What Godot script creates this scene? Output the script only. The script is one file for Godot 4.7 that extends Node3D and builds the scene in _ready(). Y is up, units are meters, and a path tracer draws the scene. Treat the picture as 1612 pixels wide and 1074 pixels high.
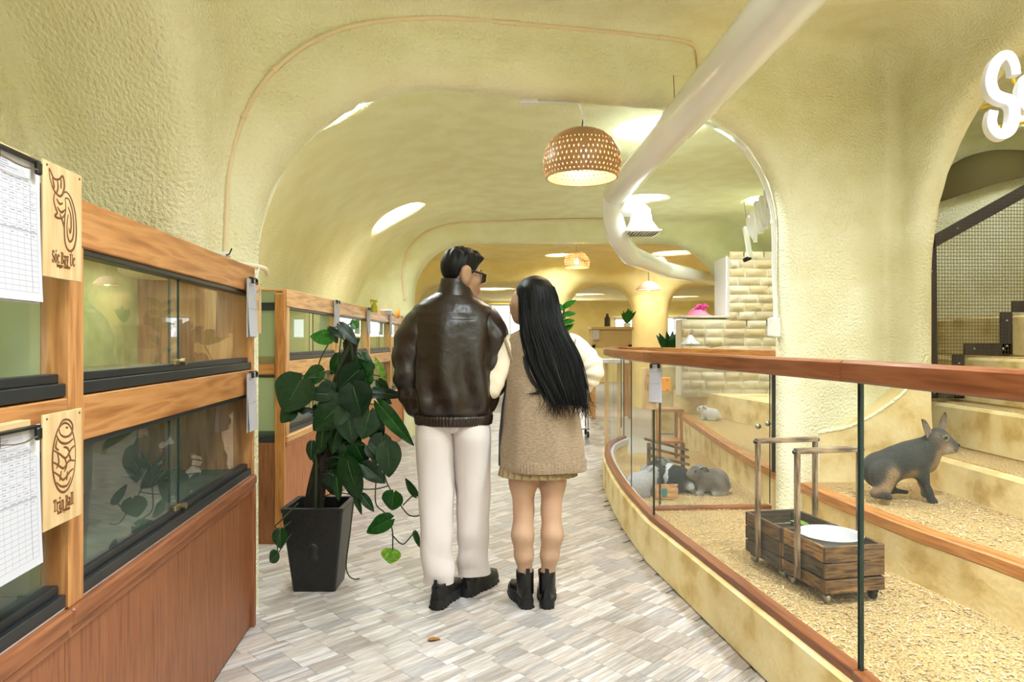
extends Node3D
# An indoor petting zoo with yellow plastered vaults. Units are metres, y up, the camera looks along -z.
# D below is the distance in front of the camera (z = -D).

const F := 1075.0          # focal length in pixels of the 1612 x 1074 frame
const EYE := 1.32          # height of the lens

var rng := RandomNumberGenerator.new()
var tex := {}
var M := {}


# ---------------------------------------------------------------- geometry collector
class Geo:
	var v := PackedVector3Array()
	var n := PackedVector3Array()
	var uv := PackedVector2Array()
	var c := PackedColorArray()
	var ix := PackedInt32Array()
	var col := Color(1, 1, 1)
	var shift := Vector2.ZERO

	func quad(a: Vector3, b: Vector3, p: Vector3, d: Vector3, out: Vector3, along_b := true) -> void:
		var m := (b - a).cross(p - a)
		if m.length_squared() < 1e-18:
			m = (p - a).cross(d - a)
		if m.length_squared() < 1e-18:
			return
		m = m.normalized()
		if m.dot(out) < 0.0:
			var t := b
			b = d
			d = t
			m = -m
			along_b = not along_b
		var s := v.size()
		var l1 := a.distance_to(b)
		var l2 := a.distance_to(d)
		v.append_array([a, b, p, d])
		n.append_array([m, m, m, m])
		c.append_array([col, col, col, col])
		if along_b:
			uv.append_array([shift, shift + Vector2(l1, 0), shift + Vector2(l1, l2), shift + Vector2(0, l2)])
		else:
			uv.append_array([shift, shift + Vector2(0, l1), shift + Vector2(l2, l1), shift + Vector2(l2, 0)])
		ix.append_array([s, s + 2, s + 1, s, s + 3, s + 2])

	func tri(a: Vector3, b: Vector3, p: Vector3, out: Vector3) -> void:
		var m := (b - a).cross(p - a).normalized()
		if m.dot(out) < 0.0:
			var t := b
			b = p
			p = t
			m = -m
		var s := v.size()
		v.append_array([a, b, p])
		n.append_array([m, m, m])
		c.append_array([col, col, col])
		uv.append_array([shift, shift + Vector2(a.distance_to(b), 0), shift + Vector2(0, a.distance_to(p))])
		ix.append_array([s, s + 2, s + 1])

	func box(ctr: Vector3, size: Vector3, bas := Basis.IDENTITY, ch := 0.0) -> void:
		var h := size * 0.5
		ch = minf(ch, minf(h.x, minf(h.y, h.z)) * 0.9)
		var longest := size.max_axis_index()
		for i in 3:
			var j := (i + 1) % 3
			var k := (i + 2) % 3
			for s in [-1.0, 1.0]:
				var q := []
				for w in [[-1, -1], [1, -1], [1, 1], [-1, 1]]:
					var p := Vector3()
					p[i] = s * h[i]
					p[j] = w[0] * (h[j] - ch)
					p[k] = w[1] * (h[k] - ch)
					q.append(ctr + bas * p)
				var o := Vector3()
				o[i] = s
				quad(q[0], q[1], q[2], q[3], bas * o, j == longest or (k != longest and size[j] >= size[k]))
				if ch > 0.0:
					for t in [-1.0, 1.0]:   # the edge between faces i and j
						var e := []
						for w in [[0, -1], [0, 1], [1, 1], [1, -1]]:
							var p := Vector3()
							p[i] = s * (h[i] - (ch if w[0] else 0.0))
							p[j] = t * (h[j] - (0.0 if w[0] else ch))
							p[k] = w[1] * (h[k] - ch)
							e.append(ctr + bas * p)
						var eo := Vector3()
						eo[i] = s
						eo[j] = t
						quad(e[0], e[1], e[2], e[3], bas * eo)
		if ch > 0.0:
			for a in [-1.0, 1.0]:
				for b in [-1.0, 1.0]:
					for d in [-1.0, 1.0]:
						var g := Vector3(a, b, d)
						var p0 := g * Vector3(h.x, h.y - ch, h.z - ch)
						var p1 := g * Vector3(h.x - ch, h.y, h.z - ch)
						var p2 := g * Vector3(h.x - ch, h.y - ch, h.z)
						tri(ctr + bas * p0, ctr + bas * p1, ctr + bas * p2, bas * g)

	func bar(a: Vector3, b: Vector3, w: float, t: float, up := Vector3.UP, ch := 0.0) -> void:   # a box from a to b
		var z := (b - a).normalized()
		if absf(z.dot(up)) > 0.99:
			up = Vector3.RIGHT
		var x := up.cross(z).normalized()
		box((a + b) * 0.5, Vector3(w, t, a.distance_to(b)), Basis(x, z.cross(x), z), ch)

	# rings of equal length; closed: each ring is a loop
	func loft(rings: Array, closed := true, caps := 3, out_sign := 0.0, cols: Array = []) -> void:
		var m: int = rings[0].size()
		var R := rings.size()
		var s := v.size()
		var acc := PackedVector3Array()
		var W := m + (1 if closed else 0)
		acc.resize(R * W)
		var vlen := 0.0
		for r in R:
			if r > 0:
				vlen += (rings[r][0] as Vector3).distance_to(rings[r - 1][0])
			var ul := 0.0
			for i in W:
				var p: Vector3 = rings[r][i % m]
				if i > 0:
					ul += p.distance_to(rings[r][i - 1])
				v.append(p)
				uv.append(shift + Vector2(vlen, ul))
				c.append(cols[r] if cols.size() else col)
		for r in R - 1:
			for i in W - 1:
				var a := v[s + r * W + i]
				var b := v[s + r * W + i + 1]
				var p := v[s + (r + 1) * W + i + 1]
				var d := v[s + (r + 1) * W + i]
				var f := (p - a).cross(d - b)
				acc[r * W + i] += f
				acc[r * W + i + 1] += f
				acc[(r + 1) * W + i] += f
				acc[(r + 1) * W + i + 1] += f
		if closed:
			for r in R:
				var f := acc[r * W] + acc[r * W + m]
				acc[r * W] = f
				acc[r * W + m] = f
		var sg := out_sign
		if sg == 0.0:
			var dot := 0.0
			for r in maxi(1, R / 2):
				var ctr := Vector3()
				for i in m:
					ctr += rings[r][i]
				ctr /= m
				for i in m:
					dot += acc[r * W + i].dot(rings[r][i] - ctr)
			sg = 1.0 if dot >= 0.0 else -1.0
		for i in acc.size():
			n.append((acc[i] * sg).normalized() if acc[i].length_squared() > 1e-20 else Vector3.UP)
		for r in R - 1:
			for i in W - 1:
				var a := s + r * W + i
				var d := a + W
				if sg > 0.0:
					ix.append_array([a, d + 1, a + 1, a, d, d + 1])
				else:
					ix.append_array([a, a + 1, d + 1, a, d + 1, d])
		if closed:
			for e in 2:
				if caps & (1 << e):
					var r := 0 if e == 0 else R - 1
					var ctr := Vector3()
					for i in m:
						ctr += rings[r][i]
					ctr /= m
					var o: Vector3 = (rings[r][0] - rings[1 if e == 0 else R - 2][0])
					if R > 1:
						var c2 := Vector3()
						for i in m:
							c2 += rings[1 if e == 0 else R - 2][i]
						o = ctr - c2 / m
						if o.length_squared() < 1e-14:
							continue
					var cc := col
					if cols.size():
						col = cols[r]
					for i in m:
						tri(ctr, rings[r][i], rings[r][(i + 1) % m], o)
					col = cc

	func tube(pts: Array, rad, sides := 10, caps := 3, cols: Array = []) -> void:
		var rings := []
		var up := Vector3.UP
		var N := pts.size()
		var t0: Vector3 = (pts[1] - pts[0]).normalized()
		var x := up.cross(t0)
		if x.length() < 0.1:
			x = Vector3.RIGHT.cross(t0)
		x = x.normalized()
		for i in N:
			var t: Vector3 = (pts[mini(i + 1, N - 1)] - pts[maxi(i - 1, 0)]).normalized()
			x = (x - t * x.dot(t)).normalized()
			var y := t.cross(x)
			var r: float = rad[i] if rad is Array else rad
			var ring := PackedVector3Array()
			for k in sides:
				var a := TAU * k / sides
				ring.append(pts[i] + (x * cos(a) + y * sin(a)) * r)
			rings.append(ring)
		loft(rings, true, caps, 0.0, cols)

	func lathe(prof: Array, sides: int, at := Vector3.ZERO, bas := Basis.IDENTITY, caps := 0) -> void:
		var rings := []
		for p in prof:
			var ring := PackedVector3Array()
			for k in sides:
				var a := TAU * k / sides
				ring.append(at + bas * Vector3(cos(a) * p.x, p.y, sin(a) * p.x))
			rings.append(ring)
		loft(rings, true, caps)

	# a flat outline (2D, local x y) given depth along local z, centred
	func plate(pts: PackedVector2Array, depth: float, at: Vector3, bas := Basis.IDENTITY) -> void:
		var t := Geometry2D.triangulate_polygon(pts)
		for s in [-0.5, 0.5]:
			var b := v.size()
			var m := bas * Vector3(0, 0, signf(s))
			for p in pts:
				v.append(at + bas * Vector3(p.x, p.y, s * depth))
				n.append(m)
				uv.append(p + shift)
				c.append(col)
			for i in range(0, t.size(), 3):
				var q := [t[i], t[i + 1], t[i + 2]]
				var f := (pts[q[1]] - pts[q[0]]).cross(pts[q[2]] - pts[q[0]])
				if (f > 0.0) == (s > 0.0):
					ix.append_array([b + q[0], b + q[2], b + q[1]])
				else:
					ix.append_array([b + q[0], b + q[1], b + q[2]])
		var area := 0.0
		for i in pts.size():
			area += pts[i].cross(pts[(i + 1) % pts.size()])
		for i in pts.size():
			var a := pts[i]
			var b := pts[(i + 1) % pts.size()]
			var o := Vector2(b.y - a.y, a.x - b.x) * signf(area)
			quad(at + bas * Vector3(a.x, a.y, -depth / 2), at + bas * Vector3(b.x, b.y, -depth / 2), at + bas * Vector3(b.x, b.y, depth / 2), at + bas * Vector3(a.x, a.y, depth / 2), bas * Vector3(o.x, o.y, 0))

	# a bent stroke with flat faces: path in local x y, width per point
	func stroke(path: Array, wid, depth: float, at: Vector3, bas := Basis.IDENTITY) -> void:
		var rings := []
		for i in path.size():
			var t: Vector2 = (path[mini(i + 1, path.size() - 1)] - path[maxi(i - 1, 0)]).normalized()
			var o := Vector2(-t.y, t.x)
			var w: float = (wid[i] if wid is Array else wid) * 0.5
			var p: Vector2 = path[i]
			var ring := PackedVector3Array()
			for k in [[1, -1], [1, 1], [1, 1], [-1, 1], [-1, 1], [-1, -1], [-1, -1], [1, -1]]:
				var q: Vector2 = p + o * w * k[0]
				ring.append(at + bas * Vector3(q.x, q.y, depth * 0.5 * k[1]))
			rings.append(ring)
		loft(rings, true, 3)

	func add_mesh(d: Dictionary, cf = null) -> void:   # the output of nets()
		var s := v.size()
		v.append_array(d.v)
		n.append_array(d.n)
		for i in d.v.size():
			uv.append(Vector2(d.v[i].x, d.v[i].y))
			c.append(cf.call(d.v[i], d.n[i]) if cf else col)
		for i in d.ix:
			ix.append(s + i)

	func mesh() -> ArrayMesh:
		var a := []
		a.resize(Mesh.ARRAY_MAX)
		a[Mesh.ARRAY_VERTEX] = v
		a[Mesh.ARRAY_NORMAL] = n
		a[Mesh.ARRAY_TEX_UV] = uv
		a[Mesh.ARRAY_COLOR] = c
		a[Mesh.ARRAY_INDEX] = ix
		var m := ArrayMesh.new()
		if v.size():
			m.add_surface_from_arrays(Mesh.PRIMITIVE_TRIANGLES, a)
		return m


# ---------------------------------------------------------------- scene helpers
func P(u: float, w: float, d: float) -> Vector3:   # the point that photo position (u, w) shows at distance d
	return Vector3((u - 806.0) / F * d, EYE - (w - 537.0) / F * d, -d)


func thing(called: String, label: String, category: String, at := Vector3.ZERO, group := "") -> Node3D:
	var o := Node3D.new()
	o.name = called
	add_child(o, true)
	o.position = at
	o.set_meta("label", label)
	o.set_meta("category", category)
	if group:
		o.set_meta("group", group)
	return o


func origin(o: Node) -> Vector3:
	var p := Vector3.ZERO
	while o is Node3D and o != self:
		p += o.position
		o = o.get_parent()
	return p


func part(parent: Node3D, called: String, g: Geo, m: Material, label := "") -> MeshInstance3D:   # geometry is given in world places
	var o := MeshInstance3D.new()
	o.name = called
	var off := origin(parent)
	if off != Vector3.ZERO:
		for i in g.v.size():
			g.v[i] -= off
	o.mesh = g.mesh()
	o.material_override = m
	parent.add_child(o, true)
	if label:
		o.set_meta("label", label)
	return o


func struct(called: String, g: Geo, m: Material, label := "") -> MeshInstance3D:
	var o := part(self, called, g, m, label)
	o.set_meta("kind", "structure")
	return o


func single(called: String, label: String, category: String, g: Geo, m: Material, group := "") -> MeshInstance3D:
	var lo := Vector3(1e9, 1e9, 1e9)
	var hi := -lo
	for p in g.v:
		lo = lo.min(p)
		hi = hi.max(p)
	var at := Vector3((lo.x + hi.x) / 2, lo.y, (lo.z + hi.z) / 2)
	for i in g.v.size():
		g.v[i] -= at
	var o := MeshInstance3D.new()
	o.name = called
	o.mesh = g.mesh()
	o.material_override = m
	add_child(o, true)
	o.position = at
	o.set_meta("label", label)
	o.set_meta("category", category)
	if group:
		o.set_meta("group", group)
	return o


func stuff(o: Node) -> Node:
	o.set_meta("kind", "stuff")
	return o


func spline(pts: Array, per := 6) -> Array:   # Catmull-Rom through Vector2 or Vector3 points
	var out := []
	var N := pts.size()
	for i in N - 1:
		var a = pts[maxi(i - 1, 0)]
		var b = pts[i]
		var c = pts[i + 1]
		var d = pts[mini(i + 2, N - 1)]
		for k in per:
			var t := float(k) / per
			out.append(0.5 * ((2.0 * b) + (c - a) * t + (2.0 * a - 5.0 * b + 4.0 * c - d) * t * t + (3.0 * b - a - 3.0 * c + d) * t * t * t))
	out.append(pts[N - 1])
	return out


# ---------------------------------------------------------------- surface nets
func nets(f: Callable, lo: Vector3, hi: Vector3, h: float, loose := 1.15) -> Dictionary:
	var B := 4
	var bx := ceili((hi.x - lo.x) / h / B)
	var by := ceili((hi.y - lo.y) / h / B)
	var bz := ceili((hi.z - lo.z) / h / B)
	var nx := bx * B + 1
	var ny := by * B + 1
	var nz := bz * B + 1
	var sy := nx
	var sz := nx * ny
	var val := PackedFloat32Array()
	val.resize(nx * ny * nz)
	val.fill(99.0)
	var cell := PackedInt32Array()
	cell.resize(nx * ny * nz)
	cell.fill(-1)
	var reach := (h * B * 0.5 * 1.7321 + h) * loose
	var active := []
	for k in bz:
		for j in by:
			for i in bx:
				var ctr := lo + Vector3((i + 0.5) * B, (j + 0.5) * B, (k + 0.5) * B) * h
				if absf(f.call(ctr)) > reach:
					continue
				active.append(Vector3i(i, j, k) * B)
				for dz in B + 1:
					for dy in B + 1:
						var row := (i * B) + (j * B + dy) * sy + (k * B + dz) * sz
						for dx in B + 1:
							if val[row + dx] > 98.0:
								val[row + dx] = f.call(lo + Vector3(i * B + dx, j * B + dy, k * B + dz) * h)
	var v := PackedVector3Array()
	var n := PackedVector3Array()
	var off := [0, 1, sy, sy + 1, sz, sz + 1, sz + sy, sz + sy + 1]
	var corner := [Vector3(0, 0, 0), Vector3(1, 0, 0), Vector3(0, 1, 0), Vector3(1, 1, 0), Vector3(0, 0, 1), Vector3(1, 0, 1), Vector3(0, 1, 1), Vector3(1, 1, 1)]
	var edges := [[0, 1], [2, 3], [4, 5], [6, 7], [0, 2], [1, 3], [4, 6], [5, 7], [0, 4], [1, 5], [2, 6], [3, 7]]
	var e1 := h * 0.35
	for b in active:
		for dz in B:
			for dy in B:
				for dx in B:
					var id: int = (b.x + dx) + (b.y + dy) * sy + (b.z + dz) * sz
					var neg := 0
					for o in off:
						if val[id + o] < 0.0:
							neg += 1
					if neg == 0 or neg == 8:
						continue
					var sum := Vector3()
					var cnt := 0
					for e in edges:
						var va := val[id + off[e[0]]]
						var vb := val[id + off[e[1]]]
						if (va < 0.0) != (vb < 0.0):
							var t := va / (va - vb)
							sum += (corner[e[0]] as Vector3).lerp(corner[e[1]], t)
							cnt += 1
					var p: Vector3 = lo + (Vector3(b.x + dx, b.y + dy, b.z + dz) + sum / cnt) * h
					var g1: float = f.call(p + Vector3(e1, -e1, -e1))
					var g2: float = f.call(p + Vector3(-e1, -e1, e1))
					var g3: float = f.call(p + Vector3(-e1, e1, -e1))
					var g4: float = f.call(p + Vector3(e1, e1, e1))
					var g := Vector3(g1 - g2 - g3 + g4, -g1 - g2 + g3 + g4, -g1 + g2 - g3 + g4)
					var len := g.length() / (4.0 * e1)
					g = g.normalized()
					if len > 0.2:
						var mv: float = ((g1 + g2 + g3 + g4) * 0.25) / len
						p -= g * clampf(mv, -h * 0.6, h * 0.6)
					cell[id] = v.size()
					v.append(p)
					n.append(g)
	var ix := PackedInt32Array()
	for b in active:
		for dz in B:
			for dy in B:
				for dx in B:
					var x: int = b.x + dx
					var y: int = b.y + dy
					var z: int = b.z + dz
					var id := x + y * sy + z * sz
					var a := val[id] < 0.0
					for ax in 3:
						var st: int = [1, sy, sz][ax]
						var w := val[id + st]
						if w > 98.0 or (w < 0.0) == a:
							continue
						if (ax != 0 and x == 0) or (ax != 1 and y == 0) or (ax != 2 and z == 0):
							continue
						var s1: int = [sy, sz, 1][ax]
						var s2: int = [sz, 1, sy][ax]
						var q0 := cell[id]
						var q1 := cell[id - s1]
						var q2 := cell[id - s1 - s2]
						var q3 := cell[id - s2]
						if q0 < 0 or q1 < 0 or q2 < 0 or q3 < 0:
							continue
						if a:
							ix.append_array([q0, q2, q1, q0, q3, q2])
						else:
							ix.append_array([q0, q1, q2, q0, q2, q3])
	return {"v": v, "n": n, "ix": ix}


# A body made of tapered capsules and ellipsoids, joined by a smooth minimum.
class Body:
	var b := []          # [a, b, ra, rb, inverse basis or null, least scale, centre, reach, colour]
	var k := 60.0
	var tint := 90.0

	func cap(p: Vector3, q: Vector3, ra: float, rb: float, col := Color(1, 1, 1)) -> void:
		b.append([p, q, ra, rb, null, 1.0, (p + q) * 0.5, p.distance_to(q) * 0.5 + maxf(ra, rb) + 0.06, col])

	func egg(p: Vector3, rad: Vector3, bas := Basis.IDENTITY, col := Color(1, 1, 1)) -> void:
		var m: float = minf(rad.x, minf(rad.y, rad.z))
		var inv: Basis = Basis.from_scale(Vector3(1.0 / rad.x, 1.0 / rad.y, 1.0 / rad.z)) * bas.inverse()
		b.append([p, p, m, m, inv, m, p, maxf(rad.x, maxf(rad.y, rad.z)) + 0.06, col])

	func sd(p: Vector3) -> float:
		var s := 0.0
		var far := 0.06
		for e in b:
			var w: Vector3 = p - e[6]
			var r: float = e[7]
			var l2 := w.length_squared()
			if l2 > r * r:
				continue
			var d: float
			if e[4] != null:
				var q: Vector3 = e[4] * w
				var k0 := q.length()
				var k1: float = (q * e[4]).length()   # gradient scale of the ellipsoid
				d = (k0 * (k0 - 1.0) / k1) if k1 > 1e-6 else -e[5]
			else:
				var ba: Vector3 = e[1] - e[0]
				var pa: Vector3 = p - e[0]
				var t := clampf(pa.dot(ba) / maxf(ba.length_squared(), 1e-9), 0.0, 1.0)
				d = (pa - ba * t).length() - lerpf(e[2], e[3], t)
			s += exp(-k * d)
		return far if s <= 1e-9 else minf(far, -log(s) / k)

	func colour(p: Vector3, _n: Vector3) -> Color:
		var tot := 0.0
		var c := Color(0, 0, 0, 0)
		for e in b:
			var ba: Vector3 = e[1] - e[0]
			var pa: Vector3 = p - e[0]
			var t := clampf(pa.dot(ba) / maxf(ba.length_squared(), 1e-9), 0.0, 1.0)
			var d: float
			if e[4] != null:
				d = ((e[4] * pa).length() - 1.0) * e[5]
			else:
				d = (pa - ba * t).length() - lerpf(e[2], e[3], t)
			var w := exp(-tint * d)
			tot += w
			c += e[8] * w
		return c / tot if tot > 0.0 else Color(1, 1, 1)

	func bounds() -> AABB:
		var box := AABB(b[0][6], Vector3.ZERO)
		for e in b:
			var r: float = e[7] - 0.03
			box = box.merge(AABB(e[6] - Vector3(r, r, r), Vector3(r, r, r) * 2.0))
		return box


func body_mesh(g: Geo, bd: Body, h: float, cf = null) -> void:
	var box := bd.bounds()
	g.add_mesh(nets(bd.sd, box.position, box.end, h, 1.3), cf if cf else bd.colour)


# ---------------------------------------------------------------- materials
func noise(key: String, freq: float, oct: int, ramp: Array, size := 512, kind := FastNoiseLite.TYPE_SIMPLEX_SMOOTH, warp := 0.0) -> NoiseTexture2D:
	if tex.has(key):
		return tex[key]
	var f := FastNoiseLite.new()
	f.seed = key.hash() % 10000
	f.noise_type = kind
	f.frequency = freq
	f.fractal_octaves = oct
	if oct < 2:
		f.fractal_type = FastNoiseLite.FRACTAL_NONE
	if warp > 0.0:
		f.domain_warp_enabled = true
		f.domain_warp_amplitude = warp
		f.domain_warp_frequency = freq * 0.6
	var t := NoiseTexture2D.new()
	t.width = size
	t.height = size
	t.seamless = true
	t.noise = f
	if ramp.size():
		var gr := Gradient.new()
		var offs := PackedFloat32Array()
		var cols := PackedColorArray()
		for r in ramp:
			offs.append(r[0])
			cols.append(r[1])
		gr.offsets = offs
		gr.colors = cols
		t.color_ramp = gr
	tex[key] = t
	return t


func mat(called: String, col: Color, rough := 0.6, metal := 0.0) -> StandardMaterial3D:
	var m := StandardMaterial3D.new()
	m.resource_name = called
	m.albedo_color = col
	m.roughness = rough
	m.metallic = metal
	M[called] = m
	return m


func triplanar(m: StandardMaterial3D, scale: float, t: Texture2D, bump: Texture2D = null, relief := 0.0) -> StandardMaterial3D:
	m.uv1_triplanar = true
	m.uv1_world_triplanar = true
	m.uv1_scale = Vector3(scale, scale, scale)
	if t:
		m.albedo_texture = t
	if bump:
		m.heightmap_enabled = true
		m.heightmap_texture = bump
		m.heightmap_scale = relief
	return m


func grain(m: StandardMaterial3D, t: Texture2D, su: float, sv: float, bump: Texture2D = null, relief := 0.0) -> StandardMaterial3D:
	m.albedo_texture = t
	m.uv1_scale = Vector3(su, sv, 1)
	if bump:
		m.heightmap_enabled = true
		m.heightmap_texture = bump
		m.heightmap_scale = relief
	return m


func grey(a: float, b: float) -> Array:
	return [[0.0, Color(a, a, a)], [1.0, Color(b, b, b)]]


func make_materials() -> void:
	var stucco := noise("stucco", 0.048, 4, [[0.2, Color(0, 0, 0)], [0.5, Color(0.55, 0.55, 0.55)], [0.85, Color(1, 1, 1)]], 1024)
	var blotch := noise("blotch", 0.006, 3, [[0.25, Color(0.97, 0.96, 0.92)], [0.75, Color(1, 1, 1)]], 512)
	triplanar(mat("plaster", Color(0.955, 0.945, 0.828), 0.85), 0.85, blotch, stucco, 0.7)
	triplanar(mat("plaster_bounce_tint", Color(0.94, 0.948, 0.795), 0.85), 0.85, blotch, stucco, 0.4)  # greener copy of the plaster, tinted against the orange bounce light
	triplanar(mat("plaster_far", Color(0.96, 0.885, 0.63), 0.85), 0.62, blotch, stucco, 0.3)
	var stain := noise("stain", 0.007, 5, [[0.15, Color(0.84, 0.76, 0.58)], [0.45, Color(0.96, 0.92, 0.82)], [0.8, Color(1, 0.99, 0.95)]], 512)
	triplanar(mat("render", Color(0.93, 0.87, 0.70), 0.75), 0.8, stain, noise("fine", 0.05, 3, [], 512), 0.25)
	mat("grout", Color(0.66, 0.63, 0.58), 0.8)
	# floor pieces: printed travertine and wood look, several tones
	var vein := noise("vein", 0.02, 4, [[0.2, Color(0.86, 0.84, 0.82)], [0.8, Color(1, 1, 1)]], 256)
	var tones := [Color(0.82, 0.79, 0.775), Color(0.77, 0.73, 0.705), Color(0.685, 0.645, 0.62), Color(0.69, 0.67, 0.665), Color(0.795, 0.75, 0.715), Color(0.86, 0.84, 0.83)]
	for i in tones.size():
		var m := grain(mat("tile_%d" % i, tones[i], 0.32), vein, 1.2, 9.0)
		m.metallic_specular = 0.5
	# timber
	var oak := noise("oak", 0.010, 4, [[0.1, Color(0.76, 0.66, 0.55)], [0.4, Color(0.94, 0.88, 0.80)], [0.55, Color(1, 0.97, 0.92)], [0.75, Color(0.86, 0.77, 0.66)], [0.95, Color(1, 0.97, 0.94)]], 512, FastNoiseLite.TYPE_SIMPLEX_SMOOTH, 30.0)
	var fine := noise("pores", 0.03, 3, [[0.2, Color(0.72, 0.66, 0.6)], [0.6, Color(1, 1, 1)]], 512)
	grain(mat("oak", Color(0.755, 0.56, 0.37), 0.42), oak, 0.26, 3.0, fine, 0.02)
	grain(mat("oak_pale", Color(0.86, 0.70, 0.51), 0.42), oak, 0.26, 3.0, fine, 0.02)
	grain(mat("board", Color(0.575, 0.355, 0.22), 0.45), noise("boardgrain", 0.014, 5, [[0.15, Color(0.78, 0.73, 0.68)], [0.5, Color(0.95, 0.92, 0.89)], [0.9, Color(1, 1, 1)]], 512), 0.5, 7.0, fine, 0.02)
	grain(mat("board_pale", Color(0.74, 0.47, 0.28), 0.45), noise("boardgrain", 0.014, 5, []), 0.5, 7.0, fine, 0.02)
	grain(mat("rail", Color(0.53, 0.315, 0.185), 0.33), oak, 0.3, 4.0, fine, 0.02)
	grain(mat("rail_pale", Color(0.62, 0.40, 0.26), 0.33), oak, 0.3, 4.0, fine, 0.02)
	grain(mat("ledge", Color(0.79, 0.565, 0.33), 0.45), oak, 0.3, 3.5, fine, 0.02)
	var old := noise("old", 0.016, 5, [[0.15, Color(0.50, 0.45, 0.40)], [0.45, Color(0.80, 0.75, 0.67)], [0.7, Color(0.96, 0.90, 0.80)], [0.95, Color(0.70, 0.65, 0.58)]], 512, FastNoiseLite.TYPE_SIMPLEX_SMOOTH, 20.0)
	grain(mat("old_wood", Color(0.50, 0.40, 0.28), 0.8), old, 0.9, 6.0, fine, 0.15)
	grain(mat("old_wood_dark", Color(0.34, 0.30, 0.25), 0.8), old, 0.9, 6.0, fine, 0.15)
	grain(mat("old_wood_light", Color(0.66, 0.52, 0.35), 0.8), old, 0.9, 6.0, fine, 0.15)
	grain(mat("grey_wood", Color(0.68, 0.62, 0.555), 0.75), old, 0.8, 5.0, fine, 0.1)
	grain(mat("ply", Color(0.86, 0.74, 0.57), 0.6), noise("plygrain", 0.02, 3, [[0.2, Color(0.9, 0.87, 0.82)], [0.8, Color(1, 1, 1)]], 256), 0.6, 5.0)
	mat("burnt", Color(0.42, 0.25, 0.10), 0.8)
	mat("burnt_light", Color(0.66, 0.47, 0.25), 0.8)
	# glass
	var fg := mat("fence_glass", Color(0.9, 0.97, 0.93, 0.03), 0.0)
	fg.transparency = BaseMaterial3D.TRANSPARENCY_ALPHA
	fg.metallic_specular = 0.27
	var g := mat("glass", Color(0.9, 0.97, 0.93, 0.05), 0.0)
	g.transparency = BaseMaterial3D.TRANSPARENCY_ALPHA
	mat("glass_edge", Color(0.10, 0.17, 0.15), 0.15)
	mat("glass_edge_light", Color(0.62, 0.72, 0.67), 0.15)
	# metals and plastics
	mat("black_metal", Color(0.17, 0.18, 0.19), 0.4, 0.3)
	mat("steel", Color(0.66, 0.66, 0.66), 0.3, 1.0)
	mat("brass", Color(0.62, 0.55, 0.42), 0.35, 0.9)
	mat("bronze", Color(0.86, 0.58, 0.26), 0.35, 0.6)
	var pvc := mat("pvc", Color(0.93, 0.925, 0.905), 0.16)
	pvc.clearcoat_enabled = true
	pvc.clearcoat = 0.4
	mat("conduit", Color(0.92, 0.84, 0.70), 0.5)
	mat("white_plastic", Color(0.93, 0.93, 0.92), 0.45)
	mat("letter_white", Color(0.96, 0.96, 0.97), 0.5)
	mat("paper", Color(0.80, 0.79, 0.81), 0.8)
	mat("ink", Color(0.62, 0.62, 0.66), 0.8)
	mat("black_plastic", Color(0.035, 0.035, 0.04), 0.4)
	mat("yellow_rod", Color(0.86, 0.70, 0.12), 0.5)
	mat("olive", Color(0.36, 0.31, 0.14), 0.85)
	mat("wire", Color(0.34, 0.28, 0.18), 0.5, 0.2)
	mat("mesh_frame", Color(0.24, 0.22, 0.22), 0.5, 0.2)
	var bamboo := mat("bamboo", Color(0.66, 0.51, 0.36), 0.45)
	bamboo.backlight_enabled = true
	bamboo.backlight = Color(0.10, 0.06, 0.03)
	var glow := mat("bulb", Color(1, 0.93, 0.8), 0.5)
	glow.emission_enabled = true
	glow.emission = Color(1.0, 0.92, 0.78)
	glow.emission_energy_multiplier = 9.0
	var day := mat("daylight", Color(1, 1, 1), 0.5)
	day.emission_enabled = true
	day.emission = Color(0.92, 0.965, 1.0)
	day.emission_energy_multiplier = 2.6
	# ground covers
	triplanar(mat("sawdust", Color(0.86, 0.745, 0.53), 0.95), 1.3, noise("dust", 0.05, 5, [[0.15, Color(0.62, 0.56, 0.46)], [0.45, Color(0.93, 0.9, 0.84)], [0.8, Color(1, 1, 1)]], 1024), noise("dustbump", 0.09, 4, [], 512), 1.6)
	var chip := mat("chip", Color(1, 1, 1), 0.9)
	chip.vertex_color_use_as_albedo = true
	# bricks
	for i in 4:
		var bc: Color = [Color(0.86, 0.80, 0.70), Color(0.83, 0.75, 0.62), Color(0.88, 0.83, 0.75), Color(0.80, 0.73, 0.63)][i]
		triplanar(mat("brick_%d" % i, bc, 0.85), 2.0, blotch, stucco, 0.4)
	mat("mortar", Color(0.90, 0.87, 0.80), 0.9)
	# terrarium
	triplanar(mat("tank_back", Color(0.86, 0.86, 0.62), 0.8), 1.0, noise("moss", 0.02, 4, [[0.2, Color(0.84, 0.88, 0.76)], [0.8, Color(1, 1, 1)]], 256))  # pale green puts reflected walls into the colour; moss is only the mottle
	triplanar(mat("tank_dark", Color(0.30, 0.36, 0.30), 0.8), 1.0, noise("moss", 0.02, 4, []))  # darker copy, the dimness of the lower tank put into its colour
	mat("tank_side", Color(0.62, 0.66, 0.50), 0.7)
	mat("bark_chips", Color(0.55, 0.50, 0.34), 0.9)
	var added_led := mat("added_led", Color(1, 1, 0.95), 0.5)  # glow of the added, unseen tank strips
	added_led.emission_enabled = true
	added_led.emission = Color(0.95, 1.0, 0.86)
	added_led.emission_energy_multiplier = 3.0
	# plants
	var lf := noise("leaf", 0.02, 3, [[0.25, Color(0.72, 0.8, 0.7)], [0.75, Color(1, 1, 1)]], 256)
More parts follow.
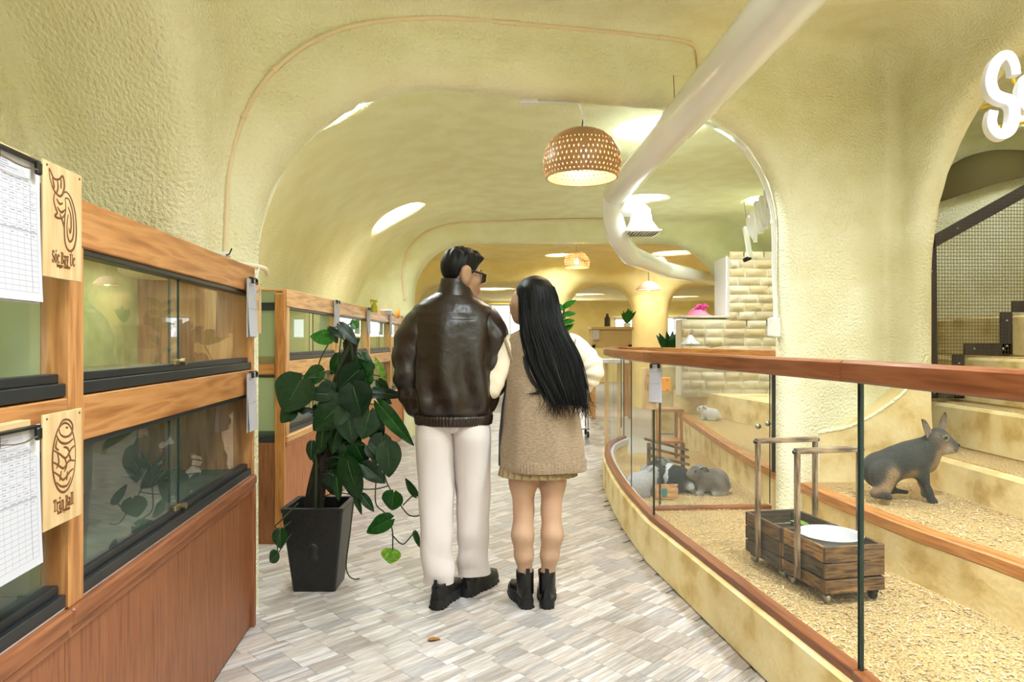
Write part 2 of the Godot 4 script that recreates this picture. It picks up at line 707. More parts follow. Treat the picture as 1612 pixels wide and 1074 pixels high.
	for i in 5:
		var lc: Color = [Color(0.045, 0.20, 0.065), Color(0.08, 0.29, 0.07), Color(0.15, 0.44, 0.10), Color(0.04, 0.16, 0.085), Color(0.50, 0.66, 0.22)][i]
		var lm := grain(mat("leaf_%d" % i, lc, 0.34), lf, 6.0, 6.0)
		lm.backlight_enabled = true
		lm.backlight = Color(0.10, 0.2, 0.05)
		lm.metallic_specular = 0.42
	mat("leaf_rib", Color(0.30, 0.45, 0.18), 0.4)
	mat("stem", Color(0.13, 0.20, 0.07), 0.5)
	triplanar(mat("bark", Color(0.20, 0.15, 0.09), 0.9), 4.0, stain, stucco, 2.5)
	triplanar(mat("pot", Color(0.055, 0.06, 0.062), 0.42), 2.0, noise("potspot", 0.03, 4, [[0.2, Color(0.7, 0.7, 0.7)], [0.8, Color(1, 1, 1)]], 256), noise("fine", 0.05, 3, []), 0.12)
	mat("soil", Color(0.06, 0.045, 0.03), 0.95)
	# people
	var skin := mat("skin", Color(1, 1, 1), 0.5)
	skin.vertex_color_use_as_albedo = true
	skin.subsurf_scatter_enabled = true
	skin.subsurf_scatter_strength = 0.08
	var leather := mat("leather", Color(0.155, 0.098, 0.066), 0.37)
	leather.metallic_specular = 0.5
	triplanar(leather, 1.6, noise("hide", 0.012, 3, [[0.2, Color(0.8, 0.78, 0.76)], [0.8, Color(1, 1, 1)]], 256), noise("crease", 0.012, 4, [], 512, FastNoiseLite.TYPE_SIMPLEX_SMOOTH, 25.0), 0.35)
	triplanar(mat("trousers", Color(0.845, 0.80, 0.785), 0.85), 3.0, null, noise("weave", 0.12, 2, [], 256), 0.06)
	var knit := mat("knit", Color(0.68, 0.59, 0.49), 0.95)
	triplanar(knit, 1.2, noise("melange", 0.06, 4, [[0.2, Color(0.82, 0.79, 0.75)], [0.8, Color(1, 1, 1)]], 512), noise("loops", 0.25, 2, [], 512), 0.5)
	knit.uv1_scale = Vector3(1.2, 3.6, 1.2)
	knit.rim_enabled = true
	knit.rim = 0.4
	mat("grey_knit", Color(0.25, 0.24, 0.235), 0.95)
	mat("skirt", Color(0.60, 0.51, 0.36), 0.9)
	mat("sleeve", Color(0.93, 0.87, 0.77), 0.85)
	var hair := mat("hair", Color(0.013, 0.012, 0.014), 0.54)
	hair.metallic_specular = 0.36
	mat("shoe_black", Color(0.018, 0.018, 0.02), 0.5)
	mat("boot_black", Color(0.02, 0.02, 0.022), 0.33)
	mat("sole_black", Color(0.022, 0.022, 0.024), 0.6)
	mat("lens", Color(0.02, 0.02, 0.02), 0.1)
	var fur := mat("fur", Color(1, 1, 1), 0.85)
	fur.vertex_color_use_as_albedo = true
	fur.heightmap_enabled = true
	triplanar(fur, 5.0, noise("furspeck", 0.08, 3, [[0.2, Color(0.66, 0.66, 0.66)], [0.7, Color(1, 1, 1)]], 256), noise("furbump", 0.08, 3, [], 256), 0.5)
	fur.rim_enabled = true
	fur.rim = 0.08
	mat("eye", Color(0.01, 0.008, 0.006), 0.08)
	mat("enamel", Color(0.80, 0.80, 0.80), 0.25)
	mat("pink", Color(0.90, 0.52, 0.66), 0.8)
	mat("pink_dark", Color(0.82, 0.25, 0.55), 0.8)
	mat("dry_leaf", Color(0.55, 0.36, 0.12), 0.7)
	mat("yellow_plastic", Color(0.72, 0.70, 0.10), 0.4)
	mat("orange_fabric", Color(0.86, 0.56, 0.22), 0.7)
	mat("counter", Color(0.80, 0.68, 0.46), 0.6)
	mat("aqua", Color(0.20, 0.52, 0.55), 0.5)


func _ready() -> void:
	rng.seed = 20240
	# ---- camera
	var cam := Camera3D.new()
	cam.name = "camera"
	cam.keep_aspect = Camera3D.KEEP_HEIGHT
	cam.fov = rad_to_deg(2.0 * atan(537.0 / F))
	cam.near = 0.05
	cam.far = 60.0
	cam.position = Vector3(0, EYE, 0)
	add_child(cam)
	# ---- sky, exposure
	var we := WorldEnvironment.new()
	we.name = "surroundings"
	var e := Environment.new()
	e.background_mode = Environment.BG_SKY
	var sky := Sky.new()
	var sm := ProceduralSkyMaterial.new()
	sm.sky_top_color = Color(0.62, 0.74, 0.90)
	sm.sky_horizon_color = Color(0.90, 0.93, 0.96)
	sm.ground_horizon_color = Color(0.80, 0.80, 0.76)
	sm.ground_bottom_color = Color(0.55, 0.52, 0.46)
	sky.sky_material = sm
	e.sky = sky
	e.tonemap_mode = Environment.TONE_MAPPER_LINEAR
	e.tonemap_exposure = 0.98
	e.sdfgi_enabled = true
	e.ssao_enabled = true
	e.ssil_enabled = true
	we.environment = e
	add_child(we)
	# ---- daylight through the roof lights: [x, distance, radius, ceiling height, power]
	make_materials()
	for s in SKYLIGHTS:
		skylight(s[0], s[1], s[2], s[3], s[4])
	# ---- the building
	build_shell()
	build_floor()
	build_pen()
	build_fence_and_sign()
	build_bricks()
	build_pipes()
	build_cabinets()
	build_notices()
	build_lamps()
	build_far()
	build_plant()
	build_crates()
	build_animals()
	build_man()
	build_woman()


# ---------------------------------------------------------------- the building
# x, distance, radius, ceiling height there, light power
const SKYLIGHTS := [
	[0.35, 1.1, 0.30, 3.14, 10.0], [-0.6, -1.2, 0.30, 3.03, 9.0], [2.0, 1.9, 0.30, 3.33, 16.0], [1.7, -1.4, 0.30, 3.30, 10.0],
	[1.125, 5.28, 0.29, 2.95, 5.0], [1.53, 7.9, 0.23, 2.95, 4.5], [-1.20, 4.5, 0.24, 2.82, 5.0], [-1.33, 8.0, 0.27, 2.84, 5.0],
	[0.9, 12.7, 0.24, 2.9, 3.5], [2.95, 12.4, 0.36, 2.9, 3.5], [-1.6, 11.4, 0.3, 2.9, 4.0],
	[2.06, 19.0, 0.45, 2.6, 4.0], [4.95, 20.0, 0.45, 2.6, 4.0], [-0.4, 17.0, 0.45, 2.6, 4.0], [3.9, 4.0, 0.28, 3.15, 2.6], [4.4, 5.6, 0.22, 3.15, 0.8],  # the two alcove panels are unseen, added to brighten the mesh
	[3.0, 7.9, 0.25, 2.95, 3.0],
]
var n_sky := 0


func skylight(x: float, d: float, r: float, ceil_y: float, power: float) -> void:
	var l := AreaLight3D.new()
	l.name = "skylight_lamp"
	add_child(l, true)
	l.area_size = Vector2(r * 1.5, r * 1.5)
	l.light_color = Color(0.92, 0.968, 1.0)
	l.light_energy = power
	l.shadow_enabled = true
	l.position = Vector3(x, ceil_y + 0.16, -d)
	l.rotation = Vector3(-PI / 2, 0, 0)
	l.area_range = 20.0
	l.area_attenuation = 2.0
	var g := Geo.new()
	g.lathe([Vector2(0.001, 0.0), Vector2(r * 1.02, 0.0), Vector2(r * 1.02, 0.02), Vector2(0.001, 0.02)], 40, Vector3(x, ceil_y + 0.20, -d))
	n_sky += 1
	struct("window_%d" % n_sky, g, M.daylight, "round daylight panel set in the vaulted ceiling")


func smin(a: float, b: float, k: float) -> float:
	var h := maxf(k - absf(a - b), 0.0) / k
	return minf(a, b) - h * h * k * 0.25


func rect2(px: float, py: float, x0: float, x1: float, y0: float, y1: float, rl: float, rr: float) -> float:   # rounded at the two top corners
	var cx := (x0 + x1) * 0.5
	var r := rl if px < cx else rr
	if py < (y0 + y1) * 0.5:
		r = 0.02
	var qx := absf(px - cx) - (x1 - x0) * 0.5 + r
	var qy := absf(py - (y0 + y1) * 0.5) - (y1 - y0) * 0.5 + r
	return minf(maxf(qx, qy), 0.0) + Vector2(maxf(qx, 0.0), maxf(qy, 0.0)).length() - r


func both(a: float, b: float, r: float) -> float:   # intersection with a rounded edge
	var q := Vector2(maxf(a + r, 0.0), maxf(b + r, 0.0))
	return minf(maxf(a, b), -r) + q.length() if r > 0.0 else maxf(a, b)


func slab(t: float, lo: float, hi: float) -> float:
	return maxf(lo - t, t - hi)


func air(p: Vector3) -> float:
	var X := p.x
	var y := p.y
	var d := -p.z
	var ds := (d - 0.42 * X) * 0.922
	var a := 9.0
	if d < 6.8:
		var xl := X - (0.16 * maxf(0.0, y - 1.9) if X < 0.0 else 0.0)
		var b1 := both(rect2(xl, y - 0.115 * X, -1.36, 2.7, -2.0, 3.10, 0.16, 0.30), slab(ds, -3.4, 3.439), 0.10)
		a = b1
		var rec := maxf(rect2(d, y, -2.2, 2.87, -2.0, 2.92, 1.1, 1.25), slab(X, -1.95, -1.0))
		a = smin(a, rec, 0.10)
		a = minf(a, maxf(maxf(slab(X, -1.95, -1.0), slab(d, -2.2, 3.19)), y - 1.60))
		var side := maxf(rect2(d, y, 0.4, 4.62, -2.0, 2.98, 1.0, 1.2), slab(X, 2.4, 3.2))
		a = smin(a, side, 0.12)
		a = smin(a, both(rect2(X, y, 2.88, 5.2, -2.0, 3.15, 0.3, 0.3), slab(d, 0.6, 6.2), 0.1), 0.05)
	if d > 1.0 and d < 7.0:
		a = smin(a, maxf(rect2(X, y - 0.06 * X, -1.24, 1.80, -2.0, 2.71, 0.90, 0.72), slab(ds, 3.1, 4.0)), 0.14)
	if d > 1.5 and d < 12.0:
		var b2 := rect2(X, y, -2.15, 3.5, -2.0, 2.95, 1.5, 0.75)
		b2 = both(b2, maxf(3.716 - ds, d - 9.3), 0.12)
		b2 = maxf(b2, (X - minf(2.6 + maxf(0.0, d - 6.6) * 0.6, 3.5)) * 0.86)
		a = smin(a, b2, 0.16)
	if d > 7.0 and d < 12.0:
		a = smin(a, maxf(rect2(X, y, -1.36, 2.92, -2.0, 2.68, 0.75, 0.85), slab(d, 9.0, 10.2)), 0.22)
	if d > 8.0:
		a = smin(a, both(rect2(X, y, -2.6, 4.3, -2.0, 2.9, 0.6, 0.6), slab(d, 9.75, 13.4), 0.15), 0.16)
		for o in [[-1.9, 0.55, 2.45], [1.14, 2.4, 2.40], [3.12, 4.6, 2.40]]:
			a = smin(a, maxf(rect2(X, y, o[0], o[1], -2.0, o[2], 0.5, 0.5), slab(d, 13.0, 14.2)), 0.3)
		a = smin(a, both(rect2(X, y, -3.5, 6.6, -2.0, 2.6, 0.4, 0.4), slab(d, 13.9, 22.0), 0.2), 0.2)
	for s in SKYLIGHTS:
		if absf(d - s[1]) < 1.0:
			a = smin(a, maxf(Vector2(X - s[0], d - s[1]).length() - s[2], maxf(y - s[3] - 0.4, s[3] - 0.4 - y)), 0.06)
	return a


func on_wall(u: float, w: float, gap: float) -> Vector3:   # where the sight line of a photo position meets the plaster, less a gap
	var t := 1.0
	for i in 60:
		var s := -air(P(u, w, t))
		if s < gap + 0.001:
			break
		t += maxf(0.004, (s - gap) * 0.6)
	return P(u, w, t)


func build_shell() -> void:
	var net := nets(air, Vector3(-3.75, -0.15, -22.3), Vector3(6.9, 3.95, 3.9), 0.09, 1.3)
	# one object per wall and ceiling of each vault
	var groups := {}
	var ix: PackedInt32Array = net.ix
	for t in range(0, ix.size(), 3):
		var c: Vector3 = (net.v[ix[t]] + net.v[ix[t + 1]] + net.v[ix[t + 2]]) / 3.0
		var n: Vector3 = (net.n[ix[t]] + net.n[ix[t + 1]] + net.n[ix[t + 2]]).normalized()
		var d := -c.z
		var ds := (d - 0.42 * c.x) * 0.922
		var key := ""
		var bay := "0"
		if d > 13.9:
			bay = "3"
		elif d > 9.8:
			bay = "2"
		elif ds > 3.8:
			bay = "1"
		if ds > 3.30 and ds < 3.80 and c.x < 2.9:
			key = "arch_0"
		elif d > 9.15 and d < 9.9 and n.y > -2.0 and absf(c.x) < 3.6:
			key = "arch_1"
		elif d > 13.3 and d < 14.05:
			key = "arch_2"
		elif n.y > 0.55:
			key = "ceiling_" + bay
		elif c.x > 2.65 and d < 6.3:
			key = "alcove"
		elif absf(n.z) > absf(n.x) and (d > 21.0 or d < -2.5):
			key = "back_" + bay
		elif c.x < 0.6:
			key = "left_" + bay
		else:
			key = "right_" + bay
		if not groups.has(key):
			groups[key] = []
		groups[key].append(t)
	var said := {
		"arch_0": ["wall_arch", "broad yellow plastered arch across the walkway behind the first cabinet"], "arch_1": ["wall_arch", "second yellow plastered arch beyond the couple"],
		"arch_2": ["wall_arch", "far yellow wall pierced by three arched openings"], "alcove": ["wall_alcove", "yellow plastered alcove behind the stepped animal ledges"],
	}
	for key in groups:
		var g := Geo.new()
		var at := {}
		for t in groups[key]:
			for j in 3:
				var i := ix[t + j]
				if not at.has(i):
					at[i] = g.v.size()
					g.v.append(net.v[i])
					g.n.append(-net.n[i])
					g.uv.append(Vector2.ZERO)
					g.c.append(Color(1, 1, 1))
			# the net faces outwards from the air; the room is seen from within
			g.ix.append_array([at[ix[t]], at[ix[t + 2]], at[ix[t + 1]]])
		var w: PackedStringArray = key.split("_")
		var called: String = said[key][0] if said.has(key) else ("ceiling" if w[0] == "ceiling" else "wall_" + w[0])
		var where: String = ["near the camera", "of the second vault", "of the third vault", "of the farthest vault"][int(w[1]) if w.size() > 1 else 0]
		var m: Material = M.plaster
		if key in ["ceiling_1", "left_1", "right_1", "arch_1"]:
			m = M.plaster_bounce_tint
		elif key.ends_with("_2") or key.ends_with("_3"):
			m = M.plaster_far
		struct(called, g, m, said[key][1] if said.has(key) else "rough yellow plastered " + ("ceiling " if w[0] == "ceiling" else "wall ") + where)
	# the roof slab and outer walls close the building
	var roof := Geo.new()
	roof.box(Vector3(1.5, 4.1, -9.3), Vector3(12.0, 0.2, 27.5), Basis.IDENTITY, 0.02)
	struct("ceiling", roof, M.render, "flat roof slab over the vaults")
	for s in [[Vector3(-4.4, 2.0, -9.3), Vector3(0.2, 4.2, 27.5), "left"], [Vector3(7.4, 2.0, -9.3), Vector3(0.2, 4.2, 27.5), "right"], [Vector3(1.5, 2.0, -22.95), Vector3(12.0, 4.2, 0.2), "far"], [Vector3(1.5, 2.0, 4.4), Vector3(12.0, 4.2, 0.2), "back"]]:
		var g := Geo.new()
		g.box(s[0], s[1], Basis.IDENTITY, 0.01)
		struct("wall_" + s[2], g, M.render, "outer wall of the building")


func build_floor() -> void:
	var g := Geo.new()
	g.box(Vector3(1.5, -0.056, -9.3), Vector3(11.6, 0.10, 27.2), Basis.IDENTITY, 0.0)
	var fl := struct("floor", g, M.grout, "walkway floor of pale grey and beige strip tiles laid diagonally")
	# rows run diagonally; each row is cut into blocks, some solid, some split lengthwise into strips
	var e1 := Vector3(0.7071, 0, -0.7071)      # along the strips, to the right and away
	var e2 := Vector3(-0.7071, 0, -0.7071)
	var L := 0.165
	var H := 0.098
	var gap := 0.0016
	var pieces := []
	for r in range(-20, 150):
		var off := rng.randf() * L if r % 2 else rng.randf() * L
		for q in range(-75, 75):
			var s0 := q * L + off
			var c := e1 * (s0 + L / 2) + e2 * ((r + 0.5) * H)
			var d := -c.z
			if d < 1.7 or d > 12.5 or c.x < -1.75 or c.x > 1.35:
				rng.randf()
				continue
			if c.x > path_x(d) + 0.02 and d < 7.2:
				continue
			if d < 3.3 and c.x < -1.28 - 0.108 * (d - 3.175):
				continue
			var x := rng.randf()
			var cuts := [1.0]
			if d > 7.5:
				cuts = [1.0] if x < 0.5 else [0.5, 0.5]
			elif x > 0.24:
				cuts = [[0.2, 0.2, 0.25, 0.35], [0.25, 0.2, 0.2, 0.35], [0.3, 0.2, 0.2, 0.3], [0.35, 0.25, 0.4]][rng.randi() % 4]
			var t := 0.0
			var last := -1
			for w in cuts:
				var tone := rng.randi() % 6
				if cuts.size() == 1:
					tone = [3, 3, 2, 4, 1, 0, 2][rng.randi() % 7]
				elif tone == last:
					tone = (tone + 1) % 6
				last = tone
				pieces.append([c + e2 * ((t + w / 2 - 0.5) * H), w * H, tone, d])
				t += w
	pieces.sort_custom(func(a, b): return a[3] < b[3])
	var rest := []
	for i in 6:
		rest.append(Geo.new())
	var bas := Basis(e1, Vector3.UP, e2)
	var made := 0
	for p in pieces:
		var ct: Vector3 = p[0]
		ct.y = -0.002
		var visible := -ct.z > 2.6 and absf(ct.x) < -ct.z * 0.8
		var single_piece: bool = visible and made < 299
		var t: Geo = Geo.new() if single_piece else rest[p[2]]
		t.shift = Vector2(rng.randf() * 5.0, rng.randf() * 5.0)
		t.box(ct, Vector3(L - gap, 0.008, p[1] - gap), bas, 0.0008 if single_piece else 0.0)
		if single_piece:
			part(fl, "tile", t, M["tile_%d" % p[2]])
			made += 1
	for i in 6:
		stuff(part(fl, "tiles", rest[i], M["tile_%d" % i]))


func path_x(d: float) -> float:   # the outer face of the pen wall
	for i in FENCE.size() - 1:
		if d >= FENCE[i].y and d <= FENCE[i + 1].y:
			return lerpf(FENCE[i].x, FENCE[i + 1].x, (d - FENCE[i].y) / (FENCE[i + 1].y - FENCE[i].y))
	return 1.1


# outer face of the glass fence's low wall as (x, distance)
const FENCE := [Vector2(1.075, 0.3), Vector2(1.07, 1.3), Vector2(1.045, 2.13), Vector2(0.795, 4.04), Vector2(0.772, 4.8), Vector2(0.79, 5.6), Vector2(0.85, 6.4), Vector2(0.97, 7.0), Vector2(1.18, 7.45)]


# ---------------------------------------------------------------- the animal pen on the right
# front edge of the raised ledge as (x, distance)
const LEDGE := [Vector2(2.22, 0.8), Vector2(2.19, 2.0), Vector2(2.14, 2.86), Vector2(2.0, 3.61), Vector2(1.91, 4.9), Vector2(1.945, 6.08), Vector2(2.07, 7.56), Vector2(2.16, 8.65), Vector2(2.22, 9.28)]


func side_of(path: Array, i: int) -> Vector2:   # unit normal to the right of a path of (x, distance)
	var t: Vector2 = (path[mini(i + 1, path.size() - 1)] - path[maxi(i - 1, 0)]).normalized()
	return Vector2(t.y, -t.x)


func wall_strip(path: Array, q0: float, q1: float, y0: float, y1: float, ch := 0.006) -> Geo:   # a bar of rectangular section along a path
	var g := Geo.new()
	var rings := []
	for i in path.size():
		var o := side_of(path, i)
		var ring := PackedVector3Array()
		for k in [[q0 + ch, y0], [q1 - ch, y0], [q1 - ch, y0], [q1, y0 + ch], [q1, y0 + ch], [q1, y1 - ch], [q1, y1 - ch], [q1 - ch, y1], [q1 - ch, y1], [q0 + ch, y1], [q0 + ch, y1], [q0, y1 - ch], [q0, y1 - ch], [q0, y0 + ch], [q0, y0 + ch], [q0 + ch, y0]]:
			var p: Vector2 = path[i] + o * k[0]
			ring.append(Vector3(p.x, k[1], -p.y))
		rings.append(ring)
	g.shift = Vector2(rng.randf() * 3, rng.randf() * 3)
	g.loft(rings, true, 3)
	return g


func flat(poly: Array, y: float, depth: float) -> Geo:   # a slab with the outline (x, distance), its top at y
	var g := Geo.new()
	g.plate(PackedVector2Array(poly), depth, Vector3(0, y - depth / 2, 0), Basis(Vector3(1, 0, 0), Vector3(0, 0, -1), Vector3(0, 1, 0)))
	return g


func pane_part(o: Node3D, path: Array, q: float, y0: float, y1: float, edges := true, called := "pane") -> void:
	var g := Geo.new()
	var rings := []
	for i in path.size():
		var w := side_of(path, i)
		var p: Vector2 = path[i] + w * q
		rings.append(PackedVector3Array([Vector3(p.x, y0, -p.y), Vector3(p.x, y1, -p.y)]))
	g.loft(rings, false, 0, 1.0)
	var pn := part(o, called, g, M.fence_glass)
	if edges:
		for e in [0, path.size() - 1]:
			var w := side_of(path, e)
			var t := Vector2(-w.y, w.x)
			var p: Vector2 = path[e] + w * q
			var eg := Geo.new()
			eg.box(Vector3(p.x, (y0 + y1) / 2, -p.y) , Vector3(0.011, y1 - y0, 0.004), Basis(Vector3(w.x, 0, -w.y), Vector3.UP, Vector3(t.x, 0, -t.y)), 0.0)
			part(pn, "pane_edge", eg, M.glass_edge, "dark green polished edge")


func cut(path: Array, d0: float, d1: float) -> Array:
	var out := [Vector2(on_path(path, d0), d0)]
	for p in path:
		if p.y > d0 + 0.01 and p.y < d1 - 0.01:
			out.append(p)
	out.append(Vector2(on_path(path, d1), d1))
	return out


func build_pen() -> void:
	# sawdust on the pen floor, the ledges and their steps
	var sp := spline(FENCE.slice(3), 6)
	var front := [FENCE[0], FENCE[1], FENCE[2]] + sp
	var poly := []
	for i in front.size():
		poly.append(front[i] + side_of(front, i) * 0.08)
	var back := LEDGE.duplicate()
	back.reverse()
	var bed := poly.duplicate()
	for p in back:
		if p.y < 8.0:
			bed.append(p + Vector2(0.02, 0))
	struct("floor_pen", flat(bed, 0.10, 0.10), M.sawdust, "sawdust covered floor of the animal pen behind the glass fence")
	var tier := []
	for p in LEDGE:
		tier.append(p)
	tier.append_array([Vector2(4.9, 9.28), Vector2(4.9, 0.8)])
	struct("floor_ledge", flat(tier, 0.312, 0.312), M.render, "raised cream ledge of the animal pen")
	var top := []
	for i in LEDGE.size():
		top.append(LEDGE[i] + side_of(LEDGE, i) * 0.09)
	top.append_array([Vector2(4.9, 9.28), Vector2(4.9, 0.8)])
	struct("floor_ledge_bed", flat(top, 0.368, 0.055), M.sawdust, "sawdust spread on the raised ledge")
	struct("trim_ledge", wall_strip(spline(LEDGE, 4), -0.004, 0.092, 0.313, 0.376), M.ledge, "orange brown timber kerb along the raised ledge")
	# steps behind the hare-like animal: their faces and their sawdust tops
	var k := 0
	for s in [[2.74, 0.36, 0.58], [3.12, 0.58, 0.875], [3.34, 0.875, 1.21], [3.66, 1.21, 1.52]]:
		var g := Geo.new()
		g.box(Vector3((s[0] + 5.0) / 2, (s[1] + s[2]) / 2 - 0.01, -3.55), Vector3(5.0 - s[0], s[2] - s[1] + 0.0, 5.3), Basis.IDENTITY, 0.018)
		struct("floor_step", g, M.render, ["lowest", "second", "third", "topmost"][k] + " cream rendered step of the animal ledges")
		var t := Geo.new()
		t.box(Vector3((s[0] + 5.0) / 2 + 0.03, s[2] - 0.008, -3.55), Vector3(5.0 - s[0] - 0.06, 0.012, 5.2), Basis.IDENTITY, 0.004)
		struct("floor_step_bed", t, M.sawdust, "sawdust on the " + ["lowest", "second", "third", "topmost"][k] + " step")
		k += 1
	# a further step under the stone house
	var g2 := Geo.new()
	g2.plate(PackedVector2Array([Vector2(2.5, 8.75), Vector2(2.72, 7.6), Vector2(2.95, 6.0), Vector2(3.6, 6.0), Vector2(3.6, 9.3), Vector2(2.2, 9.3)]), 0.3, Vector3(0, 0.50, 0), Basis(Vector3(1, 0, 0), Vector3(0, 0, -1), Vector3(0, 1, 0)))
	struct("floor_step", g2, M.render, "cream rendered step below the stone house")
	# smooth concrete skirt of the pillar inside the pen
	var sk := Geo.new()
	var out := []
	for p in [[1250, 690], [1274, 685], [1310, 679], [1340, 672], [1372, 656], [1400, 638], [1425, 617], [1446, 590], [1462, 560]]:
		out.append(P(p[0], p[1], 4.60))
	var pl := PackedVector2Array()
	for p in spline(out, 4):
		pl.append(Vector2(p.x, p.y))
	pl.append(Vector2(2.85, 0.36))
	pl.append(Vector2(pl[0].x, 0.36))
	sk.plate(pl, 0.26, Vector3(0, 0, -4.73))
	struct("wall_skirt", sk, M.render, "smooth stained concrete skirt at the foot of the yellow pillar")
	var lip := Geo.new()
	var lp := []
	for p in spline(out, 4):
		lp.append(Vector3(p.x, p.y + 0.004, -4.605))
	lip.tube(lp, 0.013, 8)
	struct("trim_1", lip, M.plaster, "curved plaster lip above the concrete skirt")

	# the low wall and the glass fence on it
	var fence := thing("glass_fence", "curved frameless glass fence with brown wooden handrail around the sawdust pen", "fence", Vector3(1.05, 0, -2.13))
	part(fence, "plinth", wall_strip(front, 0.0, 0.085, 0.0, 0.258, 0.012), M.render, "low cream rendered wall")
	for s in [[0.3, 2.13], [2.13, 4.04], [4.04, 7.445]]:
		var seg := cut(front, s[0], s[1])
		part(fence, "sill", wall_strip(seg, 0.018, 0.072, 0.255, 0.292, 0.004), M.rail)
	var bead := wall_strip(cut(front, 0.3, 7.445), 0.074, 0.10, 0.20, 0.268, 0.006)
	part(fence, "inner_bead", bead, M.paper, "pale sealing strip inside the sill")
	for s in [[0.3, 2.13], [2.13, 4.04], [4.04, 7.445]]:
		pane_part(fence, cut(front, s[0] + (0.004 if s[0] > 1 else 0.0), s[1] - 0.004), 0.045, 0.288, 1.205)
	for s in [[0.3, 2.17, M.rail], [2.175, 4.14, M.rail], [4.145, 7.445, M.rail_pale]]:  # far length is a paler copy, reflected light put into its colour
		var path := []
		for i in 40:
			var d: float = lerpf(s[0], s[1], i / 39.0)
			path.append(Vector2(on_path(front, d), d))
		part(fence, "handrail", wall_strip(path, 0.006, 0.084, 1.19, 1.258, 0.008), s[2], "far length of handrail, reflected light put in its paler tone" if s[1] > 5 else "")

	# rail and glass along the ledge, joining the far end of the fence
	var rear := thing("ledge_rail", "second wooden rail on a brown post, running along the raised ledge below the stone house", "railing", Vector3(1.93, 0.37, -4.93))
	var rp := [Vector2(1.95, 4.93), Vector2(1.80, 5.6), Vector2(1.60, 6.4), Vector2(1.36, 7.2), Vector2(1.20, 7.5)]
	part(rear, "handrail", wall_strip(spline(rp, 5), -0.04, 0.04, 1.19, 1.256, 0.006), M.ledge)
	var po := Geo.new()
	po.box(Vector3(1.93, 0.78, -4.93), Vector3(0.07, 0.83, 0.05), Basis.IDENTITY, 0.004)
	part(rear, "post", po, M.rail)
	var st := Geo.new()
	st.box(Vector3(1.885, 0.78, -4.925), Vector3(0.018, 0.81, 0.03), Basis.IDENTITY, 0.002)
	part(rear, "metal_strip", st, M.black_metal, "dark metal strip along the post")
	pane_part(rear, spline(rp, 5), 0.0, 0.37, 1.19)
	var dk := Geo.new()
	dk.tube([Vector3(1.955, 1.225, -4.89), Vector3(1.99, 1.225, -4.87)], 0.018, 12)
	part(rear, "end_stop", dk, M.black_plastic)

	# glass partition with a hinged door across the pen
	var pt := thing("glass_partition", "clear glass partition with bronze hinge dividing the pen before the rabbits", "partition", Vector3(1.35, 0.1, -4.98))
	var a := Vector2(0.86, 4.92)
	var b := Vector2(1.075, 4.96)
	var c := Vector2(1.88, 4.98)
	pane_part(pt, [a, b - Vector2(0.004, 0)], 0.0, 0.125, 1.17)
	pane_part(pt, [b + Vector2(0.004, 0), c], 0.0, 0.135, 1.17, true, "door_pane")
	part(pt, "sill", wall_strip([a, c], -0.03, 0.03, 0.10, 0.125, 0.004), M.rail_pale)
	for h in [[1.03, 0.035], [1.105, 0.075]]:
		var hg := Geo.new()
		hg.box(Vector3(h[0] + 0.005, 1.005, -4.95), Vector3(h[1], 0.105, 0.02), Basis.IDENTITY, 0.004)
		var hi := part(pt, "hinge_plate", hg, M.bronze)
		if h[1] > 0.05:
			for sy in [-0.035, 0.035]:
				var scr := Geo.new()
				scr.lathe([Vector2(0.001, 0.004), Vector2(0.007, 0.003), Vector2(0.008, 0.0)], 10, Vector3(h[0] + 0.02, 1.005 + sy, -4.94), Basis(Vector3.RIGHT, PI / 2))
				part(hi, "screw", scr, M.brass)
	var rod := Geo.new()
	rod.bar(Vector3(1.09, 0.125, -4.935), Vector3(1.36, 0.125, -4.94), 0.02, 0.012)
	part(pt, "seal", rod, M.steel, "bright metal seal along the foot of the door")
	for sp2 in [[1.79, 0.70], [1.86, 0.72]]:
		var kn := Geo.new()
		kn.lathe([Vector2(0.001, 0.0), Vector2(0.018, 0.0), Vector2(0.021, 0.006), Vector2(0.017, 0.02), Vector2(0.001, 0.023)], 16, Vector3(sp2[0], sp2[1], -4.97), Basis(Vector3.RIGHT, PI / 2))
		part(pt, "knob", kn, M.steel)

	# loose chips over the sawdust
	var mm := MultiMesh.new()
	mm.transform_format = MultiMesh.TRANSFORM_3D
	mm.use_colors = true
	var chip := Geo.new()
	chip.box(Vector3.ZERO, Vector3(0.016, 0.0015, 0.005), Basis(Vector3.FORWARD, 0.2), 0.0)
	mm.mesh = chip.mesh()
	var spots := []
	for i in 15000:
		var d := 1.4 + 4.8 * pow(rng.randf(), 1.3)
		var x: float
		var y := 0.103
		if i % 3 == 0:
			x = rng.randf_range(2.02, 2.9)
			y = 0.371
			var lx := ledge_x(d)
			if x < lx + 0.12:
				continue
			if x > 2.72:
				continue
			if d > 4.5:
				continue
		else:
			x = rng.randf_range(0.9, 2.2)
			if x < on_path(front, d) + 0.11 or x > ledge_x(d) - 0.02:
				continue
		spots.append(Vector3(x, y + rng.randf() * 0.004, -d))
	mm.instance_count = spots.size()
	for i in spots.size():
		var s := rng.randf_range(0.5, 1.5)
		mm.set_instance_transform(i, Transform3D(Basis.from_euler(Vector3(rng.randfn() * 0.25, rng.randf() * TAU, rng.randfn() * 0.25)) * Basis.from_scale(Vector3(s, 1, s)), spots[i]))
		var w := rng.randf()
		mm.set_instance_color(i, Color(0.72, 0.56, 0.33).lerp(Color(0.40, 0.29, 0.16), w * w))
	var mi := MultiMeshInstance3D.new()
	mi.name = "wood_shavings"
	mi.multimesh = mm
	mi.material_override = M.chip
	add_child(mi, true)
	mi.set_meta("kind", "stuff")
	mi.set_meta("label", "loose wood shavings scattered over the pen floor and ledge")
	mi.set_meta("category", "shavings")


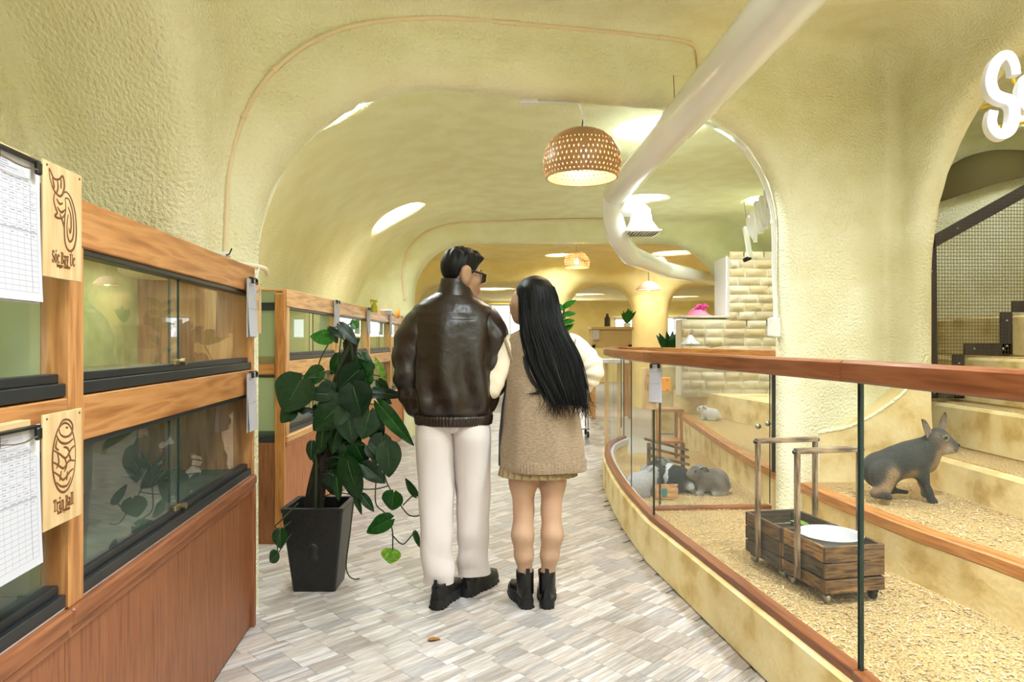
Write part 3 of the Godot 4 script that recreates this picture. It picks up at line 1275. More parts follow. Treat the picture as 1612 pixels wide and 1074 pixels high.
func on_path(path: Array, d: float) -> float:
	for i in path.size() - 1:
		if d >= path[i].y and d <= path[i + 1].y:
			return lerpf(path[i].x, path[i + 1].x, (d - path[i].y) / maxf(path[i + 1].y - path[i].y, 1e-6))
	return path[path.size() - 1].x


func ledge_x(d: float) -> float:
	return on_path(LEDGE, d)


func build_fence_and_sign() -> void:
	# wire mesh screen standing on the steps
	var d := 5.0
	var o := thing("mesh_screen", "brown wire mesh screen with stepped dark frame above the animal ledges", "screen", Vector3(3.05, 0.9, -d))
	var outline := [Vector2(3.03, 0.90), Vector2(3.02, 2.06), Vector2(4.1, 2.66), Vector2(4.6, 2.66), Vector2(4.6, 1.53), Vector2(3.66, 1.53), Vector2(3.66, 1.22), Vector2(3.31, 1.22), Vector2(3.31, 0.90)]
	var w := 0.085
	for i in outline.size():
		var a: Vector2 = outline[i]
		var b: Vector2 = outline[(i + 1) % outline.size()]
		var g := Geo.new()
		var t := (b - a).normalized()
		var q := Vector2(t.y, -t.x) * w * 0.5
		g.bar(Vector3(a.x + q.x - t.x * 0.0, a.y + q.y, -d), Vector3(b.x + q.x, b.y + q.y, -d), w, 0.02, Vector3(0, 0, 1), 0.003)
		var fr := part(o, "frame_strip", g, M.mesh_frame)
		for s in 2:
			var sc := Geo.new()
			var p := a.lerp(b, 0.2 + 0.6 * s) + q
			sc.lathe([Vector2(0.001, 0.005), Vector2(0.008, 0.004), Vector2(0.009, 0.0)], 8, Vector3(p.x, p.y, -d + 0.01), Basis(Vector3.RIGHT, PI / 2))
			part(fr, "screw", sc, M.steel)
	var wires := Geo.new()
	var pg := PackedVector2Array(outline)
	for dir in 2:
		var n := 75 if dir == 0 else 70
		for i in n:
			var c: float = (3.03 + i * 0.022) if dir == 0 else (0.92 + i * 0.0255)
			var ln := PackedVector2Array([Vector2(c, 0.5), Vector2(c, 3.0)]) if dir == 0 else PackedVector2Array([Vector2(2.9, c), Vector2(4.7, c)])
			for piece in Geometry2D.intersect_polyline_with_polygon(ln, pg):
				for s in piece.size() - 1:
					var p0: Vector2 = piece[s]
					var p1: Vector2 = piece[s + 1]
					wires.bar(Vector3(p0.x, p0.y, -d + 0.012 + 0.002 * dir), Vector3(p1.x, p1.y, -d + 0.012 + 0.002 * dir), 0.0022 if dir == 0 else 0.0034, 0.0022, Vector3(0, 0, 1))
	stuff(part(o, "wire_mesh", wires, M.wire))
	# flat dark plate stands in for a shaded opening above it
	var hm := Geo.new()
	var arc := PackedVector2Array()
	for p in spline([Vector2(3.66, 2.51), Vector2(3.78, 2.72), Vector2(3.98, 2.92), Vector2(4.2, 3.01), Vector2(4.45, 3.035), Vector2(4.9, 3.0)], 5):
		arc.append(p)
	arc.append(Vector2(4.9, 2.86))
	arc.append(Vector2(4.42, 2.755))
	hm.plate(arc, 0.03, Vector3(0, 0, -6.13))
	struct("trim_2", hm, M.olive, "dark olive half-moon plate standing for a shaded opening high on the alcove wall")

	# white letters hung in the side arch
	var sg := thing("letter_sign", "large white script letters S and a hung on yellow rods in the side arch", "sign", P(1570, 215, 3.3))
	var yaw := Basis(Vector3.UP, deg_to_rad(-12)) * Basis(Vector3.FORWARD, deg_to_rad(-3))
	var u := 3.3 / F
	var sc0 := P(1575, 152, 3.3)
	var pts := []
	for p in [[20, 28], [19, 42], [13, 56], [4, 58], [-6, 50], [-13, 36], [-16, 20], [-12, 4], [-2, -4], [9, -9], [15, -20], [13, -40], [7, -54], [-4, -59], [-14, -52], [-18, -38], [-14, -22]]:
		pts.append(Vector2(p[0], p[1]) * u * Vector2(0.98, 1.05))
	var sw := []
	var sp := spline(pts, 5)
	for i in sp.size():
		sw.append((11.5 + 3.5 * sin(PI * i / sp.size())) * u * 1.1)
	var g1 := Geo.new()
	g1.stroke(sp, sw, 0.055, sc0, yaw)
	part(sg, "letter", g1, M.letter_white, "capital letter S")
	var ap := []
	for p in [[42, 14], [30, 20], [22, 8], [20, -10], [26, -24], [36, -22], [44, -6], [48, 14], [48, -8], [52, -22], [62, -20]]:
		ap.append(Vector2(p[0] + 5, p[1] + 2) * u * 1.1)
	var g2 := Geo.new()
	g2.stroke(spline(ap, 5), 15.0 * u, 0.055, sc0, yaw)
	part(sg, "letter", g2, M.letter_white, "small letter a")
	for r in [[[1545, 170], [1640, 128]], [[1580, 96], [1606, 148]], [[1572, 200], [1630, 190]]]:
		var rg := Geo.new()
		rg.tube([P(r[0][0], r[0][1], 3.36), P(r[1][0], r[1][1], 3.40)], 0.008, 8)
		part(sg, "rod", rg, M.yellow_rod)
	# the smaller sign: I (heart) NAT... seen almost edge on above the stone house
	var nt := thing("letter_sign", "white letters I heart NAT hanging almost edge-on above the stone house", "sign", Vector3(2.62, 2.25, -7.4))
	# written along the wall, read from the walkway: towards the camera
	var sb := Basis(Vector3(-0.06, 0.16, 0.985).normalized(), Vector3(-0.10, 1, -0.16).normalized(), Vector3(-1, -0.1, 0.0).normalized()).orthonormalized()
	var o0 := P(1178, 388, 7.75)
	var letters := [["I", [[[0, 0], [0, 0.30]]]], ["H", []], ["N", [[[0, 0], [0, 0.34]], [[0, 0.34], [0.17, 0.0]], [[0.17, 0], [0.17, 0.34]]]], ["A", [[[0, 0], [0.10, 0.34]], [[0.10, 0.34], [0.2, 0.0]], [[0.05, 0.12], [0.15, 0.12]]]], ["T", [[[0.1, 0], [0.1, 0.34]], [[0, 0.32], [0.2, 0.32]]]]]
	var at := 0.0
	var adv := [0.13, 0.36, 0.26, 0.24, 0.25]
	for i in letters.size():
		var g := Geo.new()
		if letters[i][0] == "H":
			var hp := PackedVector2Array()
			for k in 40:
				var a := TAU * k / 40.0
				hp.append(Vector2(at + 0.13 + 0.0095 * 16 * pow(sin(a), 3) * 0.95, 0.16 + 0.0115 * (13 * cos(a) - 5 * cos(2 * a) - 2 * cos(3 * a) - cos(4 * a))))
			g.plate(hp, 0.045, o0, sb)
		else:
			for s in letters[i][1]:
				g.stroke([Vector2(at + s[0][0], s[0][1] - 0.13 * (1 if i == 0 else 0)), Vector2(at + s[1][0], s[1][1] - (0.07 if i == 0 else 0.0))], 0.055, 0.045, o0, sb)
		part(nt, "letter", g, M.letter_white, ["capital letter I", "heart", "capital letter N", "capital letter A", "capital letter T"][i])
		at += adv[i]
	var hk := Geo.new()
	hk.tube([o0 + sb * Vector3(0.1, 0.30, 0), o0 + sb * Vector3(0.1, 0.5, 0)], 0.004, 6)
	part(nt, "hanger", hk, M.black_metal)
	var cl := Geo.new()
	cl.box(o0 + sb * Vector3(-0.02, -0.14, 0.03), Vector3(0.09, 0.05, 0.05), Basis(Vector3.BACK, 0.4), 0.01)
	part(nt, "clip", cl, M.black_plastic, "black clip at the foot of the letter I")


const BRICK_SIGN := -1.0


func build_bricks() -> void:
	# a little stone house built against the second arch
	var o := thing("stone_house", "low wall and chimney of pale split stone bricks on the ledge beside the pillar", "stonework", Vector3(2.7, 0.6, -8.85))
	var d := 8.75
	var core := Geo.new()
	core.box(Vector3(2.86, 1.10, -d - 0.178), Vector3(1.36, 1.0, 0.36), Basis.IDENTITY, 0.01)
	core.box(Vector3(3.15, 1.95, -d - 0.248), Vector3(0.75, 0.9, 0.5), Basis.IDENTITY, 0.01)
	part(o, "core", core, M.mortar, "mortar between the stones and plain plastered side")
	var u := d / F
	var row_h := 0.110
	for r in 17:
		var y := 0.60 + r * row_h
		var tall := y > 1.57
		var x0 := 2.78 if tall else 2.17
		var x1 := 3.53
		var x := x0
		var first := true
		while x < x1 - 0.02:
			var w := rng.randf_range(0.19, 0.30)
			if first and r % 2:
				w *= 0.55
			first = false
			w = minf(w, x1 - x)
			var g := Geo.new()
			# a split face: a grid pushed in and out
			var rings := []
			var nx := 7
			var ny := 4
			var pr := rng.randf_range(0.02, 0.04)
			for i in nx + 1:
				var ring := PackedVector3Array()
				for j in ny + 1:
					var fx := float(i) / nx
					var fy := float(j) / ny
					var edge := minf(minf(fx, 1 - fx) * nx, minf(fy, 1 - fy) * ny)
					var z: float = pr * (0.35 if edge < 0.5 else 1.0) + (rng.randf_range(-0.008, 0.010) if edge > 0.5 else 0.0)
					ring.append(Vector3(x + 0.007 + fx * (w - 0.014), y + 0.006 + fy * (row_h - 0.012), -d + z))
				rings.append(ring)
			g.loft(rings, false, 0, BRICK_SIGN)
			for s in 4:   # the four sides back to the core
				var q := [Vector3(x + 0.007, y + 0.006, 0), Vector3(x + w - 0.007, y + 0.006, 0), Vector3(x + w - 0.007, y + row_h - 0.006, 0), Vector3(x + 0.007, y + row_h - 0.006, 0)]
				var p0: Vector3 = q[s]
				var p1: Vector3 = q[(s + 1) % 4]
				var f := Vector3(0, 0, -d + pr * 0.35)
				var k := Vector3(0, 0, -d - 0.05)
				g.quad(p0 + k, p1 + k, p1 + f, p0 + f, Vector3((p1 - p0).y, -(p1 - p0).x, 0))
			part(o, "brick", g, M["brick_%d" % (rng.randi() % 4)])
			x += w
	# top coping of the low part
	var cp := Geo.new()
	cp.box(Vector3(2.47, 1.63, -d - 0.2), Vector3(0.63, 0.03, 0.44), Basis.IDENTITY, 0.008)
	part(o, "coping", cp, M.brick_2)
	var side := Geo.new()
	side.box(Vector3(2.765, 2.0, -d - 0.28), Vector3(0.03, 0.82, 0.5), Basis.IDENTITY, 0.006)
	part(o, "plastered_side", side, M.letter_white)
	# pink sun hat on the low wall
	var hat := thing("sun_hat", "pink fabric hat with a darker knot lying on the stone wall", "hat", Vector3(2.42, 1.645, -8.9))
	var hg := Geo.new()
	var prof := [Vector2(0.001, 0.115), Vector2(0.05, 0.11), Vector2(0.09, 0.085), Vector2(0.115, 0.045), Vector2(0.15, 0.02), Vector2(0.17, 0.005), Vector2(0.168, 0.0)]
	hg.lathe(prof, 28, Vector3(2.42, 1.645, -8.9))
	part(hat, "crown", hg, M.pink)
	for a in [0.4, 1.9, 3.3, 4.9]:
		var kg := Geo.new()
		kg.tube([Vector3(2.45, 1.73, -8.83), Vector3(2.45 + 0.05 * cos(a), 1.77 + 0.02 * sin(a), -8.81 + 0.02 * sin(a)), Vector3(2.45 + 0.09 * cos(a), 1.745 + 0.045 * sin(a), -8.82)], [0.018, 0.032, 0.012], 10)
		part(hat, "knot", kg, M.pink_dark)
	# hanging heat lamp in front of the stones
	var hl := thing("heat_lamp", "small silver dome heat lamp hanging before the pale stone wall", "lamp", P(1087, 545, 7.9))
	var c := P(1087, 541, 7.9)
	var sg := Geo.new()
	sg.lathe([Vector2(0.012, 0.10), Vector2(0.03, 0.09), Vector2(0.055, 0.045), Vector2(0.10, 0.012), Vector2(0.112, -0.01), Vector2(0.105, -0.01), Vector2(0.05, 0.04), Vector2(0.01, 0.08)], 28, c)
	part(hl, "dome", sg, M.enamel)
	var bl := Geo.new()
	bl.lathe([Vector2(0.001, -0.02), Vector2(0.05, -0.018), Vector2(0.062, 0.0), Vector2(0.04, 0.03)], 20, c)
	part(hl, "bulb", bl, M.black_plastic)
	var hk := Geo.new()
	hk.tube([c + Vector3(0, 0.09, 0), c + Vector3(0, 0.14, 0), c + Vector3(0.02, 0.16, 0), c + Vector3(0.04, 0.14, 0.0)], 0.007, 8)
	part(hl, "hook", hk, M.steel)


# ---------------------------------------------------------------- pipes, conduits, lamps
func conduit(called: String, label: String, pts: Array, r: float, m: Material, clips := []) -> void:
	var sp := spline(pts, 8)
	var o := thing(called, label, "conduit", sp[0])
	var g := Geo.new()
	g.tube(sp, r, 12)
	part(o, "pipe", g, m)
	for k in clips:
		var i: int = clampi(int(k * (sp.size() - 1)), 1, sp.size() - 2)
		var t: Vector3 = (sp[i + 1] - sp[i - 1]).normalized()
		var cg := Geo.new()
		cg.tube([sp[i] - t * 0.014, sp[i] + t * 0.014], r * 1.35, 12)
		part(o, "clip", cg, m)


func arch_d(x: float) -> float:   # distance of the first arch's front face
	return 3.73 + 0.42 * x


func on_arch(u: float, w: float, gap := 0.0) -> Vector3:   # the point of the arch's front face seen at a photo position
	var k := (u - 806.0) / F
	var d := (3.73 - gap) / (1.0 - 0.42 * k)
	return P(u, w, d)


func build_pipes() -> void:
	var pts := []
	for p in [[354, 408], [357, 340], [361, 270], [376, 205], [402, 148], [438, 104], [484, 70], [540, 45], [610, 32], [690, 28], [770, 33], [860, 41], [950, 49], [1040, 59], [1078, 65], [1094, 74], [1099, 92], [1101, 120]]:
		pts.append(on_wall(p[0], p[1], 0.012))
	conduit("conduit", "pale cream conduit curving over the face of the first arch above the couple", pts, 0.011, M.conduit, [0.06, 0.2, 0.29, 0.38, 0.62, 0.77, 0.86])
	var pr := []
	for p in [[1092, 186, 4.38], [1120, 200, 4.42], [1150, 222, 4.47], [1172, 250, 4.52], [1190, 290, 4.58], [1203, 330, 4.62], [1212, 370, 4.65], [1218, 420, 4.67], [1220, 470, 4.68], [1221, 505, 4.68]]:
		var hit := on_wall(p[0], p[1], 0.014)
		for off in 24:   # step sideways until the sight line meets the arch and not the vault behind it
			if -hit.z < 5.1:
				break
			hit = on_wall(p[0] + off * 2.0, p[1], 0.014)
		pr.append(hit)
	conduit("conduit", "white cable trunking following the right edge of the first arch down to a box", pr, 0.014, M.white_plastic, [0.3, 0.62])
	var bc: Vector3 = pr[pr.size() - 1]
	var bx := thing("junction_box", "white plastic electrical box on the pillar edge below the white trunking", "box", bc - Vector3(0, 0.11, 0))
	bc += Vector3(0.0, -0.045, 0.0)
	var bg := Geo.new()
	bg.box(bc, Vector3(0.075, 0.135, 0.05), Basis(Vector3.UP, 0.35), 0.008)
	part(bx, "case", bg, M.white_plastic)
	var b2 := Geo.new()
	b2.box(bc + Vector3(-0.040, 0, 0.014), Vector3(0.02, 0.12, 0.045), Basis(Vector3.UP, 0.35), 0.004)
	part(bx, "lid", b2, M.white_plastic)
	# conduit along the second arch
	var p2 := []
	for p in [[637, 470], [634, 430], [640, 400], [655, 378], [680, 362], [720, 352], [780, 349], [900, 346], [960, 346]]:
		p2.append(on_wall(p[0], p[1], 0.016))
	conduit("conduit", "thin pale conduit around the second arch behind the man's head", p2, 0.018, M.conduit, [0.3, 0.6])
	# short elbow with wires above the first cabinet
	var jb := thing("junction_box", "small open white junction box with a loose wire on top of the first cabinet", "box", P(352, 408, 3.12))
	var jg := Geo.new()
	jg.box(P(352, 401, 3.13), Vector3(0.06, 0.022, 0.05), Basis(Vector3.UP, 0.2), 0.004)
	part(jb, "case", jg, M.white_plastic)
	var wg := Geo.new()
	wg.tube([P(356, 402, 3.1), P(361, 400, 3.1), P(363, 396, 3.1), P(365, 391, 3.1)], 0.003, 6)
	part(jb, "wire", wg, M.black_plastic)
	var eb := []
	for p in [[364, 414, 3.13], [385, 417, 3.16], [405, 420, 3.2], [418, 424, 3.24], [421, 432, 3.28]]:
		eb.append(P(p[0], p[1], p[2]))
	conduit("conduit", "short pale conduit along the pillar behind the first cabinet's clipboard", eb, 0.011, M.conduit)

	# white ventilation duct
	var o := thing("ventilation_duct", "large glossy white round ventilation duct running below the vaults with two square diffusers", "duct", Vector3(0.9, 2.6, -4.0))
	var R := 0.110
	var a := Vector3(1.06, 2.6, -1.9)
	var b := Vector3(0.90, 2.6, -5.95)
	var g := Geo.new()
	g.tube([a, a.lerp(b, 0.52)], R, 40, 0)
	part(o, "pipe", g, M.pvc)
	var g1 := Geo.new()
	g1.tube([a.lerp(b, 0.50), b], R * 0.93, 40, 0)
	part(o, "pipe", g1, M.pvc)
	var t := (b - a).normalized()
	for k in [0.515]:
		var cg := Geo.new()
		var c := a.lerp(b, k)
		cg.tube([c - t * 0.10, c - t * 0.10, c + t * 0.10, c + t * 0.10], [R * 0.94, R * 1.05, R * 1.05, R * 0.94], 40, 0)
		part(o, "collar", cg, M.pvc)
	# elbow downwards, then on to the right
	var r2 := R * 0.84
	# straight lengths with short bends between them
	var way := [b, P(962, 318, 6.02), P(970, 368, 6.06), P(992, 402, 6.35), P(1046, 424, 8.3), P(1180, 452, 13.2)]
	var pts2 := [way[0]]
	for i in range(1, way.size() - 1):
		var l0: float = minf(0.10, way[i].distance_to(way[i - 1]) * 0.45)
		var l1: float = minf(0.10, way[i].distance_to(way[i + 1]) * 0.45)
		for k in 7:
			var f := k / 6.0
			var p0: Vector3 = way[i] + (way[i - 1] - way[i]).normalized() * l0
			var p1: Vector3 = way[i] + (way[i + 1] - way[i]).normalized() * l1
			pts2.append(p0.lerp(way[i], f).lerp(way[i].lerp(p1, f), f))
	pts2.append(way[way.size() - 1])
	var sp := pts2
	var g2 := Geo.new()
	g2.tube(sp, r2, 36, 0)
	part(o, "pipe", g2, M.pvc)
	for k in [[1, 0.03], [7, 0.035], [14, 0.035], [21, 0.04]]:
		var i: int = k[0]
		var tt: Vector3 = (sp[i + 1] - sp[i - 1]).normalized()
		var cg := Geo.new()
		cg.tube([sp[i] - tt * k[1], sp[i] - tt * k[1], sp[i] + tt * k[1], sp[i] + tt * k[1]], [r2 * 0.9, r2 * 1.09, r2 * 1.09, r2 * 0.9], 36, 0)
		part(o, "collar", cg, M.pvc)
	# diffusers
	for f in [[P(1009, 334, 6.0), P(966, 330, 6.03), 1.0], [P(1042, 412, 8.6), P(1030, 418, 8.0), 0.72]]:
		var c: Vector3 = f[0]
		var s: float = f[2]
		var el := Geo.new()
		var e0: Vector3 = f[1]
		el.tube(spline([e0, e0.lerp(c, 0.6) + Vector3(0, 0.02, 0), c + Vector3(0, 0.0, 0), c + Vector3(0.0, -0.05, 0)], 6), 0.078 * s, 28, 0)
		part(o, "branch", el, M.pvc)
		var hood := Geo.new()
		var rings := []
		for q in [[0.075, 0.05, 1.0], [0.085, 0.045, 1.0], [0.085, 0.0, 1.0], [0.095, -0.005, 1.0], [0.10, -0.06, 0.8], [0.125, -0.12, 0.35], [0.135, -0.15, 0.15], [0.155, -0.155, 0.08], [0.155, -0.175, 0.08], [0.13, -0.176, 0.08]]:
			var ring := PackedVector3Array()
			for n in 48:
				var an := TAU * n / 48.0
				var sq := Vector2(cos(an), sin(an))
				sq = sq.lerp(sq / maxf(absf(sq.x), absf(sq.y)), 1.0 - q[2])
				ring.append(c + Vector3(sq.x * q[0], q[1] - 0.02, sq.y * q[0]) * s)
			rings.append(ring)
		hood.loft(rings, true, 0)
		var hp := part(o, "diffuser", hood, M.pvc)
		for n in 9:
			var lv := Geo.new()
			lv.box(c + Vector3((n - 4) * 0.03, -0.185, 0) * s, Vector3(0.022, 0.004, 0.27) * s, Basis(Vector3.BACK, 0.5), 0.0)
			part(hp, "louvre", lv, M.white_plastic)
	# hanger wire of the duct
	var hw := Geo.new()
	var hc := a.lerp(b, 0.47)
	hw.tube([hc + Vector3(-0.08, 0.07, 0), hc + Vector3(-0.085, 0.2, 0.0)], 0.002, 6)
	part(o, "hanger", hw, M.black_metal)


func woven_shade(c: Vector3, prof: Array, n: int, wid: float) -> Geo:   # two families of slats winding round a dome
	var g := Geo.new()
	for fam in 2:
		for k in n:
			var rings := []
			var steps := 16
			for i in steps + 1:
				var s := float(i) / steps * (prof.size() - 1)
				var j := mini(int(s), prof.size() - 2)
				var p: Vector2 = prof[j].lerp(prof[j + 1], s - j)
				var a := TAU * k / n + (1.0 if fam else -1.0) * (0.75 * i / steps)
				var rr := p.x + (0.0015 if (i + k) % 2 == fam else -0.0015)
				var r3 := Vector3(cos(a), 0, sin(a))
				var side := Vector3(-sin(a), 0, cos(a))
				var w := minf(wid, p.x * TAU / n * 0.98)
				rings.append(PackedVector3Array([c + r3 * rr + Vector3(0, p.y, 0) - side * w / 2, c + r3 * rr + Vector3(0, p.y, 0) + side * w / 2]))
			g.loft(rings, false, 0, 1.0)
	return g


func build_lamps() -> void:
	var c := P(916, 250, 4.1)
	var o := thing("pendant_lamp", "woven bamboo dome pendant lamp hanging nearest, in the first arch above the woman", "lamp", c, "woven pendant lamps")
	var s := 4.1 / F
	var prof := []
	for p in [[3, 47], [20, 45.5], [36, 39], [49, 28], [58, 13], [61.5, -3], [60, -18], [55.5, -29]]:
		prof.append(Vector2(p[0], p[1]) * s)
	stuff(part(o, "shade", woven_shade(c, prof, 52, 0.0200), M.bamboo, "woven bamboo dome"))
	var rim := Geo.new()
	var rp := []
	for k in 41:
		var a := TAU * k / 40.0
		rp.append(c + Vector3(cos(a) * 55.0 * s, -30.0 * s, sin(a) * 55.0 * s))
	rim.tube(rp, 0.006, 8, 0)
	part(o, "rim", rim, M.bamboo)
	var bl := Geo.new()
	var bc := c + Vector3(0.02, 0.02, 0)
	bl.lathe([Vector2(0.001, -0.04), Vector2(0.022, -0.034), Vector2(0.036, -0.01), Vector2(0.033, 0.014), Vector2(0.018, 0.038), Vector2(0.014, 0.06), Vector2(0.001, 0.062)], 20, bc)
	part(o, "bulb", bl, M.bulb)
	var cap := Geo.new()
	cap.lathe([Vector2(0.001, 0.11), Vector2(0.016, 0.105), Vector2(0.018, 0.06), Vector2(0.001, 0.058)], 16, bc)
	part(o, "socket", cap, M.black_plastic)
	var cord := Geo.new()
	cord.tube([c + Vector3(0, 46 * s, 0), P(918, 186, 4.1)], 0.004, 8)
	part(o, "cord", cord, M.black_plastic)
	var l := OmniLight3D.new()
	l.name = "pendant_light"
	add_child(l, true)
	l.position = bc
	l.light_color = Color(1.0, 0.88, 0.72)
	l.light_energy = 0.55
	l.light_size = 0.03
	l.omni_range = 20.0
	l.omni_attenuation = 2.0
	l.shadow_enabled = true
	# its bent arm and wall box
	var ar := thing("lamp_arm", "white bent conduit arm with a small box holding the nearest pendant lamp", "bracket", P(833, 160, 4.0))
	var ag := Geo.new()
	ag.tube(spline([P(846, 160, 4.02), P(875, 161, 4.05), P(902, 162, 4.09), P(912, 164, 4.1), P(916, 170, 4.1), P(918, 178, 4.1), P(919, 188, 4.1)], 5), 0.011, 12)
	part(ar, "arm", ag, M.white_plastic)
	var ab := Geo.new()
	ab.box(P(833, 160, 4.0), Vector3(0.105, 0.03, 0.06), Basis.IDENTITY, 0.006)
	part(ar, "box", ab, M.white_plastic)
	var cr := Geo.new()
	cr.box(P(834, 155, 4.02), Vector3(0.11, 0.012, 0.03), Basis.IDENTITY, 0.003)
	part(ar, "gap_shade_strip", cr, M.old_wood_dark, "dark strip standing for the shaded gap above the box")  # thin dark strip drawn in place of a shaded gap
	# two farther lamps
	var c2 := P(908, 412, 9.9)
	var o2 := thing("pendant_lamp", "smaller looking woven bamboo pendant lamp in the second arch behind the woman's head", "lamp", c2, "woven pendant lamps")
	var pf := []
	for p in prof:
		pf.append(p * 0.80)
	stuff(part(o2, "shade", woven_shade(c2, pf, 40, 0.012), M.bamboo, "woven bamboo dome"))
	var b2 := Geo.new()
	b2.lathe([Vector2(0.001, -0.04), Vector2(0.03, -0.03), Vector2(0.038, 0.0), Vector2(0.02, 0.035), Vector2(0.001, 0.05)], 16, c2)
	part(o2, "bulb", b2, M.bulb)
	var cd := Geo.new()
	cd.tube([c2 + Vector3(0, 0.14, 0), P(908, 389, 9.9), P(903, 385, 9.9), P(880, 384, 9.85), P(872, 386, 9.85)], 0.008, 8)
	part(o2, "cord", cd, M.white_plastic)
	var c3 := P(1021, 452, 12.8)
	var o3 := thing("pendant_lamp", "farthest pendant lamp with a wide flat pale pink hat-shaped shade", "lamp", c3)
	var g3 := Geo.new()
	g3.lathe([Vector2(0.02, 0.11), Vector2(0.08, 0.10), Vector2(0.15, 0.05), Vector2(0.22, -0.02), Vector2(0.235, -0.05), Vector2(0.22, -0.035), Vector2(0.14, 0.04), Vector2(0.02, 0.09)], 32, c3)
	var wick := mat("wicker_pale", Color(0.95, 0.74, 0.62), 0.7)
	part(o3, "shade", g3, wick)
	var b3 := Geo.new()
	b3.lathe([Vector2(0.001, -0.07), Vector2(0.045, -0.05), Vector2(0.055, 0.0), Vector2(0.03, 0.04), Vector2(0.001, 0.06)], 16, c3)
	part(o3, "bulb", b3, M.bulb)
	var d3 := Geo.new()
	d3.tube([c3 + Vector3(0, 0.1, 0), c3 + Vector3(0, 0.75, 0)], 0.006, 6)
	part(o3, "cord", d3, M.black_plastic)
	for q in [c2, c3]:
		var l2 := OmniLight3D.new()
		l2.name = "pendant_light"
		add_child(l2, true)
		l2.position = q
		l2.light_color = Color(1.0, 0.88, 0.72)
		l2.light_energy = 0.5
		l2.light_size = 0.03
		l2.omni_range = 20.0
		l2.omni_attenuation = 2.0
		l2.shadow_enabled = true


# ---------------------------------------------------------------- terrarium cabinets on the left
class Frame:   # a cabinet front: s runs along it away from the camera, q out towards the walkway
	var o: Vector3
	var s: Vector3
	var q: Vector3
	func at(a: float, y: float, b: float) -> Vector3:
		return o + s * a + q * b + Vector3(0, y, 0)
	func box(g: Geo, s0: float, s1: float, y0: float, y1: float, q0: float, q1: float, ch := 0.002) -> void:
		g.box(at((s0 + s1) / 2, (y0 + y1) / 2, (q0 + q1) / 2), Vector3(absf(s1 - s0), absf(y1 - y0), absf(q1 - q0)), Basis(s, Vector3.UP, s.cross(Vector3.UP)), ch)


func front_frame(x: float, d: float, t: Vector2) -> Frame:
	t = t.normalized()
	var f := Frame.new()
	f.o = Vector3(x, 0, -d)
	f.s = Vector3(t.x, 0, -t.y)
	f.q = Vector3(t.y, 0, t.x)
	return f


func one(f: Frame, o: Node3D, called: String, m: Material, r: Array, ch := 0.002, label := "") -> MeshInstance3D:
	var g := Geo.new()
	g.shift = Vector2(rng.randf() * 4, rng.randf() * 4)
	f.box(g, r[0], r[1], r[2], r[3], r[4], r[5], ch)
	return part(o, called, g, m, label)


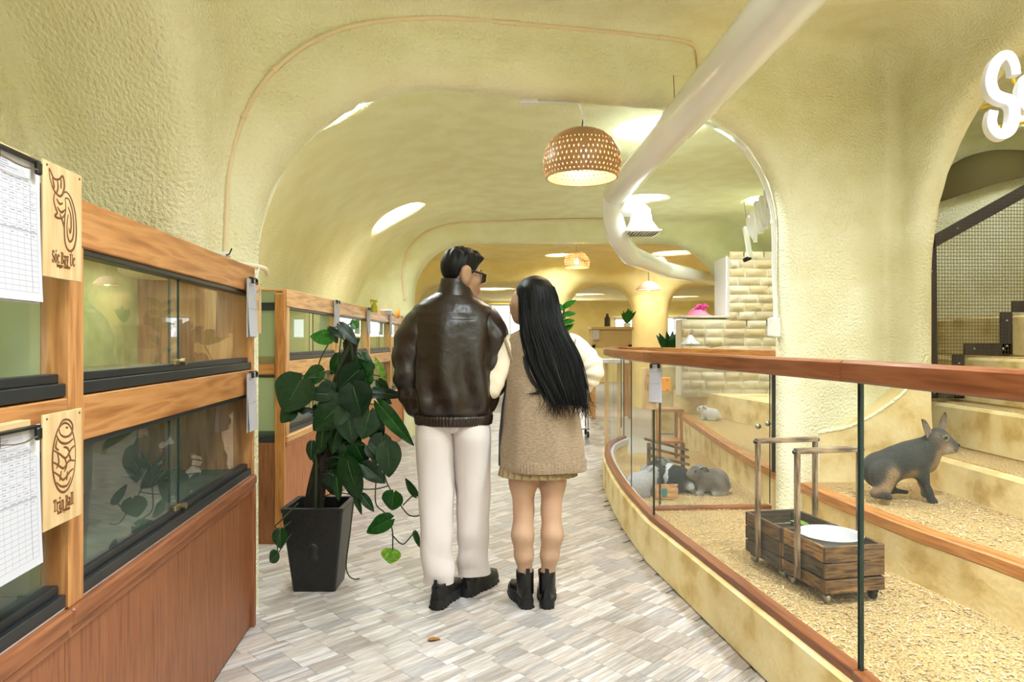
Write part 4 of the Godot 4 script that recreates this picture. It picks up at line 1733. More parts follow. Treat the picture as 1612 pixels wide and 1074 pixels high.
func terrarium(f: Frame, s0: float, s1: float, label: String, split: float, pale: bool, last: bool, group := "", depth := 0.52) -> void:
	var o := thing("terrarium_cabinet", label, "cabinet", f.at((s0 + s1) / 2, 0, -depth / 2), group)
	var wood: Material = M.oak_pale if pale else M.oak
	var brd: Material = M.board_pale if pale else M.board
	var pw := 0.066
	var pe := 0.030 if last else 0.0
	# base
	one(f, o, "base", brd, [s0, s1, 0.0, 0.655, -depth, -0.022], 0.0)
	var n := maxi(3, int(round((s1 - s0) / 0.19)))
	for i in n:
		var a := lerpf(s0, s1 - 0.035 * float(last), float(i) / n)
		var b := lerpf(s0, s1 - 0.035 * float(last), float(i + 1) / n)
		var g := Geo.new()
		g.shift = Vector2(rng.randf() * 4, rng.randf() * 4)
		f.box(g, a + 0.0008, b - 0.0008, 0.012, 0.648, -0.024, -0.004, 0.0015)
		part(o, "board", g, brd)
	if last:
		one(f, o, "end_stile", brd, [s1 - 0.035, s1, 0.0, 0.655, -0.03, 0.012], 0.003)
	one(f, o, "plinth_shade_strip", M.black_metal, [s0, s1, 0.0, 0.012, -0.03, -0.008], 0.0)  # black strip stands for the shade under the base boards
	one(f, o, "cap", wood if pale else brd, [s0, s1, 0.655, 0.70, -0.10, 0.016], 0.006)
	one(f, o, "moulding", brd, [s0, s1, 0.628, 0.655, -0.02, 0.006], 0.004)
	one(f, o, "pale_edge", M.paper, [s0 + pw, s1 - pe, 0.70, 0.706, -0.02, -0.004], 0.001, "thin white sealant line")
	# timber front
	one(f, o, "post", wood, [s0, s0 + pw, 0.70, 1.545, -0.06, 0.004], 0.003)
	if last:
		one(f, o, "post", wood, [s1 - pe, s1, 0.70, 1.66, -0.5, 0.004], 0.003)
	one(f, o, "fascia", wood, [s0, s1, 1.545, 1.66, -0.022, 0.006], 0.003)
	one(f, o, "mid_rail", wood, [s0 + pw, s1 - pe, 1.08, 1.188, -0.022, 0.003], 0.003)
	one(f, o, "back", M.tank_back, [s0, s1, 1.19, 1.66, -depth, -depth + 0.02], 0.0, "back wall of the upper tank, reflected yellow walls put in its pale green")
	one(f, o, "back", M.tank_dark, [s0, s1, 0.66, 1.19, -depth, -depth + 0.02], 0.0, "back wall of the lower tank, its dimness put in the colour")
	one(f, o, "side_panel", M.tank_side, [s0 + 0.002, s0 + 0.02, 0.70, 1.66, -depth, -0.06], 0.0)
	if last and not pale:
		one(f, o, "side_panel", M.tank_side, [s1 - 0.02, s1 - 0.002, 0.70, 1.66, -depth, -0.5], 0.0)
	for tank in [[1.188, 1.545, 1.20], [0.70, 1.08, 0.712]]:
		var y0: float = tank[0]
		var y1: float = tank[1]
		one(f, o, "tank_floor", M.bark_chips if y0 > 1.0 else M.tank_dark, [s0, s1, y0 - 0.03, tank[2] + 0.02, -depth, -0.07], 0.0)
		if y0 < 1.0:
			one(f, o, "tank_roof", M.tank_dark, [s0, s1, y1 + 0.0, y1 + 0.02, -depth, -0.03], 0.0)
		one(f, o, "sill_frame", M.black_metal, [s0 + pw, s1 - pe, y0 + 0.004, y0 + 0.034, -0.055, -0.002], 0.002)
		one(f, o, "sill_track", M.black_metal, [s0 + pw, s1 - pe, y0 + 0.034, y0 + 0.056, -0.05, -0.018], 0.002)
		one(f, o, "head_frame", M.black_metal, [s0 + pw, s1 - pe, y1 - 0.016, y1, -0.05, -0.004], 0.002)
		var m := lerpf(s0 + pw, s1 - pe, split)
		for w in [[s0 + pw, m + 0.02, -0.026], [m - 0.02, s1 - pe, -0.040]]:
			var g := Geo.new()
			g.quad(f.at(w[0], y0 + 0.05, w[2]), f.at(w[1], y0 + 0.05, w[2]), f.at(w[1], y1 - 0.01, w[2]), f.at(w[0], y1 - 0.01, w[2]), f.q)
			var pn := part(o, "pane", g, M.glass)
			var eg := Geo.new()
			var es: float = w[1] if w[2] > -0.03 else w[0]
			f.box(eg, es - 0.002, es + 0.002, y0 + 0.05, y1 - 0.01, w[2] - 0.004, w[2] + 0.003, 0.0)
			part(pn, "pane_edge", eg, M.glass_edge, "dark green polished edge")
		if not pale:
			var lg := Geo.new()
			var lc := f.at(m + 0.005, y0 + 0.062, -0.012)
			lg.tube([lc - f.q * 0.016, lc + f.q * 0.004, lc + f.q * 0.004, lc + f.q * 0.018], [0.009, 0.009, 0.012, 0.012], 14)
			var lk := part(o, "lock", lg, M.brass)
			var l2 := Geo.new()
			f.box(l2, m - 0.04, m + 0.0, y0 + 0.052, y0 + 0.07, -0.024, -0.012, 0.003)
			part(lk, "catch", l2, M.brass)
	# added strip, unseen under the tank top, brightens the upper tank
	var lt := Geo.new()
	f.box(lt, s0 + 0.2, s1 - 0.2, 1.630, 1.642, -0.30, -0.24, 0.002)
	part(o, "added_light_strip", lt, M.added_led)
	one(f, o, "top", wood, [s0, s1, 1.645, 1.66, -depth, -0.022], 0.002)
	var al := AreaLight3D.new()  # fill light added for the upper tank
	al.name = "tank_fill_light"
	add_child(al, true)
	al.area_size = Vector2(maxf(s1 - s0 - 0.3, 0.2), 0.06)
	al.light_color = Color(0.95, 1.0, 0.86)
	al.light_energy = 0.28 if not pale else 0.35
	al.position = f.at((s0 + s1) / 2, 1.622, -0.27)
	al.basis = Basis(f.s, f.q, f.s.cross(f.q)) if (f.s.cross(f.q)).y > 0.0 else Basis(f.s, -f.q, -f.s.cross(f.q))
	al.area_range = 10.0
	al.area_attenuation = 2.0
	al.shadow_enabled = true


var cab1: Frame
var cab2: Frame


func build_cabinets() -> void:
	cab1 = front_frame(-1.202, 3.175, Vector2(-0.108, 1.0))
	terrarium(cab1, -1.602, 0.0, "dark oak terrarium cabinet nearest the pillar with two rows of sliding glass panes", 0.44, false, true)
	terrarium(cab1, -3.20, -1.604, "nearest terrarium cabinet at the left edge, partly covered by clipboards", 0.5, false, false)
	cab2 = front_frame(-1.478, 4.46, Vector2(0.0, 1.0))
	var ends := [0.0, 1.29, 2.57, 3.84, 4.82]
	var said := ["pale oak terrarium cabinet directly behind the potted plant, first of the far row", "second pale oak terrarium cabinet of the far row, above the plant's right leaves", "third pale oak terrarium cabinet of the far row, with green plants in its glass", "last pale oak terrarium cabinet of the far row, beside the man's left sleeve"]
	for i in 4:
		terrarium(cab2, ends[i], ends[i + 1] - 0.002, said[i], 0.5, true, i == 3)
	# the glazed near end of the far row
	var o := thing("end_panel", "yellowish wooden end frame of the far cabinet row beside the pillar", "panel", cab2.at(-0.03, 0, -0.2))
	one(cab2, o, "post", M.ledge, [-0.03, -0.004, 0.0, 1.63, -0.062, 0.0], 0.003)
	one(cab2, o, "base_board", M.board, [-0.03, -0.004, 0.0, 0.66, -0.52, -0.064], 0.003)
	one(cab2, o, "rail", M.ledge, [-0.03, -0.004, 1.10, 1.17, -0.52, -0.064], 0.003)
	one(cab2, o, "top_rail", M.black_metal, [-0.03, -0.004, 1.52, 1.57, -0.52, -0.064], 0.003)
	one(cab2, o, "lower_rail", M.black_metal, [-0.03, -0.004, 0.66, 0.70, -0.52, -0.064], 0.003)
	# some plants and stones inside the tanks
	for i in 8:
		var unit := i % 4
		var s: float = lerpf(ends[unit], ends[unit + 1], rng.randf_range(0.35, 0.7))
		var up := i < 4
		var c := cab2.at(s, 1.225 if up else 0.735, rng.randf_range(-0.32, -0.24))
		tank_bush(c, rng.randf_range(0.10, 0.14), "leafy plant inside the " + ("upper" if up else "lower") + " tank of the " + ["first", "second", "third", "last"][unit] + " far cabinet")
	for i in 2:
		tank_bush(cab1.at([-1.1, -0.4][i], 0.735, -0.3), 0.12, "dim plant in the nearer cabinet's lower tank, " + ["closest to the snake plaque", "closest to the yellow pillar"][i])
	# things lying on top of the far row
	var sb := thing("spray_bottle", "small yellow green spray bottle on top of the far cabinet row", "bottle", P(589, 492, 7.0))
	var c := P(589, 492, 7.0)
	var g := Geo.new()
	g.lathe([Vector2(0.001, 0.0), Vector2(0.033, 0.0), Vector2(0.035, 0.01), Vector2(0.034, 0.06), Vector2(0.018, 0.085), Vector2(0.013, 0.10), Vector2(0.001, 0.10)], 18, c)
	part(sb, "body", g, M.yellow_plastic)
	var h := Geo.new()
	h.box(c + Vector3(-0.004, 0.118, 0), Vector3(0.075, 0.028, 0.024), Basis(Vector3.BACK, -0.15), 0.006)
	h.bar(c + Vector3(-0.034, 0.105, 0), c + Vector3(-0.03, 0.08, 0), 0.012, 0.008)
	part(sb, "trigger_head", h, M.yellow_plastic)
	var cl := thing("fabric_cone", "small folded orange cloth cone standing on the far end of the cabinet row", "cloth", P(623, 499, 8.7))
	var k := P(623, 499, 8.7)
	var cg := Geo.new()
	cg.lathe([Vector2(0.001, 0.0), Vector2(0.05, 0.0), Vector2(0.035, 0.05), Vector2(0.02, 0.09), Vector2(0.001, 0.12)], 14, k, Basis(Vector3.BACK, -0.4))
	part(cl, "cone", cg, M.orange_fabric)
	var bx := thing("small_box", "pale box lying beside the orange cloth on the far cabinet row", "box", P(608, 496, 8.0))
	var bg := Geo.new()
	bg.box(P(608, 492, 8.0), Vector3(0.12, 0.06, 0.16), Basis.IDENTITY, 0.008)
	part(bx, "carton", bg, M.paper)


func tank_bush(c: Vector3, r: float, label: String) -> void:
	var o := thing("tank_plant", label, "plant", c, "plants in the tanks")
	var g := Geo.new()
	for i in 34:
		var a := rng.randf() * TAU
		var e := rng.randf_range(0.3, 1.4)
		var dir := Vector3(cos(a) * cos(e), sin(e), sin(a) * cos(e))
		var l := r * rng.randf_range(0.6, 1.4)
		var sd := dir.cross(Vector3.UP).normalized() * l * 0.13
		var mid := c + dir * l * 0.55 + Vector3(0, l * 0.1, 0)
		var tip := c + dir * l - Vector3(0, l * 0.08, 0)
		g.quad(c, mid - sd, tip, mid + sd, Vector3.UP)
	stuff(part(o, "foliage", g, M["leaf_%d" % (1 + rng.randi() % 2)]))


func clip(o: Node3D, c: Vector3, s: Vector3, q: Vector3, w: float) -> void:   # black binder clip with wire arms
	var b := Basis(s, Vector3.UP, s.cross(Vector3.UP))
	var g := Geo.new()
	g.box(c + Vector3(0, 0.012, 0) + q * 0.002, Vector3(w, 0.006, 0.016), b, 0.001)
	var cp := part(o, "clip", g, M.black_plastic)
	for k in [-1.0, 1.0]:
		var e := Geo.new()
		e.box(c + s * k * w * 0.43 + q * 0.010 + Vector3(0, -0.002, 0), Vector3(0.016, 0.026, 0.010), b, 0.003)
		part(cp, "clip_jaw", e, M.black_plastic)
	var t := Geo.new()
	t.tube([c - s * w * 0.40 + q * 0.012 + Vector3(0, -0.006, 0), c - s * w * 0.1 + q * 0.014 + Vector3(0, -0.012, 0), c + s * w * 0.1 + q * 0.014 + Vector3(0, -0.012, 0), c + s * w * 0.40 + q * 0.012 + Vector3(0, -0.006, 0)], 0.0016, 6)
	part(cp, "clip_wire", t, M.brass)


const PAGE_SIGN := -1.0
var sheet_tex: ImageTexture


func sheet(o: Node3D, c: Vector3, s: Vector3, q: Vector3, w: float, h: float) -> void:   # a few pages with a printed table; c is the middle of the top edge
	if sheet_tex == null:
		var im := Image.create(256, 400, false, Image.FORMAT_RGB8)
		im.fill(Color(0.76, 0.75, 0.785))
		var r := RandomNumberGenerator.new()
		r.seed = 5
		for i in 22:
			im.fill_rect(Rect2i(16, 60 + i * 15, 224, 1), Color(0.52, 0.51, 0.56))
		for i in 9:
			im.fill_rect(Rect2i(16 + i * 28, 60, 1, 316), Color(0.56, 0.55, 0.60))
		for i in 5:
			im.fill_rect(Rect2i(26, 26 + i * 6, 60 + r.randi() % 120, 2), Color(0.5, 0.49, 0.54))
		for i in 80:
			im.fill_rect(Rect2i(20 + (r.randi() % 8) * 28, 66 + (i % 11) * 15, 8 + r.randi() % 12, 2), Color(0.45, 0.44, 0.50))
		im.fill_rect(Rect2i(16, 205, 224, 2), Color(0.42, 0.41, 0.46))
		im.fill_rect(Rect2i(212, 60, 2, 316), Color(0.5, 0.49, 0.54))
		sheet_tex = ImageTexture.create_from_image(im)
		var m := mat("printed_sheet", Color(1, 1, 1), 0.8)
		m.albedo_texture = sheet_tex
		m.uv1_scale = Vector3(1, 1, 1)
	var pg := Geo.new()
	for k in 2:
		pg.box(c + Vector3(0, -h * 0.5 - 0.004 * k, 0) + q * (0.003 - 0.003 * k) + s * 0.003 * k, Vector3(w, h, 0.0012), Basis(s, Vector3.UP, s.cross(Vector3.UP)), 0.0)
	part(o, "pages", pg, M.paper)
	var g := Geo.new()
	var rings := []
	for i in 9:
		var t := i / 8.0
		var bow := q * (0.0045 + 0.010 * t * t)
		rings.append(PackedVector3Array([c - s * w / 2 + Vector3(0, -h * t, 0) + bow, c + s * w / 2 + Vector3(0, -h * t, 0) + bow * 0.7]))
	g.loft(rings, false, 0, PAGE_SIGN)
	for i in 9:
		g.uv[i * 2] = Vector2(0, i / 8.0)
		g.uv[i * 2 + 1] = Vector2(1, i / 8.0)
	part(o, "printed_page", g, M.printed_sheet, "top page with a printed grid")


func text_part(o: Node3D, txt: String, size: float, at: Vector3, s: Vector3, q: Vector3, m: Material, serif := true, squeeze := 1.0) -> void:
	var t := TextMesh.new()
	var f := SystemFont.new()
	f.font_names = PackedStringArray(["Droid Serif" if serif else "Droid Sans"])
	f.font_weight = 700
	t.font = f
	t.text = txt
	t.font_size = 64
	t.pixel_size = size / 64.0
	t.depth = 0.001
	var n := MeshInstance3D.new()
	n.name = "lettering"
	n.mesh = t
	n.material_override = m
	o.add_child(n, true)
	n.position = at - origin(o)
	n.basis = Basis(s * squeeze, Vector3.UP, q)


func plaque(label: String, c: Vector3, s: Vector3, q: Vector3, w: float, h: float, kind: int, title: String, group := "") -> void:   # c is the middle of the board
	var o := thing("wooden_plaque", label, "plaque", c - Vector3(0, h / 2, 0), group)
	var b := Basis(s, Vector3.UP, q)
	var g := Geo.new()
	g.box(c, Vector3(w, h, 0.005), b, 0.001)
	part(o, "board", g, M.ply)
	for k in [-1.0, 1.0]:
		var pin := Geo.new()
		pin.lathe([Vector2(0.001, 0.002), Vector2(0.003, 0.0)], 8, c + s * k * w * 0.42 + Vector3(0, h * 0.46, 0) + q * 0.003, Basis(s, Vector3.UP, q) * Basis(Vector3.RIGHT, PI / 2))
		part(o, "pin", pin, M.burnt)
	var eg := Geo.new()
	var lines := []
	if kind == 0:     # a curled glider with a striped back and a round tail
		lines = [
			[[-0.34, 0.34], [-0.36, 0.44], [-0.25, 0.36], [-0.12, 0.37], [-0.02, 0.42], [0.02, 0.33], [-0.02, 0.24], [-0.10, 0.20], [-0.20, 0.22], [-0.26, 0.25], [-0.30, 0.29], [-0.34, 0.34]],
			[[-0.28, 0.36], [-0.24, 0.28], [-0.26, 0.25]], [[-0.16, 0.37], [-0.14, 0.28], [-0.18, 0.22]], [[-0.06, 0.38], [-0.07, 0.28]],
			[[-0.22, 0.22], [-0.25, 0.14], [-0.20, 0.06], [-0.16, 0.02], [-0.22, -0.02], [-0.12, -0.03], [-0.02, -0.01], [0.04, 0.04]],
			[[-0.02, 0.24], [0.08, 0.27], [0.20, 0.22], [0.30, 0.10], [0.34, -0.06], [0.33, -0.20], [0.26, -0.31], [0.14, -0.34], [0.05, -0.28], [0.02, -0.16], [0.03, -0.02], [0.06, 0.10], [0.04, 0.2]],
			[[0.04, 0.2], [0.14, 0.2], [0.24, 0.08], [0.27, -0.08], [0.24, -0.20], [0.16, -0.24], [0.10, -0.18], [0.09, -0.06], [0.12, 0.04]],
			[[0.12, 0.12], [0.19, 0.04], [0.2, -0.08], [0.17, -0.15], [0.14, -0.1]], [[-0.18, 0.16], [-0.10, 0.12], [-0.02, 0.14]], [[-0.16, 0.08], [-0.06, 0.04], [0.04, 0.08]], [[-0.1, 0.02], [0.0, -0.08], [0.02, -0.14]],
		]
	elif kind == 1:   # a coiled snake
		var ov := []
		for i in 25:
			var a := TAU * i / 24.0
			ov.append([0.30 * cos(a) + 0.02, 0.05 + 0.36 * sin(a) - 0.02])
		lines = [ov,
			[[-0.12, 0.36], [-0.02, 0.42], [0.14, 0.41], [0.24, 0.34], [0.20, 0.26], [0.06, 0.24], [-0.08, 0.28], [-0.12, 0.36]],
			[[-0.2, 0.3], [-0.08, 0.2], [0.1, 0.17], [0.26, 0.2]], [[-0.27, 0.14], [-0.1, 0.08], [0.06, 0.02], [0.2, 0.1], [0.3, 0.12]],
			[[-0.28, 0.02], [-0.16, -0.02], [0.0, -0.08], [0.14, -0.02], [0.3, -0.04]], [[-0.26, -0.08], [-0.12, -0.14], [0.0, -0.2], [0.16, -0.14], [0.26, -0.12]],
			[[-0.18, -0.2], [-0.06, -0.26], [0.1, -0.27], [0.2, -0.2]], [[-0.16, 0.1], [-0.12, 0.0], [-0.18, -0.06]], [[0.02, 0.03], [0.08, -0.06], [0.02, -0.12]], [[0.14, 0.05], [0.2, -0.02]], [[-0.06, -0.1], [-0.1, -0.2]], [[0.1, -0.12], [0.08, -0.22]],
			[[-0.16, 0.24], [-0.2, 0.16], [-0.12, 0.12]], [[0.06, 0.34], [0.12, 0.33]], [[0.0, 0.14], [0.1, 0.12], [0.16, 0.06]],
		]
	else:             # a small long-legged animal
		lines = [[[-0.2, 0.2], [-0.1, 0.3], [0.08, 0.28], [0.2, 0.36], [0.3, 0.3], [0.22, 0.22], [0.18, 0.1], [0.16, -0.14]], [[-0.2, 0.2], [-0.24, 0.02], [-0.18, -0.14]], [[-0.1, 0.1], [-0.08, -0.14]], [[0.06, 0.1], [0.06, -0.14]]]
	for l in lines:
		var pts := []
		for p in l:
			pts.append(c + s * p[0] * w + Vector3(0, p[1] * h * 0.86 + h * 0.06, 0) + q * 0.0022)
		var sp := spline(pts, 4)
		var rad := []
		for i in sp.size():
			rad.append(w * (0.011 + 0.010 * sin(PI * i / (sp.size() - 1))))
		eg.tube(sp, rad, 6)
	# press the strokes flat on the board
	for i in eg.v.size():
		var k := (eg.v[i] - c).dot(q)
		eg.v[i] += q * (0.0026 + (k - 0.0022) * 0.18 - k)
	part(o, "engraving", eg, M.burnt, "brown burnt line drawing of an animal")
	if title:
		text_part(o, title, h * 0.15, c + Vector3(0, -h * 0.315, 0) + q * 0.003, s, q, M.burnt, true, 0.47)
		text_part(o, "Sugar Glider" if kind == 0 else "Ball Python", h * 0.045, c + Vector3(0, -h * 0.385, 0) + q * 0.003, s, q, M.burnt, true, 0.8)


func build_notices() -> void:
	var s := cab1.s
	var q := cab1.q
	# a plaque and a clipboard cover the post between the nearer cabinets, on both rows
	for r in 2:
		var yt: float = [1.700, 1.165][r]
		var sp := -1.602
		plaque(["plywood plaque engraved with a curled glider, upper left", "plywood plaque engraved with a coiled snake, below the glider plaque"][r], cab1.at(sp - 0.088, yt - 0.122, 0.034), s, q, 0.155, 0.245, r, ["Sóc Bay Úc", "Trăn Ball"][r], "animal name plaques")
		var o := thing("clipboard", ["clipped stack of printed sheets beside the glider plaque", "clipped stack of printed sheets beside the snake plaque"][r], "clipboard", cab1.at(sp - 0.26, yt - 0.27, 0.02), "clipped feeding sheets")
		sheet(o, cab1.at(sp - 0.286, yt - 0.015, 0.036), s, q, 0.205, 0.285)
		clip(o, cab1.at(sp - 0.278, yt - 0.03, 0.042), s, q, 0.155)
		var bk := Geo.new()
		cab1.box(bk, sp - 0.365, sp - 0.205, yt - 0.02, yt - 0.004, 0.012, 0.034, 0.001)
		part(o, "board", bk, M.ply)
	var pen := Geo.new()
	pen.tube([cab1.at(-1.85, 1.668, -0.02), cab1.at(-1.73, 1.668, 0.0)], 0.005, 8)
	single("pen", "blue pen lying on top of the nearest cabinet beside the clipboard", "pen", pen, mat("blue_plastic", Color(0.25, 0.42, 0.72), 0.4))
	for r in 2:
		var yt: float = [1.605, 1.185][r]
		var o := thing("clipboard", ["narrow looking clipped sheets at the far end of the nearer cabinet, upper row", "narrow looking clipped sheets at the far end of the nearer cabinet, lower row"][r], "clipboard", cab1.at(-0.12, yt - 0.27, 0.02), "clipped feeding sheets")
		sheet(o, cab1.at(-0.115, yt - 0.01, 0.02), s, q, 0.15, 0.255)
		clip(o, cab1.at(-0.115, yt - 0.015, 0.026), s, q, 0.08)
		if r == 0:
			plaque("plywood plaque behind the clipped sheets at the far end of the nearer cabinet", cab1.at(-0.005, yt - 0.13, 0.018), s, q, 0.13, 0.24, 2, "", "animal name plaques")
			var pc := Geo.new()
			pc.tube([cab1.at(-0.08, yt - 0.0, 0.03), cab1.at(-0.02, yt + 0.05, 0.03)], 0.004, 6)
			single("pencil", "white pencil stuck behind the clipped sheets on the nearer cabinet", "pencil", pc, M.white_plastic)
	for i in 3:
		var sx: float = [1.26, 2.52, 3.80][i]
		var o := thing("clipboard", "white clipped sheets hanging on the far cabinet row, " + ["nearest of three", "middle of three", "farthest of three"][i], "clipboard", cab2.at(sx, 1.4, 0.01), "clipped feeding sheets")
		sheet(o, cab2.at(sx - 0.02, 1.655, 0.014), cab2.s, cab2.q, 0.17, 0.26)
		clip(o, cab2.at(sx - 0.02, 1.645, 0.02), cab2.s, cab2.q, 0.09)
	# on the glass fence
	var fs := Vector3(0.795 - 0.82, 0, -0.35).normalized()
	var fq := Vector3(-1, 0, 0.05).normalized()
	var dd := 4.04
	var c := Vector3(0.792, 1.215, -3.90)
	plaque("small plywood plaque with an animal figure hanging on the glass fence", P(1024, 609, 3.95) + Vector3(-0.01, -0.01, 0), Vector3(0.8, 0, 0.6), Vector3(-0.6, 0, 0.8), 0.085, 0.24, 2, "", "animal name plaques")
	var o3 := thing("clipboard", "narrow white clipped sheets hanging from the fence handrail", "clipboard", P(1032, 640, 3.93), "clipped feeding sheets")
	sheet(o3, P(1032, 574, 3.92), Vector3(0.8, 0, 0.6), Vector3(-0.6, 0, 0.8), 0.07, 0.215)
	clip(o3, P(1032, 576, 3.90), Vector3(0.8, 0, 0.6), Vector3(-0.6, 0, 0.8), 0.055)


# ---------------------------------------------------------------- the far end of the walkway
func upright_plant(label: String, c: Vector3, h: float, n: int, kind: int) -> void:
	var o := thing("potted_plant", label, "plant", c)
	var pg := Geo.new()
	pg.lathe([Vector2(0.001, 0.0), Vector2(h * 0.14, 0.0), Vector2(h * 0.18, h * 0.24), Vector2(h * 0.16, h * 0.24), Vector2(h * 0.15, h * 0.2), Vector2(0.001, h * 0.2)], 18, c)
	part(o, "pot", pg, M.letter_white)
	for i in n:
		var g := Geo.new()
		var a := TAU * i / n + rng.randf() * 0.5
		var lean := rng.randf_range(0.12, 0.5)
		var dir := Vector3(cos(a) * lean, 1.0, sin(a) * lean * 0.6).normalized()
		var l := h * rng.randf_range(0.55, 0.85)
		var sd := dir.cross(Vector3(0, 0.2, 1)).normalized()
		var rings := []
		for k in 7:
			var t := k / 6.0
			var w := h * 0.10 * sin(PI * clampf(t * 0.92 + 0.05, 0, 1))
			var p := c + Vector3(0, h * 0.2, 0) + dir * l * t + Vector3(cos(a), -0.2, sin(a)) * lean * l * 0.5 * t * t
			rings.append(PackedVector3Array([p - sd * w, p + Vector3(0, 0, 0.15 * w), p + sd * w]))
		g.loft(rings, false, 0, 1.0)
		part(o, "leaf", g, M["leaf_%d" % kind])


func build_far() -> void:
	# bright windows in the last wall
	var k := 0
	for w in [[P(803, 505, 21.9), 1.3, 1.0], [P(985, 517, 21.9), 0.72, 0.62], [P(1062, 520, 21.9), 0.8, 0.8], [P(700, 500, 21.9), 0.9, 0.9]]:
		var c: Vector3 = w[0]
		k += 1
		var o := Node3D.new()
		o.name = "window_%d" % (40 + k)
		add_child(o, true)
		o.set_meta("kind", "structure")
		o.set_meta("label", "bright daylit window in the far wall")
		var g := Geo.new()
		g.box(c, Vector3(w[1], w[2], 0.02), Basis.IDENTITY, 0.0)
		part(o, "pane", g, M.daylight)
		for s in [[Vector3(0, w[2] / 2, 0), Vector3(w[1] + 0.1, 0.06, 0.06)], [Vector3(0, -w[2] / 2, 0), Vector3(w[1] + 0.1, 0.06, 0.08)], [Vector3(w[1] / 2, 0, 0), Vector3(0.06, w[2], 0.06)], [Vector3(-w[1] / 2, 0, 0), Vector3(0.06, w[2], 0.06)], [Vector3(0, 0, 0.0), Vector3(0.04, w[2], 0.05)]]:
			var f := Geo.new()
			f.box(c + s[0] + Vector3(0, 0, 0.01), s[1], Basis.IDENTITY, 0.006)
			part(o, "frame", f, M.letter_white)
	var al := AreaLight3D.new()
	al.name = "window_lamp"
	add_child(al, true)
	al.area_size = Vector2(2.0, 1.0)
	al.light_energy = 4.0
	al.position = P(880, 505, 21.6)
	al.area_range = 30.0
	al.shadow_enabled = true
	al.rotation.y = PI
	# counter with a tag, bottle and plant
	var o := thing("counter", "pale wooden counter with a white tag at the end of the walkway", "counter", P(968, 560, 9.6))
	var z := 11.6
	var c := P(962, 515, z)
	var g := Geo.new()
	g.box(c + Vector3(0.02, -0.02, -0.25), Vector3(0.72, 0.05, 0.55), Basis.IDENTITY, 0.006)
	part(o, "top", g, M.counter)
	var b := Geo.new()
	b.box(c + Vector3(0.02, -0.20, -0.27), Vector3(0.68, 0.31, 0.48), Basis.IDENTITY, 0.006)
	part(o, "apron", b, M.counter)
	for x in [-0.29, 0.33]:
		for q in [-0.06, -0.46]:
			var l := Geo.new()
			var foot := Vector3(c.x + x, 0.0, c.z + q)
			l.bar(foot, Vector3(c.x + x, c.y - 0.3, c.z + q), 0.06, 0.06)
			part(o, "leg", l, M.oak_pale)
	var tg := Geo.new()
	tg.box(P(938, 527, z - 0.05), Vector3(0.11, 0.16, 0.01), Basis.IDENTITY, 0.001)
	single("paper_tag", "white paper tag hanging on the pale counter", "tag", tg, M.paper)
	var bt := thing("bottle", "slim dark bottle standing on the pale counter", "bottle", P(956, 513, z + 0.15))
	var bg := Geo.new()
	bg.lathe([Vector2(0.001, 0), Vector2(0.05, 0.0), Vector2(0.05, 0.14), Vector2(0.025, 0.18), Vector2(0.022, 0.22), Vector2(0.001, 0.22)], 16, P(956, 514, z + 0.2))
	part(bt, "body", bg, M.old_wood_dark)
	upright_plant("bright green upright leafy plant on the pale counter before a window", P(987, 515, z + 0.25) + Vector3(0, -0.02, 0), 0.36, 11, 2)
	var tp := thing("potted_plant", "slender green potted plant behind the woman's hair, on her right side", "plant", Vector3(P(886, 540, 8.9).x, 0.0, -8.9))
	var t0 := Vector3(P(886, 540, 8.9).x, 0.0, -8.9)
	var tpg := Geo.new()
	tpg.lathe([Vector2(0.001, 0.0), Vector2(0.13, 0.0), Vector2(0.17, 0.30), Vector2(0.15, 0.30), Vector2(0.14, 0.25), Vector2(0.001, 0.25)], 20, t0)
	part(tp, "pot", tpg, M.letter_white)
	var tst := Geo.new()
	tst.tube(spline([t0 + Vector3(0, 0.25, 0), t0 + Vector3(0.01, 1.0, 0), t0 + Vector3(0.0, 1.5, 0), t0 + Vector3(0.02, 1.78, 0)], 4), 0.012, 8)
	part(tp, "stem", tst, M.stem)
	for l in [[1.76, 0.2, 0.16], [1.74, 2.6, 0.16], [1.66, 0.0, 0.17], [1.62, 3.2, 0.15], [1.56, 0.4, 0.15], [1.5, 2.9, 0.16], [1.45, -0.3, 0.14], [1.3, 0.3, 0.15], [1.2, 2.8, 0.15]]:
		var lg := Geo.new()
		var a := t0 + Vector3(0.01, l[0], 0)
		leaf_mesh(lg, a, a + Vector3(cos(l[1]) * l[2], 0.06 + 0.05 * sin(l[0] * 40.0), sin(l[1]) * l[2] * 0.6), 0.085, Vector3(0, 0.6, 0.8).normalized(), 0.2)
		part(tp, "leaf", lg, M.leaf_2)
	upright_plant("dark green plant at the far end left of the low stone wall", Vector3(P(1056, 540, 9.9).x, 0.95, -9.9), 0.55, 12, 1)
	var st := Geo.new()
	st.box(Vector3(P(1056, 540, 9.9).x, 0.475, -9.9), Vector3(0.4, 0.95, 0.4), Basis.IDENTITY, 0.01)
	single("plant_stand", "plain cream block carrying the dark green plant at the far end", "stand", st, M.render)
	# standing timber frame and trolley seen past the woman's elbow
	var fr := thing("display_frame", "tall pale timber display frame standing beyond the fence's far end", "frame", P(957, 680, 8.3))
	for x in [955, 975]:
		var pg := Geo.new()
		var p := P(x, 600, 8.6)
		pg.box(Vector3(p.x, 0.53, p.z), Vector3(0.05, 1.06, 0.05), Basis.IDENTITY, 0.004)
		part(fr, "post", pg, M.ply)
	var pt := Geo.new()
	var pc := P(965, 560, 8.6)
	pt.box(Vector3(pc.x, 1.07, pc.z), Vector3(0.34, 0.05, 0.36), Basis.IDENTITY, 0.006)
	part(fr, "top", pt, M.paper)
